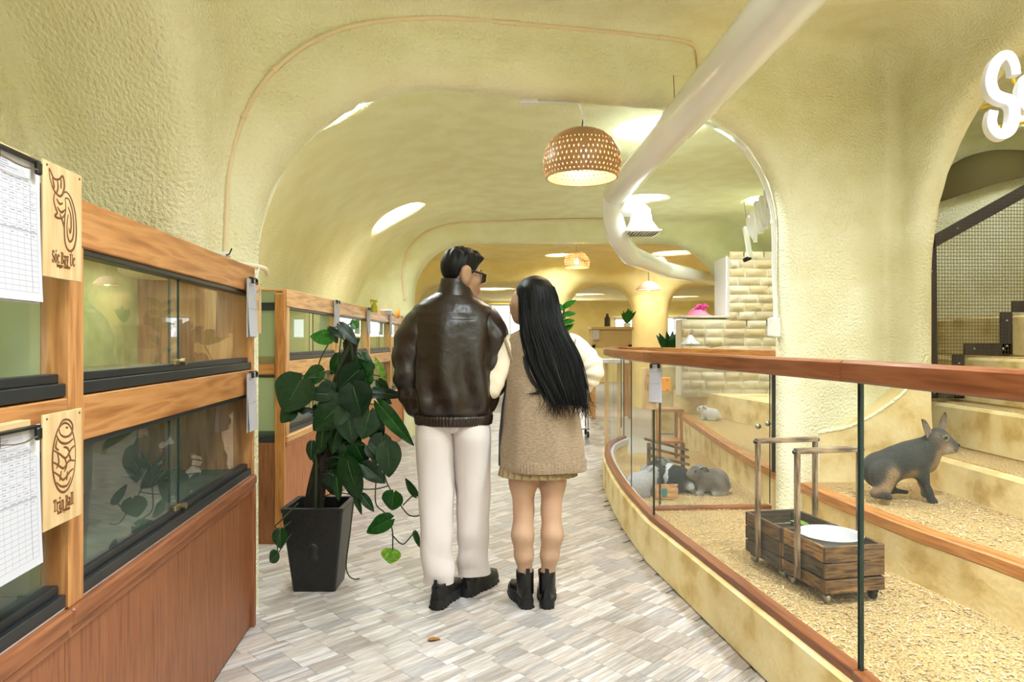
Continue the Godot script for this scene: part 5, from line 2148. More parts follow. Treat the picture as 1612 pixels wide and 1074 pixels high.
	var tr := thing("trolley", "grey wire trolley on black castors glimpsed beside the woman's elbow", "trolley", Vector3(P(915, 620, 9.4).x, 0, -9.4))
	var tc := Vector3(P(910, 620, 9.4).x, 0, -9.4)
	for x in [-0.12, 0.12]:
		for q in [-0.15, 0.15]:
			var l := Geo.new()
			l.tube([tc + Vector3(x, 0.11, q), tc + Vector3(x, 0.75, q)], 0.011, 8)
			part(tr, "upright", l, M.steel)
			var w := Geo.new()
			w.lathe([Vector2(0.001, -0.016), Vector2(0.04, -0.014), Vector2(0.05, 0.0), Vector2(0.04, 0.014), Vector2(0.001, 0.016)], 16, tc + Vector3(x, 0.052, q), Basis(Vector3.BACK, PI / 2))
			part(tr, "castor", w, M.black_plastic)
	for y in [0.13, 0.45, 0.74]:
		var l := Geo.new()
		l.box(tc + Vector3(0, y, 0), Vector3(0.28, 0.02, 0.34), Basis.IDENTITY, 0.004)
		part(tr, "shelf", l, M.steel)
	# a fallen leaf on the floor
	var lf := Geo.new()
	var c0 := P(683, 1010, 3.0)
	c0.y = 0.005
	leaf_mesh(lf, c0 + Vector3(-0.02, 0.003, 0.0), c0 + Vector3(0.028, 0.008, -0.01), 0.03, Vector3.UP, 0.3)
	single("dry_leaf", "small dry brown leaf lying on the tiled floor in front of the man", "leaf", lf, M.dry_leaf)


# ---------------------------------------------------------------- the potted climbing plant
func leaf_mesh(g: Geo, a: Vector3, b: Vector3, w: float, up: Vector3, fold := 0.25) -> void:   # heart-shaped blade from the stalk a to the tip b
	var t := (b - a)
	var L := t.length()
	t /= L
	var s := t.cross(up).normalized()
	var n := s.cross(t).normalized()
	var rings := []
	var N := 14
	for i in N + 1:
		var f := float(i) / N
		var half := w * 0.5 * 1.06 * pow(sin(PI * pow(f * 0.995 + 0.002, 0.62)), 0.75)
		var ring := PackedVector3Array()
		for j in 9:
			var x := (j - 4) / 4.0
			var back := -0.16 * L * maxf(0.0, 1.0 - f * 3.2) * (1.0 - absf(1.0 - absf(x)) ) * 1.0
			var y := absf(x) * fold * half - 0.25 * fold * half * x * x * 2.0
			y += 0.035 * L * sin(f * 14.0 + absf(x) * 1.6) * absf(x) * 0.35
			var droop := -0.16 * L * f * f
			ring.append(a + t * (L * f + back) + s * x * half + n * (y + droop))
		rings.append(ring)
	g.loft(rings, false, 0, 1.0)
	# thickness: the underside a little below
	for r in rings:
		for j in r.size():
			r[j] -= n * 0.0012
	g.loft(rings, false, 0, -1.0)


func build_plant() -> void:
	var base := Vector3(-1.04, 0, -3.69)
	var pot := thing("flower_pot", "black tapered square planter with a relief face on its front", "planter", base)
	var rings := []
	# outside, over the rim, down inside: square sections with small rounded corners
	for s in [[0.108, 0.000], [0.112, 0.004], [0.1585, 0.425], [0.1625, 0.43], [0.1635, 0.447], [0.161, 0.450], [0.139, 0.450], [0.137, 0.447], [0.130, 0.36]]:
		var ring := PackedVector3Array()
		var h: float = s[0]
		for q in [[1, 1], [-1, 1], [-1, -1], [1, -1]]:
			for k in 4:
				var a: float = PI / 2 * (k / 3.0) + [0.0, PI / 2, PI, 1.5 * PI][[[1, 1], [-1, 1], [-1, -1], [1, -1]].find(q)]
				ring.append(base + Vector3(q[0] * (h - 0.012) + cos(a) * 0.012, s[1], (q[1] * (h - 0.012) + sin(a) * 0.012) * 0.93))
		rings.append(ring)
	var g := Geo.new()
	g.loft(rings, true, 1)
	part(pot, "body", g, M.pot)
	var so := Geo.new()
	so.box(base + Vector3(0, 0.37, 0), Vector3(0.27, 0.02, 0.25), Basis.IDENTITY, 0.004)
	part(pot, "soil", so, M.soil)
	var fb := Body.new()
	fb.k = 90.0
	var fc := base + Vector3(0.0, 0.215, 0.108)
	fb.egg(fc + Vector3(0, 0.01, -0.012), Vector3(0.055, 0.085, 0.020))
	fb.cap(fc + Vector3(0, 0.03, 0.006), fc + Vector3(0, -0.012, 0.012), 0.005, 0.009)
	for x in [-1.0, 1.0]:
		fb.cap(fc + Vector3(x * 0.010, 0.038, 0.008), fc + Vector3(x * 0.04, 0.034, -0.002), 0.004, 0.003)
		fb.egg(fc + Vector3(x * 0.022, 0.020, 0.004), Vector3(0.012, 0.006, 0.006))
		fb.egg(fc + Vector3(x * 0.056, 0.01, -0.012), Vector3(0.010, 0.03, 0.014))
	fb.cap(fc + Vector3(-0.014, -0.036, 0.008), fc + Vector3(0.014, -0.036, 0.008), 0.006, 0.006)
	var fg := Geo.new()
	body_mesh(fg, fb, 0.006)
	part(pot, "relief_face", fg, M.pot, "low relief of a calm face")

	var o := thing("climbing_plant", "dark green heart-leaved climbing plant on a bark pole in the black planter", "plant", base + Vector3(0, 0.38, 0))
	# bark pole
	var pp := [Vector3(-1.085, 0.36, -3.70), P(505, 740, 3.69), P(512, 700, 3.69), P(524, 650, 3.68), P(538, 600, 3.68), P(549, 560, 3.68), P(553, 532, 3.68)]
	var pl := Geo.new()
	var spp := spline(pp, 5)
	var rr := []
	for i in spp.size():
		rr.append(lerpf(0.046, 0.036, i / float(spp.size())) + 0.006 * sin(i * 2.1))
	pl.tube(spp, rr, 12)
	part(o, "bark_pole", pl, M.bark)
	for i in 7:
		var r := Geo.new()
		var pts := []
		var ph := rng.randf() * TAU
		for k in range(0, spp.size(), 3):
			var a := ph + k * 0.16 * (1 if i % 2 else -1)
			pts.append(spp[k] + Vector3(cos(a), 0, sin(a)) * (rr[k] + 0.004))
		r.tube(spline(pts, 3), 0.006 + 0.003 * (i % 2), 7)
		part(o, "stem", r, M.stem if i % 3 else M.bark)
	# leaves: stalk point, tip point, width in photo pixels, nearness in cm, tone
	var Lf := [
		[475, 598, 443, 647, 60, 6, 0], [462, 643, 441, 665, 23, 5, 0], [507, 586, 474, 597, 27, 2, 1], [523, 533, 486, 527, 22, 2, 2], [524, 526, 531, 541, 10, 3, 1], [561, 516, 553, 503, 12, 0, 2],
		[536, 512, 563, 541, 16, 4, 3], [519, 517, 541, 532, 9, 4, 3], [565, 583, 529, 614, 36, 10, 3], [520, 622, 477, 617, 24, 8, 3], [541, 634, 490, 676, 46, 9, 0], [556, 608, 567, 656, 48, 13, 3],
		[545, 640, 556, 700, 38, 11, 0], [582, 648, 571, 692, 36, 8, 0], [586, 619, 639, 620, 17, 7, 3], [589, 614, 616, 635, 15, 5, 1], [598, 638, 647, 701, 22, 9, 1], [566, 595, 559, 562, 21, 4, 0],
		[577, 592, 586, 574, 9, 4, 1], [605, 594, 590, 562, 9, 2, 4], [490, 650, 466, 644, 11, 5, 3], [491, 697, 488, 725, 14, 7, 3], [509, 676, 503, 712, 17, 8, 0], [602, 688, 590, 732, 32, 8, 3],
		[611, 700, 613, 752, 34, 8, 0], [547, 726, 562, 789, 36, 14, 0], [573, 733, 606, 761, 24, 9, 3], [560, 780, 568, 812, 9, 8, 0], [570, 780, 588, 806, 13, 8, 0], [620, 776, 615, 805, 30, 6, 1],
		[615, 818, 574, 837, 26, 6, 1], [617, 866, 613, 888, 27, 6, 4], [655, 780, 637, 754, 11, 0, 1], [653, 838, 661, 862, 8, 0, 1], [441, 835, 440, 864, 20, 16, 0], [437, 872, 423, 885, 19, 17, 0],
		[530, 752, 532, 790, 15, 12, 0], [580, 703, 598, 724, 19, 10, 3], [530, 680, 520, 715, 24, 4, 0], [560, 700, 575, 735, 28, 6, 0], [545, 590, 560, 625, 26, 3, 0], [520, 605, 505, 640, 26, 0, 0], [585, 660, 600, 700, 26, 3, 0], [500, 640, 512, 672, 20, -4, 0],
		[570, 560, 585, 600, 20, -5, 1], [535, 560, 520, 590, 18, -6, 1], [590, 720, 600, 700, 14, 3, 0], [540, 715, 548, 742, 18, 4, 0], [596, 600, 612, 622, 15, -3, 1],
	]
	for i in 34:   # smaller leaves in the depth of the plant
		var y0 := rng.randf_range(570.0, 745.0)
		var cx := lerpf(548.0, 512.0, (y0 - 570.0) / 175.0)
		var u0 := cx + rng.randf_range(-22.0, 38.0)
		var an := rng.randf_range(0.2, PI - 0.2)
		var ll := rng.randf_range(22.0, 40.0)
		Lf.append([u0, y0, u0 + cos(an) * ll * 0.8, y0 + sin(an) * ll, rng.randf_range(17.0, 30.0), rng.randf_range(-12.0, 4.0), [0, 0, 3, 1][rng.randi() % 4]])
	for q in Lf:
		var d: float = 3.64 - q[5] * 0.01
		var a := P(q[0], q[1], d)
		var b := P(q[2], q[3], d)
		var w: float = q[4] * 1.13 * d / F
		var len := a.distance_to(b)
		# tip nearer or farther than the stalk, so that blades are not all face on
		var tiltz := rng.randf_range(-0.15, 0.35) * len
		b += Vector3(0, 0, tiltz)
		b = EYEP(b, q[2], q[3])
		var up := Vector3(rng.randf_range(-0.35, 0.35), 0.35 + rng.randf_range(-0.2, 0.4), 1.0).normalized()
		var lg := Geo.new()
		leaf_mesh(lg, a, b, w, up, rng.randf_range(0.12, 0.38))
		var lp := part(o, "leaf", lg, M["leaf_%d" % q[6]], ["", "", "", "", "pale green leaf"][q[6]])
		if q[4] > 11:
			var rib := Geo.new()
			var t := (b - a).normalized()
			var n := t.cross(up).normalized().cross(t).normalized()
			var rp := []
			for i in 6:
				var f := i / 5.0
				rp.append(a + (b - a) * f * 0.96 + n * (0.001 - 0.16 * len * f * f))
			rib.tube(rp, [0.0016, 0.0015, 0.0013, 0.0011, 0.0008, 0.0004], 5)
			part(lp, "midrib", rib, M.leaf_rib)
		# leaf stalk back to the pole or the vine
		var near: Vector3 = spp[0]
		for s in spp:
			if s.distance_to(a) + absf(s.y + 0.06 - a.y) * 0.4 < near.distance_to(a) + absf(near.y + 0.06 - a.y) * 0.4:
				near = s
		if near.distance_to(a) < 0.32:
			var sg := Geo.new()
			sg.tube(spline([near, near.lerp(a, 0.5) + Vector3(0, 0.03, 0.01), a], 5), 0.0032, 6)
			part(lp, "stalk", sg, M.stem)
	# trailing vines
	for vn in [[[553, 705, 4], [577, 715, 5], [592, 735, 7], [591, 790, 7], [604, 806, 7], [612, 818, 6], [618, 838, 6], [618, 866, 6]], [[592, 700, 6], [608, 757, 5], [622, 782, 5], [640, 808, 3], [652, 813, 1], [662, 811, -1]], [[617, 842, 6], [633, 857, 4], [645, 847, 2], [652, 838, 0]], [[634, 796, 3], [648, 782, 1], [655, 779, 0], [640, 757, 0]], [[556, 790, 4], [551, 840, 4], [545, 888, 2], [549, 906, 2], [558, 912, 2], [566, 911, 2]], [[470, 792, 16], [440, 822, 17], [433, 829, 17], [441, 836, 16]], [[441, 838, 17], [437, 850, 17], [437, 872, 17]], [[497, 605, 2], [503, 570, 3], [515, 545, 3], [522, 533, 2]], [[530, 640, 2], [530, 590, 3], [536, 540, 3], [540, 520, 3], [553, 508, 1]], [[560, 770, 6], [590, 770, 7], [612, 765, 6]]]:
		var pts := []
		for p in vn:
			pts.append(P(p[0], p[1], 3.64 - p[2] * 0.01))
		var vg := Geo.new()
		vg.tube(spline(pts, 5), 0.0036, 7)
		part(o, "vine", vg, M.stem)


func EYEP(b: Vector3, u: float, w: float) -> Vector3:   # keep a point on its sight line at its own distance
	return P(u, w, -b.z)


# ---------------------------------------------------------------- wheeled crates in the pen
func crate(label: String, at: Vector3, yaw: float, dark: bool, has_bowl: bool) -> void:
	var W := 0.315
	var D := 0.34
	var H := 0.215
	var o := thing("wheeled_crate", label, "crate", at, "wheeled feed crates")
	var B := Basis(Vector3.UP, yaw)
	var y0 := 0.055
	var tones := [M.old_wood_dark, M.old_wood_dark, M.old_wood] if dark else [M.old_wood, M.old_wood_dark, M.old_wood_light]
	for side in 4:
		var along_x := side < 2
		var ln: float = W if along_x else D - 0.03
		for k in 3:
			var hh: float = [0.062, 0.072, 0.074][k]
			var yy: float = y0 + [0.031, 0.104, 0.179][k]
			var g := Geo.new()
			g.shift = Vector2(rng.randf() * 5, rng.randf() * 5)
			var sgn := 1.0 if side % 2 == 0 else -1.0
			var p := Vector3(0, yy, sgn * (D / 2 - 0.008)) if along_x else Vector3(sgn * (W / 2 - 0.008), yy, 0)
			g.box(at + B * p, Vector3(ln if along_x else 0.015, hh - 0.002 * (1 + k % 2), 0.015 if along_x else ln), B * Basis(Vector3.BACK if along_x else Vector3.RIGHT, rng.randf_range(-0.01, 0.01)), 0.002)
			part(o, "plank", g, tones[(k + side * 2 + (1 if side == 0 else 0)) % 3] if not (side == 0 and not dark) else [M.old_wood, M.old_wood, M.old_wood][k])
	if not dark:
		var ln2 := Geo.new()
		ln2.box(at + B * Vector3(0.0, y0 + 0.012, D / 2 + 0.0015), Vector3(W - 0.05, 0.018, 0.006), B * Basis(Vector3.BACK, 0.03), 0.001)
		ln2.box(at + B * Vector3(0.11, y0 + 0.14, D / 2 + 0.0005), Vector3(0.07, 0.012, 0.006), B, 0.001)
		ln2.box(at + B * Vector3(-0.12, y0 + 0.13, D / 2 + 0.0005), Vector3(0.06, 0.008, 0.006), B, 0.001)
		part(o, "batten", ln2, M.old_wood_light, "light freshly split slivers")
	var fl := Geo.new()
	fl.box(at + B * Vector3(0, y0 + 0.006, 0), Vector3(W - 0.03, 0.012, D - 0.03), B, 0.001)
	part(o, "bottom", fl, M.old_wood_dark)
	for sx in [-1.0, 1.0]:
		for sz in [-1.0, 1.0]:
			var c := Geo.new()
			c.box(at + B * Vector3(sx * (W / 2 - 0.03), y0 + 0.10, sz * (D / 2 - 0.03)), Vector3(0.03, 0.21, 0.03), B, 0.002)
			part(o, "corner_block", c, M.old_wood_dark)
			var w := Geo.new()
			w.lathe([Vector2(0.001, -0.012), Vector2(0.022, -0.012), Vector2(0.027, 0.0), Vector2(0.022, 0.012), Vector2(0.001, 0.012)], 16, at + B * Vector3(sx * (W / 2 - 0.035), 0.027, sz * (D / 2 - 0.04)), B * Basis(Vector3.BACK, PI / 2))
			var wp := part(o, "castor", w, M.steel if sx < 0 else M.black_metal)
			var fk := Geo.new()
			fk.box(at + B * Vector3(sx * (W / 2 - 0.035), 0.046, sz * (D / 2 - 0.04)), Vector3(0.036, 0.02, 0.04), B, 0.002)
			part(wp, "fork", fk, M.black_metal)
	# tall handle: two flat uprights on the sides and a bar across
	var top := 0.70
	var zz := -0.02
	for sx in [-1.0, 1.0]:
		var g := Geo.new()
		g.box(at + B * Vector3(sx * (W / 2 + 0.014), 0.375, zz), Vector3(0.016, 0.61, 0.034), B, 0.002)
		part(o, "upright", g, M.grey_wood)
		var bt := Geo.new()
		bt.lathe([Vector2(0.001, 0.022), Vector2(0.010, 0.02), Vector2(0.012, 0.0)], 10, at + B * Vector3(sx * (W / 2 + 0.016), top - 0.02, zz), B * Basis(Vector3.BACK, -PI / 2 * sx))
		part(o, "bolt", bt, M.black_metal)
	var hb := Geo.new()
	hb.box(at + B * Vector3(0, top - 0.016, zz), Vector3(W + 0.05, 0.026, 0.03), B, 0.003)
	part(o, "handle_bar", hb, M.grey_wood)
	if has_bowl:
		var bw := thing("feed_bowl", "wide white enamel bowl set in the nearer wheeled crate", "bowl", at + Vector3(0, 0.2, 0))
		var bc := at + B * Vector3(0.005, 0.0, -0.015)
		var g := Geo.new()
		g.lathe([Vector2(0.001, 0.10), Vector2(0.08, 0.10), Vector2(0.115, 0.16), Vector2(0.138, 0.268), Vector2(0.150, 0.274), Vector2(0.150, 0.280), Vector2(0.140, 0.281), Vector2(0.134, 0.274), Vector2(0.108, 0.165), Vector2(0.001, 0.115)], 44, bc)
		part(bw, "bowl", g, M.enamel)
	else:
		var gr := thing("greens", "a few pale green leaves lying in the farther wheeled crate", "vegetable", at + Vector3(0, 0.08, 0))
		for i in 6:
			var g := Geo.new()
			var c := at + B * Vector3(rng.randf_range(-0.08, 0.1), 0.13 + 0.02 * i, rng.randf_range(0.0, 0.12))
			leaf_mesh(g, c, c + Vector3(rng.randf_range(-0.08, 0.08), 0.02, rng.randf_range(-0.08, 0.08)), 0.06, Vector3.UP, 0.3)
			part(gr, "leaf", g, M.leaf_4)


func build_crates() -> void:
	# the front crate: its front bottom corners stand at (1297, 955) and (1392, 945)
	crate("nearer grey weathered wooden crate on castors with a tall handle, holding a white bowl", Vector3(1.555, 0.102, -3.326), deg_to_rad(11.5), false, true)
	crate("farther weathered wooden crate on castors with a tall handle, almost empty", Vector3(1.486, 0.102, -3.664), deg_to_rad(11.5), true, false)
	# low wooden feeder between the rabbits
	var d := 5.35
	var o := thing("hay_feeder", "small pale wooden trough with a blue green cup between the rabbits", "feeder", P(1047, 772, d))
	var c := P(1047, 760, 5.3)
	c.y = 0.1
	for q in [[Vector3(0, 0.05, 0.06), Vector3(0.17, 0.09, 0.012)], [Vector3(0, 0.05, -0.06), Vector3(0.17, 0.09, 0.012)], [Vector3(0.08, 0.05, 0), Vector3(0.012, 0.09, 0.12)], [Vector3(-0.08, 0.05, 0), Vector3(0.012, 0.09, 0.12)], [Vector3(-0.045, 0.115, 0.06), Vector3(0.07, 0.01, 0.02)], [Vector3(0.05, 0.115, 0.06), Vector3(0.07, 0.01, 0.02)], [Vector3(0, 0.01, 0), Vector3(0.16, 0.012, 0.12)]]:
		var g := Geo.new()
		g.box(c + q[0], q[1], Basis.IDENTITY, 0.002)
		part(o, "slat", g, M.oak_pale)
	var cg := Geo.new()
	cg.box(c + Vector3(-0.02, 0.06, 0.073), Vector3(0.04, 0.065, 0.012), Basis.IDENTITY, 0.004)
	part(o, "cup", cg, M.aqua)
	# slanted hay box behind them
	var hb := thing("hay_box", "brown slatted hay box standing behind the black and white rabbit", "box", P(1045, 735, 6.1))
	var e := P(1040, 735, 6.0)
	e.y = 0.1
	for k in 4:
		var g := Geo.new()
		g.bar(e + Vector3(-0.14 + k * 0.02, 0.36 - k * 0.07, 0.02 * k), e + Vector3(0.24, 0.26 - k * 0.06, 0.02 * k), 0.02, 0.05, Vector3(0, 0, 1))
		part(hb, "slat", g, M.old_wood)
	for x in [-0.1, 0.2]:
		var g := Geo.new()
		g.box(e + Vector3(x, 0.16, -0.02), Vector3(0.03, 0.32, 0.03), Basis.IDENTITY, 0.003)
		part(hb, "leg", g, M.old_wood)
	# small table on the far pen floor
	var tb := thing("low_table", "small brown wooden stand seen through the glass near the hinge", "stand", P(1048, 665, 8.2))
	var tcx := P(1050, 650, 7.0)
	for y in [0.30, 0.62]:
		var g := Geo.new()
		g.box(Vector3(tcx.x, y, -7.0), Vector3(0.28, 0.03, 0.26), Basis.IDENTITY, 0.003)
		part(tb, "board", g, M.oak)
	for x in [-0.12, 0.12]:
		for z in [-0.11, 0.11]:
			var g := Geo.new()
			g.box(Vector3(tcx.x + x, 0.36, -7.0 + z), Vector3(0.03, 0.52, 0.03), Basis.IDENTITY, 0.003)
			part(tb, "leg", g, M.oak)


# ---------------------------------------------------------------- animals
func build_animals() -> void:
	build_mara()
	rabbit("grey and tan rabbit sitting on the right, facing left", P(1118, 768, 5.45), 0.25, 1.0, Color(0.40, 0.37, 0.34), Color(0.80, 0.78, 0.75), 0, 0.345)
	rabbit("black and white rabbit crouching behind the small trough", P(1060, 768, 5.55), -0.9, 1.0, Color(0.07, 0.09, 0.09), Color(0.85, 0.86, 0.87), 1, 0.37)
	rabbit("pale grey and white rabbit at the left, close to the glass", P(1010, 772, 5.4), -2.6, 0.9, Color(0.78, 0.78, 0.80), Color(0.16, 0.17, 0.2), 2, 0.36)
	var w := P(1105, 655, 8.0)
	w.y = 0.37
	rabbit("small white rabbit far back on the raised sawdust ledge", Vector3(2.38, 0.37, -8.2), -0.5, 0.62, Color(0.9, 0.88, 0.86), Color(0.75, 0.55, 0.45), 3, 0.4)


func onto(b: Body, p: Vector3, dir: Vector3) -> Vector3:   # from outside, along -dir, to the skin
	var q := p + dir * 0.12
	for i in 60:
		var s := b.sd(q)
		if s < 0.0008:
			break
		q -= dir * maxf(0.0006, s * 0.7)
	return q


func build_mara() -> void:
	var D := 4.06
	var o := thing("mara", "dark grey long-legged hare-like rodent with tan chest sitting on the sawdust ledge", "animal", P(1415, 786, D))
	var dark := Color(0.020, 0.024, 0.023)
	var grey_c := Color(0.040, 0.041, 0.035)
	var tan := Color(0.40, 0.26, 0.13)
	var pale := Color(0.60, 0.50, 0.38)
	var b := Body.new()
	b.k = 70.0
	b.tint = 200.0
	var q := func(u: float, w: float, e: float) -> Vector3: return P(u, w, D + e)
	# trunk: haunch, loin, ribs, shoulder
	b.egg(q.call(1386, 741, 0.0), Vector3(0.105, 0.110, 0.095), Basis(Vector3.BACK, 0.5), dark)
	b.egg(q.call(1410, 727, 0.0), Vector3(0.120, 0.092, 0.085), Basis(Vector3.BACK, 0.35), dark)
	b.egg(q.call(1432, 721, 0.0), Vector3(0.105, 0.098, 0.080), Basis(Vector3.BACK, 0.55), grey_c)
	b.egg(q.call(1448, 715, 0.0), Vector3(0.070, 0.090, 0.072), Basis(Vector3.BACK, -0.2), dark)
	b.egg(q.call(1428, 740, 0.0), Vector3(0.10, 0.035, 0.06), Basis(Vector3.BACK, 0.25), tan)     # belly
	b.egg(q.call(1462, 725, 0.0), Vector3(0.045, 0.070, 0.056), Basis(Vector3.BACK, -0.1), tan)  # breast
	b.cap(q.call(1455, 708, 0.0), q.call(1470, 694, -0.01), 0.052, 0.046, grey_c)                  # neck
	b.cap(q.call(1466, 716, -0.01), q.call(1475, 702, -0.015), 0.040, 0.034, tan)
	# head
	b.egg(q.call(1477, 688, -0.015), Vector3(0.052, 0.047, 0.042), Basis(Vector3.BACK, -0.5), grey_c)
	b.cap(q.call(1481, 690, -0.015), q.call(1499, 702, -0.035), 0.036, 0.023, grey_c)
	b.cap(q.call(1479, 699, -0.025), q.call(1488, 703, -0.030), 0.026, 0.022, tan)
	b.egg(q.call(1499, 703.5, -0.038), Vector3(0.020, 0.021, 0.022), Basis.IDENTITY, grey_c)
	b.cap(q.call(1489, 707, -0.042), q.call(1498, 708, -0.046), 0.017, 0.014, pale)
	b.egg(q.call(1478, 689, -0.050), Vector3(0.017, 0.013, 0.008), Basis(Vector3.BACK, -0.4), Color(0.22, 0.16, 0.10))
	b.egg(q.call(1483, 699, -0.040), Vector3(0.026, 0.014, 0.012), Basis(Vector3.BACK, -0.5), tan)
	# front legs
	b.cap(q.call(1449, 733, -0.055), q.call(1453, 752, -0.06), 0.036, 0.026, dark)
	b.cap(q.call(1453, 752, -0.06), q.call(1461, 773, -0.055), 0.022, 0.0155, dark)
	b.cap(q.call(1461, 773, -0.055), q.call(1466, 786, -0.055), 0.0155, 0.014, dark)
	b.cap(q.call(1466, 787, -0.055), q.call(1473, 790.5, -0.07), 0.014, 0.010, dark)
	b.cap(q.call(1452, 735, 0.055), q.call(1452, 757, 0.05), 0.030, 0.021, tan)
	b.cap(q.call(1452, 757, 0.05), q.call(1456, 777, 0.05), 0.018, 0.013, tan)
	b.cap(q.call(1456, 778, 0.05), q.call(1462, 781, 0.04), 0.012, 0.010, dark)
	# hind legs: thigh up against the belly, shank down to the hock, long foot on the ground
	b.egg(q.call(1391, 748, -0.075), Vector3(0.072, 0.075, 0.034), Basis(Vector3.BACK, 0.7), grey_c)
	b.cap(q.call(1401, 747, -0.085), q.call(1393, 767, -0.09), 0.036, 0.026, tan)
	b.cap(q.call(1393, 767, -0.09), q.call(1378, 776, -0.08), 0.025, 0.018, tan)
	b.cap(q.call(1377, 777.5, -0.08), q.call(1391, 780, -0.11), 0.017, 0.012, dark)
	b.cap(q.call(1391, 780, -0.11), q.call(1401, 784, -0.13), 0.012, 0.011, dark)
	b.cap(q.call(1404, 752, 0.07), q.call(1396, 770, 0.07), 0.04, 0.025, dark)
	b.cap(q.call(1398, 772, 0.07), q.call(1427, 775, 0.05), 0.016, 0.012, dark)
	var cf := func(p: Vector3, n: Vector3) -> Color:
		var c: Color = b.colour(p, n)
		var h := sin(p.x * 310.0) * sin(p.y * 280.0 + p.x * 90.0) * sin(p.z * 300.0)
		c = c.lerp(Color(0.09, 0.085, 0.065), clampf(0.22 + 0.25 * h, 0.0, 0.5) * (1.0 if c.r < 0.15 else 0.2))
		return c
	var g := Geo.new()
	body_mesh(g, b, 0.0095, cf)
	part(o, "body", g, M.fur)
	# ears
	for e in [[[1467, 695, -0.045], [1454, 660, -0.05], 0.056, 0.9], [[1479, 688, 0.025], [1489, 649, 0.03], 0.044, -0.2]]:
		var a: Vector3 = q.call(e[0][0], e[0][1], e[0][2])
		var t: Vector3 = q.call(e[1][0], e[1][1], e[1][2])
		var eg := Geo.new()
		var s := (t - a).cross(Vector3(0.5 * e[3], 0, 1)).normalized()
		var n := s.cross((t - a).normalized())
		for k in 2:
			var rings := []
			for i in 9:
				var f := i / 8.0
				var half: float = e[2] * 0.5 * (0.65 + 0.9 * f * (1.0 - f) * 1.6) * sqrt(maxf(0.0, 1.0 - pow(f, 4.0)))
				var ring := PackedVector3Array()
				for j in 7:
					var x := (j - 3) / 3.0
					ring.append(a + (t - a) * f + s * x * half - n * (0.014 * (1.0 - x * x) + (0.0025 if k else 0.0)))
				rings.append(ring)
			eg.col = Color(0.30, 0.22, 0.16) if k == 0 else Color(0.12, 0.10, 0.08)
			eg.loft(rings, false, 0, 1.0 if k else -1.0)
		part(o, "ear", eg, M.fur)
	var ey := Geo.new()
	ey.lathe([Vector2(0.0005, 0.013), Vector2(0.007, 0.011), Vector2(0.012, 0.003), Vector2(0.0125, -0.006)], 16, onto(b, q.call(1479.5, 687.5, -0.015), Vector3(0, 0, 1)) - Vector3(0, 0, 0.004), Basis(Vector3.RIGHT, PI / 2))
	part(o, "eye", ey, M.eye)
	var rg := Geo.new()
	var rp := []
	for k in 21:
		var a := TAU * k / 20.0
		rp.append(onto(b, q.call(1479.5, 687.5, -0.015), Vector3(0, 0, 1)) + Vector3(cos(a) * 0.016, sin(a) * 0.0135, -absf(cos(a)) * 0.004))
	rg.col = Color(0.42, 0.32, 0.2)
	rg.tube(rp, 0.0045, 6, 0)
	part(o, "eyelid", rg, M.fur)
	var ns := Geo.new()
	ns.lathe([Vector2(0.0005, 0.012), Vector2(0.008, 0.010), Vector2(0.013, 0.0)], 12, onto(b, q.call(1499, 701.5, -0.038), Vector3(0.75, 0.1, 0.65).normalized()) - Vector3(0.004, 0, 0.004), Basis(Vector3.UP, 0.85) * Basis(Vector3.RIGHT, PI / 2.2))
	part(o, "nose", ns, M.eye)
	for k in 8:
		var wg := Geo.new()
		var a: Vector3 = onto(b, q.call(1496, 706, -0.038), Vector3(0, 0, 1))
		var t := a + Vector3(-0.02 + 0.012 * k, -0.03 - 0.003 * k, 0.05)
		wg.tube([a, a.lerp(t, 0.5) + Vector3(0, 0.005, 0), t], [0.0007, 0.0005, 0.0003], 4)
		part(o, "whisker", wg, M.eye)
		if k > 3:
			break


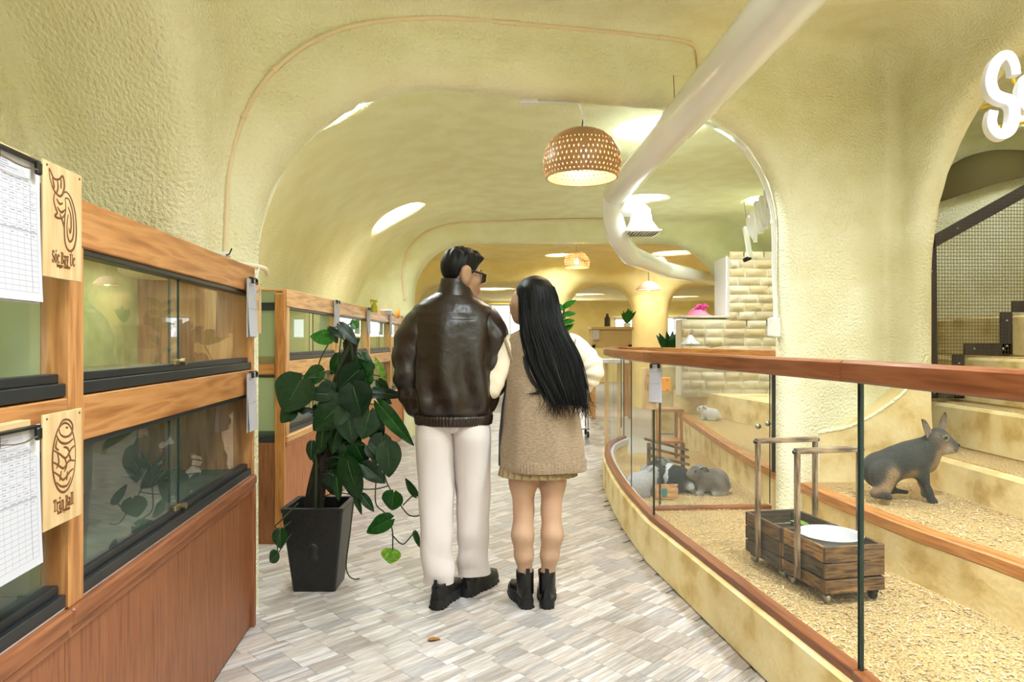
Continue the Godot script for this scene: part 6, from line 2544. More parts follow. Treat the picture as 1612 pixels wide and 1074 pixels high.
func rabbit(label: String, at: Vector3, yaw: float, sc: float, coat: Color, second: Color, pattern: int, len: float) -> void:
	if pattern < 3:
		at.y = 0.102
	var o := thing("rabbit", label, "rabbit", at, "")
	var B := Basis(Vector3.UP, yaw)
	coat = coat.srgb_to_linear()
	second = second.srgb_to_linear()
	var b := Body.new()
	b.k = 70.0
	var q := func(x: float, y: float, z: float) -> Vector3: return at + B * (Vector3(x, y, z) * sc * len / 0.4)
	var s := sc * len / 0.4
	# facing -x; haunch high and round, shoulders lower, head forward
	var hd := Vector3(-0.165, 0.215, 0.02)
	b.egg(q.call(0.055, 0.115, 0), Vector3(0.125, 0.112, 0.105) * s, B * Basis(Vector3.BACK, 0.15), coat)
	b.egg(q.call(-0.04, 0.135, 0), Vector3(0.095, 0.10, 0.088) * s, B, coat)
	b.egg(q.call(-0.105, 0.145, 0), Vector3(0.055, 0.075, 0.065) * s, B, coat if pattern != 1 else second)
	b.egg(q.call(hd.x, hd.y, hd.z), Vector3(0.068, 0.052, 0.048) * s, B * Basis(Vector3.BACK, 0.55), coat)
	b.egg(q.call(hd.x - 0.045, hd.y - 0.03, hd.z), Vector3(0.034, 0.030, 0.030) * s, B, coat if pattern != 2 else second)
	b.egg(q.call(hd.x - 0.015, hd.y - 0.028, hd.z), Vector3(0.035, 0.03, 0.042) * s, B, coat)
	for z in [-1.0, 1.0]:
		b.egg(q.call(0.065, 0.075, z * 0.075), Vector3(0.085, 0.075, 0.04) * s, B, coat)
		b.cap(q.call(0.08, 0.02, z * 0.085), q.call(-0.01, 0.016, z * 0.09), 0.022 * s, 0.018 * s, second if pattern < 2 else coat)
		b.cap(q.call(-0.10, 0.11, z * 0.04), q.call(-0.125, 0.025, z * 0.045), 0.03 * s, 0.018 * s, coat)
		b.cap(q.call(-0.125, 0.018, z * 0.045), q.call(-0.155, 0.015, z * 0.045), 0.018 * s, 0.015 * s, second if pattern < 2 else coat)
	b.egg(q.call(0.185, 0.065, 0), Vector3(0.032, 0.036, 0.032) * s, B, second if pattern < 2 else coat)
	var cf := func(p: Vector3, n: Vector3) -> Color:
		var c: Color = b.colour(p, n)
		var l: Vector3 = B.inverse() * (p - at) / s
		if pattern == 1 and (absf(l.x + 0.03 - l.z * 0.3) < 0.022 + 0.01 * sin(l.y * 60.0)):
			c = second
		if pattern == 0:
			c = c.lerp(Color(0.30, 0.25, 0.20), clampf(0.3 + 0.5 * sin(l.x * 40.0 + l.y * 23.0) * sin(l.z * 37.0), 0.0, 0.6) * (1.0 if l.y > 0.05 else 0.0))
		if pattern == 2 and l.x > 0.06 and l.y > 0.09 and l.z > 0.03:
			c = c.lerp(second, 0.5)
		return c
	var g := Geo.new()
	body_mesh(g, b, 0.011 * s, cf)
	part(o, "body", g, M.fur)
	for z in [-1.0, 1.0]:
		var eg := Geo.new()
		eg.col = coat.lerp(second, 0.25)
		# lop or folded-back ears
		var a: Vector3 = q.call(hd.x + 0.025, hd.y + 0.035, hd.z + z * 0.028)
		var t: Vector3 = q.call(hd.x + 0.115, hd.y + 0.005, hd.z + z * 0.045)
		var mid: Vector3 = q.call(hd.x + 0.07, hd.y + 0.05, hd.z + z * 0.04)
		var sp := spline([a, mid, t], 6)
		var rings := []
		for i in sp.size():
			var f := i / float(sp.size() - 1)
			var w: float = (0.012 + 0.022 * sin(PI * clampf(f * 0.85 + 0.1, 0, 1))) * s
			var ring := PackedVector3Array()
			var tt: Vector3 = (sp[mini(i + 1, sp.size() - 1)] - sp[maxi(i - 1, 0)]).normalized()
			var sd := tt.cross(Vector3.UP).normalized()
			var up := sd.cross(tt)
			for k in 10:
				var an := TAU * k / 10.0
				ring.append(sp[i] + sd * cos(an) * w + up * sin(an) * w * 0.3)
			rings.append(ring)
		eg.loft(rings, true, 3)
		part(o, "ear", eg, M.fur)
		var ey := Geo.new()
		ey.lathe([Vector2(0.0005, 0.007), Vector2(0.006, 0.005), Vector2(0.0085, 0.0)], 12, onto(b, q.call(hd.x - 0.024, hd.y + 0.010, hd.z), B * Vector3(0, 0, z)) - B * Vector3(0, 0, z * 0.002), B * Basis(Vector3.RIGHT, PI / 2 * z))
		part(o, "eye", ey, M.eye)


# ---------------------------------------------------------------- people
const SKIN := Color(0.47, 0.285, 0.185)      # linear


func ring_at(c: Vector3, a: float, b: float, n: int, f: Callable, bas := Basis.IDENTITY, pw := 1.0) -> PackedVector3Array:   # f(angle) moves the outline in or out
	var r := PackedVector3Array()
	for k in n:
		var t := TAU * k / n
		var s := sin(t)
		var co := cos(t)
		var x := signf(co) * pow(absf(co), pw)
		var z := signf(s) * pow(absf(s), pw)
		var m: float = f.call(t)
		r.append(c + bas * Vector3(x * (a + m), 0, z * (b + m)))
	return r


func head(b: Body, c: Vector3, h: Basis, k: float, neck_to: Vector3, col: Color, ears := true) -> void:   # h: right, up, back (so -z is where the face looks)
	var lip := Color(0.52, 0.22, 0.18)
	var q := func(r: float, u: float, f: float) -> Vector3: return c + h * (Vector3(r, u, -f) * k)
	b.egg(q.call(0, 0.03, -0.012), Vector3(0.074, 0.090, 0.094) * k, h, col)
	b.egg(q.call(0, -0.035, 0.032), Vector3(0.060, 0.072, 0.058) * k, h, col)
	for s in [-1.0, 1.0]:
		b.cap(q.call(s * 0.047, -0.068, 0.0), q.call(s * 0.012, -0.100, 0.064), 0.020 * k, 0.017 * k, col)
		b.cap(q.call(s * 0.054, -0.03, 0.0), q.call(s * 0.047, -0.068, 0.0), 0.018 * k, 0.018 * k, col)
		b.egg(q.call(s * 0.040, -0.022, 0.066), Vector3(0.020, 0.018, 0.018) * k, h, col)
		b.cap(q.call(s * 0.012, 0.020, 0.086), q.call(s * 0.042, 0.020, 0.070), 0.009 * k, 0.009 * k, col)
		if ears:
			b.egg(q.call(s * 0.079, -0.010, -0.012), Vector3(0.008, 0.026, 0.014) * k, h * Basis(Vector3.UP, s * -0.45), col.darkened(0.25))  # inner ear darkened, shade of the hollow put into the skin
		var rim := [[0.081, -0.002, 0.000], [0.087, 0.014, -0.006], [0.092, 0.020, -0.018], [0.096, 0.010, -0.030], [0.094, -0.010, -0.031], [0.089, -0.026, -0.024], [0.085, -0.038, -0.014], [0.081, -0.042, -0.006]]
		for i in (rim.size() - 1 if ears else 0):
			b.cap(q.call(s * rim[i][0], rim[i][1], rim[i][2]), q.call(s * rim[i + 1][0], rim[i + 1][1], rim[i + 1][2]), 0.0052 * k, 0.0052 * k, col)
		b.cap(q.call(s * 0.082, -0.012, 0.001), q.call(s * 0.081, -0.024, 0.0), 0.005 * k, 0.005 * k, col)
		if ears:
			b.egg(q.call(s * 0.080, -0.040, -0.008), Vector3(0.008, 0.010, 0.009) * k, h, col)
		b.egg(q.call(s * 0.011, -0.034, 0.096), Vector3(0.009, 0.008, 0.010) * k, h, col)
	b.egg(q.call(0, -0.102, 0.072), Vector3(0.018, 0.015, 0.016) * k, h, col)
	b.cap(q.call(0, 0.012, 0.088), q.call(0, -0.028, 0.108), 0.009 * k, 0.011 * k, col)
	b.cap(q.call(-0.015, -0.060, 0.089), q.call(0.015, -0.060, 0.089), 0.007 * k, 0.007 * k, lip)
	b.cap(q.call(-0.013, -0.071, 0.087), q.call(0.013, -0.071, 0.087), 0.008 * k, 0.008 * k, lip)
	b.cap(q.call(0, -0.055, -0.03), neck_to, 0.054 * k, 0.058 * k, col)


func hand(g: Geo, wrist: Vector3, dir: Vector3, palm: Vector3, side: float, col: Color, curl := 0.5) -> void:   # side +1: thumb to the right of dir seen from the back of the hand
	var b := Body.new()
	b.k = 160.0
	var d := dir.normalized()
	var n := (palm - d * palm.dot(d)).normalized()       # out of the palm
	var s := d.cross(n).normalized() * side
	b.cap(wrist - d * 0.03, wrist + d * 0.01, 0.025, 0.026, col)
	for k in 4:
		b.cap(wrist + d * 0.015 + s * (0.022 - 0.014 * k), wrist + d * 0.085 + s * (0.029 - 0.0195 * k), 0.014, 0.0115, col)
	var lens := [0.072, 0.080, 0.074, 0.058]
	for k in 4:
		var p := wrist + d * 0.088 + s * (0.029 - 0.0195 * k)
		var a := curl * 0.55
		for j in 3:
			var l: float = lens[k] * [0.45, 0.32, 0.23][j]
			var e := (d * cos(a) + n * sin(a) + s * (0.05 - 0.035 * k)).normalized()
			b.cap(p, p + e * l, 0.0088 - 0.0008 * j, 0.0082 - 0.0009 * j, col)
			p += e * l
			a += curl
	var t := wrist + d * 0.025 + s * 0.026
	var e1 := (d * 0.75 + s * 0.75 + n * 0.35).normalized()
	b.cap(t, t + e1 * 0.042, 0.014, 0.0105, col)
	var t2 := t + e1 * 0.042
	var e2 := (d * 0.95 + s * 0.25 + n * 0.4).normalized()
	b.cap(t2, t2 + e2 * 0.03, 0.0100, 0.0090, col)
	b.cap(t2 + e2 * 0.03, t2 + e2 * 0.052, 0.0090, 0.0078, col)
	body_mesh(g, b, 0.0042)


func fold(seed_: float, n1: float, amp: float) -> Callable:
	return func(t: float) -> float: return amp * (0.6 * sin(n1 * t + seed_) + 0.4 * sin((n1 + 3.0) * t + seed_ * 1.7))


func shoe(o: Node3D, called: String, heel: Vector3, dir: Vector3, L: float, m: Material, chunky: float, shaft: float) -> void:   # dir: heel to toe on the floor
	var d := dir.normalized()
	var s := d.cross(Vector3.UP).normalized()
	var B := Basis(s, Vector3.UP, -d)
	# sole
	var g := Geo.new()
	var N := 18
	var outline := func(f: float, k: float) -> float:
		return k * L * (0.135 + 0.045 * sin(PI * clampf((f - 0.35) / 0.65, 0, 1)) - 0.010 * sin(PI * clampf(f / 0.55, 0, 1))) * pow(clampf(sin(PI * clampf(f * 0.96 + 0.02, 0, 1)) * 2.6, 0, 1), 0.5)
	var rings := []
	for r in [[0.0, 0.92], [0.004, 0.98], [0.012, 1.03], [0.028 * chunky, 1.05], [0.036 * chunky, 1.0], [0.040 * chunky, 0.95]]:
		var ring := PackedVector3Array()
		for side in [1.0, -1.0]:
			for i in N:
				var f: float = i / float(N - 1)
				if side < 0:
					f = 1.0 - f
				f = 0.004 + f * 0.992
				var y: float = r[0] + 0.016 * pow(maxf(0.0, f - 0.72) / 0.28, 2.0)
				ring.append(heel + d * (L * (f * 1.0)) + s * side * outline.call(f, r[1]) + Vector3(0, y, 0))
		rings.append(ring)
	g.loft(rings, true, 3)
	for i in 9:   # tread blocks along both edges
		for side in [1.0, -1.0]:
			var f := 0.08 + i * 0.1
			g.box(heel + d * L * f + s * side * outline.call(f, 0.96) + Vector3(0, 0.009 + 0.016 * pow(maxf(0.0, f - 0.72) / 0.28, 2.0), 0), Vector3(0.012, 0.016, 0.018), B, 0.003)
	var root := part(o, called, Geo.new(), m)
	# upper: cross sections along the foot
	var up := Geo.new()
	rings = []
	var base := 0.030 * chunky
	for i in 17:
		var f := 0.015 + 0.965 * i / 16.0
		var hw: float = outline.call(f, 0.95)
		var ht: float = lerpf(0.078, 0.046, smoothstep(0.35, 0.85, f)) * pow(clampf(sin(PI * clampf(f * 0.93 + 0.05, 0, 1)) * 2.2, 0, 1), 0.45)
		if f < 0.45:
			ht = maxf(ht, 0.074)
		var ring := PackedVector3Array()
		for k in 15:
			var a := PI * k / 14.0
			ring.append(heel + d * L * f + s * cos(a) * hw * (1.0 if sin(a) < 0.5 else 1.0 - 0.12 * (sin(a) - 0.5)) + Vector3(0, base - 0.006 + pow(sin(a), 0.72) * ht, 0))
		ring.append(heel + d * L * f + Vector3(0, base - 0.006, 0))
		rings.append(ring)
	up.loft(rings, true, 3)
	# collar or shaft round the ankle
	var ank := heel + d * L * 0.235
	var cr := []
	for y in 7:
		var f := y / 6.0
		var hgt := lerpf(base + 0.03, shaft, f)
		cr.append(ring_at(Vector3(ank.x, hgt + 0.0, ank.z) , lerpf(0.040, 0.044 if shaft > 0.15 else 0.042, f), lerpf(0.058, 0.049, f), 24, func(t: float) -> float: return 0.0015 * sin(t * 5.0 + f * 4.0), B))
	var crin: PackedVector3Array = ring_at(Vector3(ank.x, shaft - 0.004, ank.z), 0.036, 0.042, 24, func(_t: float) -> float: return 0.0, B)
	cr.append(crin)
	up.loft(cr, true, 0)
	var wrap := Geo.new()   # heel counter and overlays give the shoe its stepped look
	for q in [[0.07, 0.050, 0.030], [0.20, 0.040, 0.052], [0.55, 0.035, 0.04]]:
		var rr := []
		for j in 2:
			var ring := PackedVector3Array()
			for k in 15:
				var a := PI * k / 14.0
				var f: float = q[0] + q[2] * j
				ring.append(heel + d * L * f + s * cos(a) * (outline.call(f, 0.97) + 0.0015) + Vector3(0, base - 0.004 + pow(sin(a), 0.7) * (q[1] + 0.02), 0))
			rr.append(ring)
		wrap.loft(rr, false, 0, 1.0)
	root.mesh = null
	var off := origin(root)
	for i in up.v.size():
		up.v[i] -= off
	root.mesh = up.mesh()
	part(root, "sole", g, M.sole_black)
	var tab := Geo.new()
	tab.box(ank - d * (0.047 if shaft > 0.15 else 0.060) + Vector3(0, shaft + 0.006, 0), Vector3(0.020, 0.036, 0.006), B, 0.0025)
	part(root, "pull_tab", tab, m)
	if shaft > 0.15:
		for i in 5:
			var l := Geo.new()
			var yy := 0.095 + i * 0.018
			var cz := ank + d * (0.062 - i * 0.004)
			cz.y = yy
			l.tube([cz - s * 0.022, cz + d * 0.006, cz + s * 0.022], 0.003, 6)
			part(root, "lace", l, m)


func build_man() -> void:
	var x0 := -0.295
	var d0 := 3.42
	var W := func(x: float, y: float, e: float) -> Vector3: return Vector3(x, y, -(d0 + e))
	var o := thing("person", "man seen from behind in brown leather jacket, white trousers and sunglasses, head turned right", "person", Vector3(x0, 0, -d0))
	# body
	var bd := Body.new()
	bd.k = 55.0
	bd.egg(W.call(-0.292, 1.28, 0.0), Vector3(0.155, 0.20, 0.095), Basis.IDENTITY, SKIN)
	bd.egg(W.call(-0.292, 1.05, 0.0), Vector3(0.135, 0.18, 0.085), Basis.IDENTITY, SKIN)
	bd.egg(W.call(-0.292, 0.94, 0.0), Vector3(0.135, 0.09, 0.08), Basis.IDENTITY, SKIN)
	bd.cap(W.call(-0.44, 1.43, 0.0), W.call(-0.15, 1.43, 0.0), 0.055, 0.055, SKIN)
	var arms := [[Vector3(-0.46, 1.42, 0.0), Vector3(-0.515, 1.17, -0.02), Vector3(-0.465, 0.965, 0.13)], [Vector3(-0.125, 1.42, 0.0), Vector3(-0.085, 1.16, -0.02), Vector3(-0.17, 1.07, 0.20)]]
	for a in arms:
		bd.cap(W.call(a[0].x, a[0].y, a[0].z), W.call(a[1].x, a[1].y, a[1].z), 0.048, 0.038, SKIN)
		bd.cap(W.call(a[1].x, a[1].y, a[1].z), W.call(a[2].x, a[2].y, a[2].z), 0.038, 0.026, SKIN)
	var legs := [[Vector3(-0.385, 0.88, 0.0), Vector3(-0.375, 0.48, 0.01), Vector3(-0.362, 0.10, 0.02)], [Vector3(-0.198, 0.88, 0.0), Vector3(-0.205, 0.48, 0.06), Vector3(-0.215, 0.09, 0.165)]]
	for l in legs:
		bd.cap(W.call(l[0].x, l[0].y, l[0].z), W.call(l[1].x, l[1].y, l[1].z), 0.062, 0.048, SKIN)
		bd.cap(W.call(l[1].x, l[1].y, l[1].z), W.call(l[2].x, l[2].y, l[2].z), 0.050, 0.033, SKIN)
	var g := Geo.new()
	body_mesh(g, bd, 0.018)
	# head
	var hc := W.call(-0.252, 1.655, 0.02) as Vector3
	var yaw := deg_to_rad(-62.0)
	var H := Basis(Vector3.UP, yaw) * Basis(Vector3.RIGHT, deg_to_rad(-7.0))
	var hb := Body.new()
	hb.k = 120.0
	head(hb, hc, H, 1.0, W.call(-0.288, 1.47, -0.005), SKIN)
	body_mesh(g, hb, 0.0045)
	hand(g, W.call(arms[0][2].x, arms[0][2].y, arms[0][2].z), Vector3(0.1, -0.8, -0.5), Vector3(1, 0, 0.2), 1.0, SKIN, 0.35)
	hand(g, W.call(arms[1][2].x, arms[1][2].y, arms[1][2].z), Vector3(-0.75, 0.1, -0.5), Vector3(0, -0.4, 1.0), -1.0, SKIN, 0.45)
	part(o, "body", g, M.skin)
	# short black hair, fuller on top
	var hq := func(p: Vector3) -> float:
		var l: Vector3 = H.inverse() * (p - hc)
		var f := -l.z
		var e := Vector3(l.x / 0.083, (l.y - 0.037) / 0.100, (f + 0.014) / 0.103)
		var k0 := e.length()
		var k1 := Vector3(e.x / 0.083, e.y / 0.100, e.z / 0.103).length()
		var dd := k0 * (k0 - 1.0) / maxf(k1, 1e-5)
		# a fuller top and fringe
		var t := Vector3((l.x) / 0.066, (l.y - 0.088) / 0.046, (f - 0.016) / 0.090)
		var t0 := t.length()
		dd = smin(dd, (t0 - 1.0) * 0.046, 0.02)
		dd += 0.0022 * sin(l.x * 190.0 + 4.0 * sin(f * 60.0)) * smoothstep(0.02, 0.10, l.y) + 0.0016 * sin(f * 150.0 + l.x * 80.0) * smoothstep(0.0, 0.08, l.y)
		# hairline: temples, over the ear, nape
		var line := f * 0.80 - (l.y - 0.03) * 0.60 - 0.038
		line = maxf(line, (-0.075 - l.y) + 0.0)
		if f > -0.045:
			line = maxf(line, (0.012 - l.y) * 0.9 + (f - 0.02) * 0.25 - 0.012 + 0.0)
		line = maxf(line, 0.033 - Vector3((absf(l.x) - 0.088) * 0.8, (l.y + 0.016) * 0.9, f + 0.013).length())
		return maxf(dd, line)
	var hg := Geo.new()
	hg.add_mesh(nets(hq, hc - Vector3(0.15, 0.12, 0.15), hc + Vector3(0.15, 0.17, 0.15), 0.0055, 1.4))
	part(o, "hair", hg, M.hair)
	# sunglasses
	var q := func(r: float, u: float, f: float) -> Vector3: return hc + H * Vector3(r, u, -f)
	var sg := Geo.new()
	for s in [-1.0, 1.0]:
		sg.bar(q.call(s * 0.079, 0.010, 0.075), q.call(s * 0.084, 0.016, -0.012), 0.005, 0.010, H.y, 0.0015)
		sg.bar(q.call(s * 0.084, 0.014, -0.010), q.call(s * 0.082, -0.004, -0.035), 0.005, 0.007, H.y, 0.0015)
		sg.bar(q.call(s * 0.079, 0.008, 0.074), q.call(s * 0.070, 0.008, 0.100), 0.006, 0.016, H.y, 0.002)
	var gl := part(o, "sunglasses", sg, M.black_plastic)
	for s in [-1.0, 1.0]:
		var ln := Geo.new()
		var rr := []
		for e in [0.0, 1.0]:
			var ring := PackedVector3Array()
			for k in 20:
				var a := TAU * k / 20.0
				var cx := signf(cos(a)) * pow(absf(cos(a)), 0.5)
				var cy := signf(sin(a)) * pow(absf(sin(a)), 0.5)
				ring.append(q.call(s * 0.040 + cx * 0.032, -0.006 + cy * 0.023, 0.108 - absf(s * 0.040 + cx * 0.032) * 0.16 + e * 0.006))
			rr.append(ring)
		ln.loft(rr, true, 3)
		part(gl, "lens", ln, M.lens)
	var eb := Geo.new()
	for s in [-1.0, 1.0]:
		eb.tube([q.call(s * 0.018, 0.026, 0.093), q.call(s * 0.036, 0.031, 0.086), q.call(s * 0.054, 0.024, 0.070)], [0.003, 0.004, 0.002], 6)
	part(o, "eyebrow", eb, M.hair)

	# trousers: two legs and the seat
	var tg := Geo.new()
	var cols := [[[0.97, -0.370, 0.0, 0.088, 0.120], [0.90, -0.378, 0.0, 0.096, 0.130], [0.84, -0.384, -0.004, 0.099, 0.128], [0.72, -0.386, 0.0, 0.095, 0.112], [0.52, -0.382, 0.005, 0.087, 0.098], [0.32, -0.381, 0.0, 0.077, 0.094], [0.17, -0.372, 0.018, 0.077, 0.088], [0.110, -0.368, 0.025, 0.079, 0.084]], [[0.97, -0.214, 0.0, 0.088, 0.120], [0.90, -0.206, 0.0, 0.096, 0.130], [0.84, -0.200, 0.0, 0.096, 0.128], [0.72, -0.200, 0.022, 0.093, 0.112], [0.52, -0.203, 0.055, 0.087, 0.100], [0.32, -0.206, 0.085, 0.080, 0.096], [0.16, -0.207, 0.15, 0.082, 0.090], [0.108, -0.207, 0.155, 0.084, 0.086]]]
	for leg in 2:
		var rings := []
		var key: Array = cols[leg]
		var N := 44
		for i in N:
			var f := i / float(N - 1) * (key.size() - 1)
			var j := mini(int(f), key.size() - 2)
			var a: Array = key[j]
			var b: Array = key[j + 1]
			var t := f - j
			var y := lerpf(a[0], b[0], t)
			var sy := 0.004 + 0.007 * smoothstep(0.55, 0.15, y)
			var ph := y * 21.0 + leg * 2.0
			var fn := func(an: float) -> float:
				var hang := 0.006 * sin(3.0 * an + leg + y * 3.0) * smoothstep(0.95, 0.5, y)
				var brk := sy * sin(ph * 1.6 + 2.2 * sin(an + leg * 2.0 + y * 4.0)) * smoothstep(0.5, 0.2, y)
				var knee := 0.0035 * sin(ph * 1.1 + 3.0 * an) * exp(-pow((y - 0.5) / 0.12, 2.0))
				return hang + brk * 0.6 + knee
			rings.append(ring_at(W.call(lerpf(a[1], b[1], t), y, lerpf(a[2], b[2], t)), lerpf(a[3], b[3], t), lerpf(a[4], b[4], t), 40, fn, Basis.IDENTITY, 0.9))
		tg.loft(rings, true, 2)
	var seat := []
	for s in [[0.868, 0.06, 0.085], [0.885, 0.13, 0.112], [0.915, 0.178, 0.130], [1.0, 0.172, 0.12]]:
		seat.append(ring_at(W.call(-0.293, s[0], 0.0), s[1], s[2], 40, fold(1.0, 4.0, 0.002), Basis.IDENTITY, 0.85))
	tg.loft(seat, true, 3)
	var tr := part(o, "trousers", tg, M.trousers)
	var seam := Geo.new()
	seam.tube([W.call(-0.293, 0.98, -0.136), W.call(-0.293, 0.90, -0.137), W.call(-0.293, 0.885, -0.118)], 0.0022, 6)
	part(tr, "back_seam", seam, M.trousers)

	# leather jacket: trunk, sleeves, collar, ribbed hem
	var jg := Geo.new()
	var prof := [[0.93, 0.165, 0.13], [0.955, 0.187, 0.150], [0.975, 0.205, 0.165], [1.03, 0.222, 0.172], [1.12, 0.226, 0.168], [1.22, 0.222, 0.160], [1.32, 0.220, 0.150], [1.40, 0.224, 0.140], [1.455, 0.218, 0.126], [1.495, 0.192, 0.112], [1.532, 0.138, 0.094], [1.56, 0.085, 0.078], [1.585, 0.066, 0.066]]
	var rings2 := []
	for i in 60:
		var f := i / 59.0 * (prof.size() - 1)
		var j := mini(int(f), prof.size() - 2)
		var t := f - j
		var y: float = lerpf(prof[j][0], prof[j + 1][0], t)
		var low := smoothstep(1.45, 1.05, y)
		var fn := func(an: float) -> float:
			var back := maxf(0.0, sin(an))   # z towards the camera
			var v := 0.0
			v += 0.013 * low * sin(an * 9.0 + 1.3 * sin(y * 9.0)) 
			v += 0.008 * low * sin(an * 5.0 + 0.8 + y * 3.0)
			v += 0.004 * smoothstep(1.12, 1.0, y) * sin(an * 19.0 + y * 10.0) * smoothstep(0.955, 0.99, y)
			v *= smoothstep(0.955, 1.0, y)
			v += 0.004 * back * sin(y * 38.0 + an * 4.0) * smoothstep(1.2, 1.05, y)
			v += 0.006 * back * exp(-pow((y - 1.38) / 0.07, 2.0)) * cos(an * 7.0 + 0.6)
			v -= 0.004 * exp(-pow((y - 1.435) / 0.006, 2.0)) * back     # yoke seam
			return v
		rings2.append(ring_at(W.call(-0.292 + 0.004 * sin(y * 7.0), y, 0.0), lerpf(prof[j][1], prof[j + 1][1], t), lerpf(prof[j][2], prof[j + 1][2], t), 84, fn, Basis.IDENTITY, 0.92))
	jg.loft(rings2, true, 3)
	var jk := part(o, "jacket", jg, M.leather)
	var sl := [[[-0.37, 1.44, 0.0, 0.070], [-0.435, 1.415, -0.002, 0.090], [-0.482, 1.345, -0.008, 0.093], [-0.507, 1.26, -0.018, 0.086], [-0.512, 1.17, -0.022, 0.082], [-0.503, 1.09, 0.015, 0.078], [-0.485, 1.01, 0.07, 0.072], [-0.472, 0.965, 0.115, 0.058], [-0.466, 0.945, 0.135, 0.044]], [[-0.215, 1.44, 0.0, 0.070], [-0.150, 1.415, 0.0, 0.089], [-0.103, 1.345, -0.006, 0.090], [-0.083, 1.26, -0.015, 0.082], [-0.083, 1.18, -0.012, 0.080], [-0.095, 1.125, 0.035, 0.078], [-0.118, 1.09, 0.10, 0.070], [-0.15, 1.075, 0.17, 0.058], [-0.17, 1.07, 0.20, 0.044]]]
	for si in 2:
		var pts := []
		var rad := []
		for p in sl[si]:
			pts.append(W.call(p[0], p[1], p[2]))
			rad.append(Vector2(p[3], 0))
		var sp := spline(pts, 7)
		var rs := spline(rad, 7)
		var rings := []
		var x := Vector3.RIGHT
		for i in sp.size():
			var t: Vector3 = (sp[mini(i + 1, sp.size() - 1)] - sp[maxi(i - 1, 0)]).normalized()
			x = (x - t * x.dot(t)).normalized()
			var y := t.cross(x)
			var ring := PackedVector3Array()
			for k in 40:
				var a := TAU * k / 40.0
				var r: float = rs[i].x
				var near_elbow := exp(-pow((i - 30.0) / 9.0, 2.0))
				r += 0.006 * sin(i * 0.85 + 2.5 * sin(a + si * 2.0)) * (0.35 + near_elbow) + 0.004 * sin(3.0 * a + i * 0.3)
				ring.append(sp[i] + (x * cos(a) + y * sin(a)) * r)
			rings.append(ring)
		var sgeo := Geo.new()
		sgeo.loft(rings, true, 3)
		part(jk, "sleeve", sgeo, M.leather)
	var hem := Geo.new()
	var hr := []
	for s in [[0.95, -0.012], [0.962, 0.004], [0.945, 0.008], [0.925, 0.006], [0.908, 0.002], [0.905, -0.006]]:
		hr.append(ring_at(W.call(-0.292, s[0], 0.0), 0.188 + s[1], 0.150 + s[1], 240, func(an: float) -> float: return 0.0022 * sin(an * 80.0), Basis.IDENTITY, 0.92))
	hem.loft(hr, true, 0)
	part(jk, "ribbed_hem", hem, M.leather)
	var yk := Geo.new()
	var yp := []
	for k in 25:
		var an := lerpf(0.22, PI - 0.22, k / 24.0)
		yp.append(W.call(-0.292, 1.437 - 0.012 * sin(an), 0.0) + Vector3(cos(an) * 0.219, 0, sin(an) * 0.1335))
	yk.tube(yp, 0.0022, 6)
	part(jk, "yoke_seam", yk, M.leather)
	var cg := Geo.new()
	var cr := []
	for s in [[1.545, 0.100, 0.088], [1.575, 0.082, 0.078], [1.610, 0.074, 0.074], [1.628, 0.072, 0.074], [1.622, 0.066, 0.068], [1.57, 0.062, 0.062]]:
		cr.append(ring_at(W.call(-0.284, s[0], -0.004), s[1], s[2], 48, func(an: float) -> float: return 0.002 * sin(an * 3.0), Basis(Vector3.BACK, -0.06)))
	cg.loft(cr, true, 0)
	part(jk, "collar", cg, M.leather)
	# shoes
	shoe(o, "shoe", Vector3(-0.378, 0, -3.335), Vector3(0.085, 0, -0.27), 0.305, M.shoe_black, 1.25, 0.125)
	shoe(o, "shoe", Vector3(-0.248, 0, -3.505), Vector3(0.14, 0, -0.25), 0.305, M.shoe_black, 1.25, 0.125)


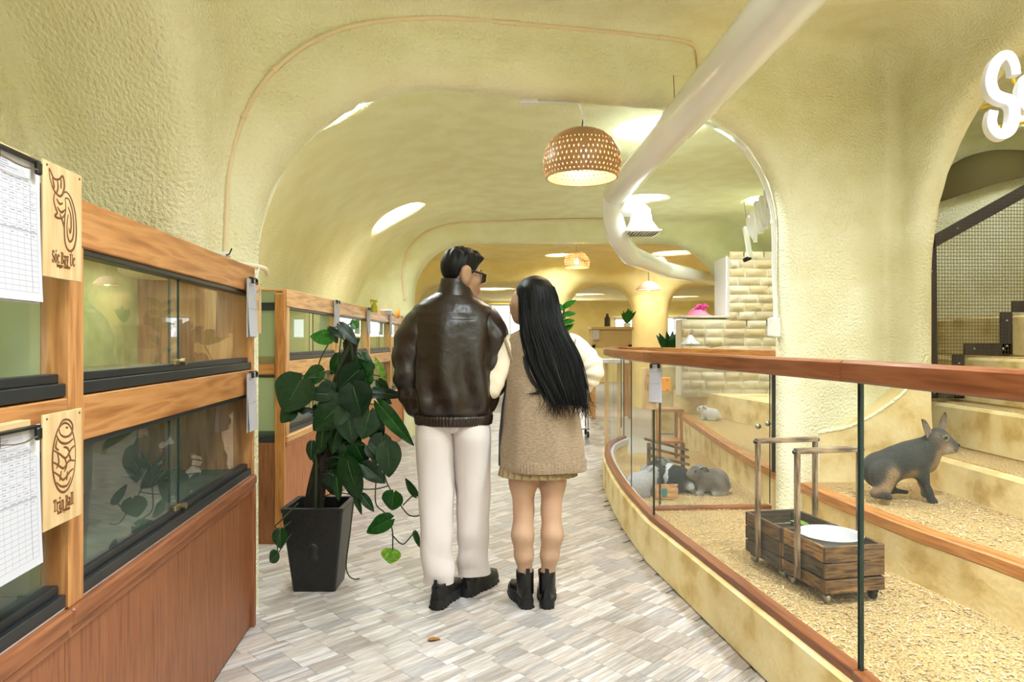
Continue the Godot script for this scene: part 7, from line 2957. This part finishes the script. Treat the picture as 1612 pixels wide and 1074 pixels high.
func build_woman() -> void:
	var x0 := 0.13
	var d0 := 3.38
	var W := func(x: float, y: float, e: float) -> Vector3: return Vector3(x, y, -(d0 + e))
	var o := thing("person", "woman seen from behind with very long black hair, beige knitted vest and ankle boots", "person", Vector3(x0, 0, -d0))
	var sk := Color(0.49, 0.30, 0.19)
	var bd := Body.new()
	bd.k = 95.0
	bd.egg(W.call(0.14, 1.20, 0.0), Vector3(0.125, 0.17, 0.08), Basis.IDENTITY, sk)
	bd.egg(W.call(0.145, 1.0, 0.0), Vector3(0.11, 0.16, 0.075), Basis.IDENTITY, sk)
	bd.egg(W.call(0.135, 0.84, 0.0), Vector3(0.145, 0.12, 0.095), Basis.IDENTITY, sk)
	bd.cap(W.call(0.03, 1.315, 0.0), W.call(0.25, 1.315, 0.0), 0.045, 0.045, sk)
	var arms := [[Vector3(0.00, 1.30, 0.0), Vector3(-0.105, 1.075, -0.01), Vector3(-0.15, 1.20, 0.16)], [Vector3(0.285, 1.30, 0.0), Vector3(0.405, 1.175, -0.02), Vector3(0.31, 1.06, 0.08)]]
	for a in arms:
		bd.cap(W.call(a[0].x, a[0].y, a[0].z), W.call(a[1].x, a[1].y, a[1].z), 0.038, 0.030, sk)
		bd.cap(W.call(a[1].x, a[1].y, a[1].z), W.call(a[2].x, a[2].y, a[2].z), 0.030, 0.021, sk)
	# legs: thigh, back of the knee, calf, ankle
	for l in [[[0.054, 0.80, 0.0, 0.078], [0.053, 0.62, 0.005, 0.0640], [0.058, 0.475, 0.010, 0.0465], [0.052, 0.365, -0.010, 0.0520], [0.059, 0.26, 0.002, 0.0430], [0.066, 0.16, 0.022, 0.030]], [[0.206, 0.80, 0.0, 0.074], [0.202, 0.62, 0.005, 0.0610], [0.194, 0.475, 0.010, 0.0455], [0.199, 0.365, -0.010, 0.0510], [0.187, 0.26, 0.002, 0.0425], [0.178, 0.16, 0.022, 0.030]]]:
		for i in l.size() - 1:
			bd.cap(W.call(l[i][0], l[i][1], l[i][2]), W.call(l[i + 1][0], l[i + 1][1], l[i + 1][2]), l[i][3], l[i + 1][3], sk.lerp(Color(0.57, 0.33, 0.22), 0.5 if i == 1 else 0.0))
		bd.cap(W.call(l[5][0], 0.16, 0.022), W.call(l[5][0], 0.06, 0.03), 0.030, 0.026, sk)
	var g := Geo.new()
	body_mesh(g, bd, 0.0125)
	var hc := W.call(0.096, 1.522, 0.035) as Vector3
	var H := Basis(Vector3.UP, deg_to_rad(58.0)) * Basis(Vector3.RIGHT, deg_to_rad(4.0))
	var hb := Body.new()
	hb.k = 75.0
	head(hb, hc, H, 0.93, W.call(0.130, 1.34, 0.0), sk, false)
	body_mesh(g, hb, 0.0055)
	hand(g, W.call(arms[0][2].x, arms[0][2].y, arms[0][2].z), Vector3(-0.35, 0.1, -0.9), Vector3(-0.3, -1.0, 0.0), 1.0, sk, 0.6)
	hand(g, W.call(arms[1][2].x, arms[1][2].y, arms[1][2].z), Vector3(-0.55, -0.45, -0.6), Vector3(-0.8, 0.5, 0.2), -1.0, sk, 0.3)
	part(o, "body", g, M.skin)
	var q := func(r: float, u: float, f: float) -> Vector3: return hc + H * (Vector3(r, u, -f) * 0.93)
	for s in [-1.0, 1.0]:
		var ey := Geo.new()
		ey.lathe([Vector2(0.0005, 0.008), Vector2(0.006, 0.006), Vector2(0.010, 0.0)], 12, q.call(s * 0.032, -0.002, 0.079), H * Basis(Vector3.RIGHT, -PI / 2))
		part(o, "eye", ey, M.eye)
		var eb := Geo.new()
		eb.tube([q.call(s * 0.016, 0.024, 0.094), q.call(s * 0.034, 0.030, 0.087), q.call(s * 0.052, 0.024, 0.071)], [0.002, 0.003, 0.001], 6)
		part(o, "eyebrow", eb, M.hair)
	var er := Geo.new()
	er.tube([q.call(-0.086, -0.045, -0.004), q.call(-0.087, -0.07, -0.004), q.call(-0.086, -0.09, -0.003)], 0.0018, 6)
	part(o, "earring", er, M.steel)

	# knitted vest: wide, straight, ribbed hem with a side slit
	var vg := Geo.new()
	var prof := [[0.735, 0.154, 0.205, 0.135], [0.80, 0.152, 0.200, 0.132], [0.90, 0.148, 0.190, 0.126], [1.00, 0.143, 0.178, 0.118], [1.10, 0.140, 0.168, 0.110], [1.20, 0.139, 0.163, 0.104], [1.28, 0.138, 0.168, 0.098], [1.325, 0.136, 0.176, 0.086], [1.35, 0.135, 0.150, 0.072], [1.375, 0.134, 0.10, 0.06], [1.40, 0.133, 0.066, 0.054]]
	var rings := []
	for i in 56:
		var f := i / 55.0 * (prof.size() - 1)
		var j := mini(int(f), prof.size() - 2)
		var t := f - j
		var y: float = lerpf(prof[j][0], prof[j + 1][0], t)
		var fn := func(an: float) -> float:
			var v := 0.006 * sin(an * 4.0 + 0.7) * smoothstep(1.2, 0.8, y) + 0.004 * sin(an * 7.0 + y * 6.0) * smoothstep(1.25, 0.9, y)
			v -= 0.006 * exp(-pow((an - PI * 0.5 + 0.05) / 0.035, 2.0)) * smoothstep(1.3, 1.1, y)    # centre back seam
			v += 0.003 * sin(y * 30.0 + an * 5.0) * maxf(0.0, -cos(an)) * smoothstep(1.1, 0.9, y)
			return v
		rings.append(ring_at(W.call(lerpf(prof[j][1], prof[j + 1][1], t), y, 0.0), lerpf(prof[j][2], prof[j + 1][2], t), lerpf(prof[j][3], prof[j + 1][3], t), 72, fn, Basis.IDENTITY, 0.88))
	vg.loft(rings, true, 2)
	var vest := part(o, "vest", vg, M.knit)
	var hem := Geo.new()
	var hr := []
	for s in [[0.742, -0.004], [0.737, 0.002], [0.705, 0.003], [0.686, 0.002], [0.682, -0.003], [0.70, -0.008]]:
		var ring := PackedVector3Array()
		var n := 320
		for k in n:
			var an := TAU * k / n
			# open at the left side: the hem stops at a slit and dips on the right
			var m: float = s[1] + 0.0022 * sin(k * TAU / 4.0) + 0.006 * sin(an * 4.0 + 0.7)
			var co := cos(an)
			var si := sin(an)
			ring.append(W.call(0.154, s[0] + 0.010 * si * 0.0 + 0.012 * maxf(0.0, -co - 0.9) * 3.0 - 0.006 * maxf(0.0, -si), 0.0) + Vector3(signf(co) * pow(absf(co), 0.88) * (0.205 + m), 0, signf(si) * pow(absf(si), 0.88) * (0.135 + m)))
		hr.append(ring)
	hem.loft(hr, true, 0)
	part(vest, "ribbed_hem", hem, M.knit)
	var sm := Geo.new()
	var sp0 := []
	for k in 14:
		var y := lerpf(1.30, 0.70, k / 13.0)
		sp0.append(W.call(lerpf(0.135, 0.165, k / 13.0), y, -lerpf(0.095, 0.137, k / 13.0)))
	sm.tube(sp0, 0.003, 6)
	part(vest, "back_seam", sm, M.knit)
	# the dark grey under layer shows at the left side slit
	var ug := Geo.new()
	var ur := []
	for s in [[0.70, 0.110, 0.178, 0.10], [0.85, 0.106, 0.172, 0.10], [1.0, 0.104, 0.155, 0.09], [1.10, 0.106, 0.138, 0.085], [1.16, 0.11, 0.128, 0.08]]:
		ur.append(ring_at(W.call(s[1], s[0], 0.035), s[2], s[3], 48, fold(0.4, 5.0, 0.003), Basis.IDENTITY, 0.9))
	ug.loft(ur, true, 3)
	part(o, "under_layer", ug, M.grey_knit, "dark grey side of the layered top")
	# pleated skirt
	var kg := Geo.new()
	var kr := []
	for s in [[0.86, 0.150, 0.105], [0.75, 0.172, 0.118], [0.70, 0.184, 0.122], [0.652, 0.194, 0.126]]:
		var f: float = (0.86 - s[0]) / 0.2
		var ring := PackedVector3Array()
		for k in 168:
			var an := TAU * k / 168.0
			var saw := (k % 6) / 6.0
			var m: float = 0.014 * f * (saw - 0.5)
			ring.append(W.call(0.128, s[0] + 0.006 * saw * f, 0.0) + Vector3(cos(an) * (s[1] + m), 0, sin(an) * (s[2] + m)))
		kr.append(ring)
	kg.loft(kr, true, 1)
	part(o, "skirt", kg, M.skirt, "pleated khaki skirt hem")
	# cream sleeves
	var sl := [[[0.020, 1.318, 0.0, 0.046], [-0.012, 1.295, 0.0, 0.057], [-0.045, 1.225, -0.006, 0.058], [-0.080, 1.145, -0.012, 0.055], [-0.104, 1.085, -0.008, 0.051], [-0.124, 1.078, 0.035, 0.049], [-0.142, 1.125, 0.085, 0.044], [-0.150, 1.18, 0.135, 0.037], [-0.151, 1.205, 0.165, 0.030]], [[0.262, 1.320, 0.0, 0.046], [0.295, 1.298, 0.0, 0.060], [0.335, 1.262, -0.004, 0.064], [0.375, 1.215, -0.010, 0.064], [0.392, 1.175, -0.006, 0.060], [0.376, 1.132, 0.02, 0.058], [0.345, 1.092, 0.05, 0.050], [0.318, 1.066, 0.075, 0.036], [0.31, 1.06, 0.082, 0.028]]]
	for si in 2:
		var pts := []
		var rad := []
		for p in sl[si]:
			pts.append(W.call(p[0], p[1], p[2]))
			rad.append(Vector2(p[3], 0))
		var sp := spline(pts, 7)
		var rs := spline(rad, 7)
		var rr := []
		var x := Vector3.BACK
		for i in sp.size():
			var t: Vector3 = (sp[mini(i + 1, sp.size() - 1)] - sp[maxi(i - 1, 0)]).normalized()
			x = (x - t * x.dot(t)).normalized()
			var y := t.cross(x)
			var ring := PackedVector3Array()
			for k in 36:
				var a := TAU * k / 36.0
				var r: float = rs[i].x + (0.0045 if si else 0.002) * sin(i * 1.15 + 1.6 * sin(a + 1.0)) * smoothstep(8.0, 24.0, i) + 0.0018 * sin(3.0 * a + i * 0.2)
				ring.append(sp[i] + (x * cos(a) + y * sin(a)) * r)
			rr.append(ring)
		var sgeo := Geo.new()
		sgeo.loft(rr, true, 3)
		part(o, "sleeve", sgeo, M.sleeve, "cream long sleeve")
	for si in 2:   # ribbed armhole edges of the vest
		var ag := Geo.new()
		var ap := []
		var cx: float = [-0.018, 0.295][si]
		for k in 21:
			var a := TAU * k / 20.0
			ap.append(W.call(cx + (0.020 if si else -0.020) * sin(a) + (0.012 if si == 0 else -0.012) * (1.0 - sin(a)) * 0.6, 1.262 + 0.078 * sin(a), 0.070 * cos(a)))
		ag.tube(ap, 0.008, 8, 0)
		part(vest, "armhole_rib", ag, M.knit)
	# hair: a cap over the skull, then a long fall drawn a little to the right
	var hg := Geo.new()
	var hq := func(p: Vector3) -> float:
		var l: Vector3 = H.inverse() * (p - hc)
		var f := -l.z
		var e := Vector3(l.x / 0.084, (l.y - 0.026) / 0.097, (f + 0.016) / 0.102)
		var k0 := e.length()
		var k1 := Vector3(e.x / 0.084, e.y / 0.097, e.z / 0.102).length()
		var dd := k0 * (k0 - 1.0) / maxf(k1, 1e-5)
		dd += 0.0010 * sin(atan2(l.x, f + 0.02) * 34.0)
		var line := f * 0.86 - (l.y - 0.02) * 0.5 - 0.036
		return maxf(dd, line)
	hg.add_mesh(nets(hq, hc - Vector3(0.14, 0.13, 0.14), hc + Vector3(0.14, 0.15, 0.14), 0.0055, 1.4))
	var fall := [[1.646, 0.118, 0.006, 0.006, 0.02], [1.641, 0.118, 0.032, 0.032, 0.018], [1.622, 0.120, 0.062, 0.064, 0.012], [1.585, 0.124, 0.086, 0.084, 0.004], [1.53, 0.130, 0.096, 0.090, -0.005], [1.47, 0.134, 0.098, 0.086, -0.02], [1.41, 0.142, 0.100, 0.076, -0.05], [1.35, 0.158, 0.108, 0.060, -0.072], [1.29, 0.182, 0.118, 0.050, -0.085], [1.22, 0.205, 0.122, 0.044, -0.095], [1.15, 0.226, 0.114, 0.042, -0.103], [1.09, 0.248, 0.098, 0.038, -0.112], [1.04, 0.262, 0.085, 0.028, -0.122], [1.015, 0.268, 0.074, 0.016, -0.128]]
	var fr := []
	var NF := 56
	for i in NF:
		var f := i / float(NF - 1) * (fall.size() - 1)
		var j := mini(int(f), fall.size() - 2)
		var t := f - j
		var y := lerpf(fall[j][0], fall[j + 1][0], t)
		var fn := func(an: float) -> float:
			var w := smoothstep(1.6, 1.3, y)
			return w * (0.0045 * sin(an * 13.0 + 1.2 * sin(y * 9.0)) + 0.0030 * sin(an * 29.0 + y * 5.0) + 0.0016 * sin(an * 53.0 + 2.0 * sin(y * 7.0)))
		fr.append(ring_at(W.call(lerpf(fall[j][1], fall[j + 1][1], t), y, lerpf(fall[j][4], fall[j + 1][4], t)), lerpf(fall[j][2], fall[j + 1][2], t), lerpf(fall[j][3], fall[j + 1][3], t), 140, fn))
	hg.loft(fr, true, 3)
	var hair := part(o, "hair", hg, M.hair)
	# loose strands over the fall and at its ends
	var st := Geo.new()
	for k in 190:
		var an := rng.randf_range(-0.25, PI + 0.25)
		var pts := []
		var i0 := rng.randi_range(12, 30)
		var drift := rng.randfn() * 0.012
		for i in range(i0, NF, 4):
			var ring: PackedVector3Array = fr[i]
			var p: Vector3 = ring[int(fposmod(an / TAU, 1.0) * 140.0) % 140]
			var ctr := Vector3.ZERO
			for m in range(0, 140, 20):
				ctr += ring[m]
			ctr /= 7.0
			pts.append(p + (p - ctr).normalized() * (0.0015 + 0.002 * rng.randf()) + Vector3(drift * pow(float(i - i0) / NF, 2.0) * 3.0, 0, 0))
		var last: Vector3 = pts[pts.size() - 1]
		var l := rng.randf_range(0.01, 0.075)
		pts.append(last + Vector3(drift * 0.8 + rng.randfn() * 0.003, -l * 0.6, 0.004))
		pts.append(last + Vector3(drift * 1.4 + rng.randfn() * 0.006, -l, 0.004))
		var sp := spline(pts, 2)
		var rad := []
		for i in sp.size():
			rad.append(0.0021 * (1.0 - 0.85 * pow(i / float(sp.size() - 1), 3.0)) + 0.0002)
		st.tube(sp, rad, 5)
	# a loose lock swinging out on the left
	for k in 12:
		var dx := k * 0.0015
		st.tube(spline([W.call(0.048 + dx, 1.36, -0.05), W.call(0.052 + dx, 1.26, -0.085), W.call(0.064 + dx, 1.19, -0.105), W.call(0.092 + dx, 1.125, -0.112), W.call(0.125 + dx * 2.0, 1.085, -0.118), W.call(0.10 + dx * 3.0 - 0.02 * (k % 3), 1.065, -0.122)], 4), 0.0019, 5)
	stuff(part(hair, "strands", st, M.hair))
	# boots
	shoe(o, "boot", Vector3(0.082, 0, -3.345), Vector3(-0.075, 0, -0.27), 0.262, M.boot_black, 1.3, 0.178)
	shoe(o, "boot", Vector3(0.172, 0, -3.345), Vector3(0.01, 0, -0.27), 0.262, M.boot_black, 1.3, 0.178)
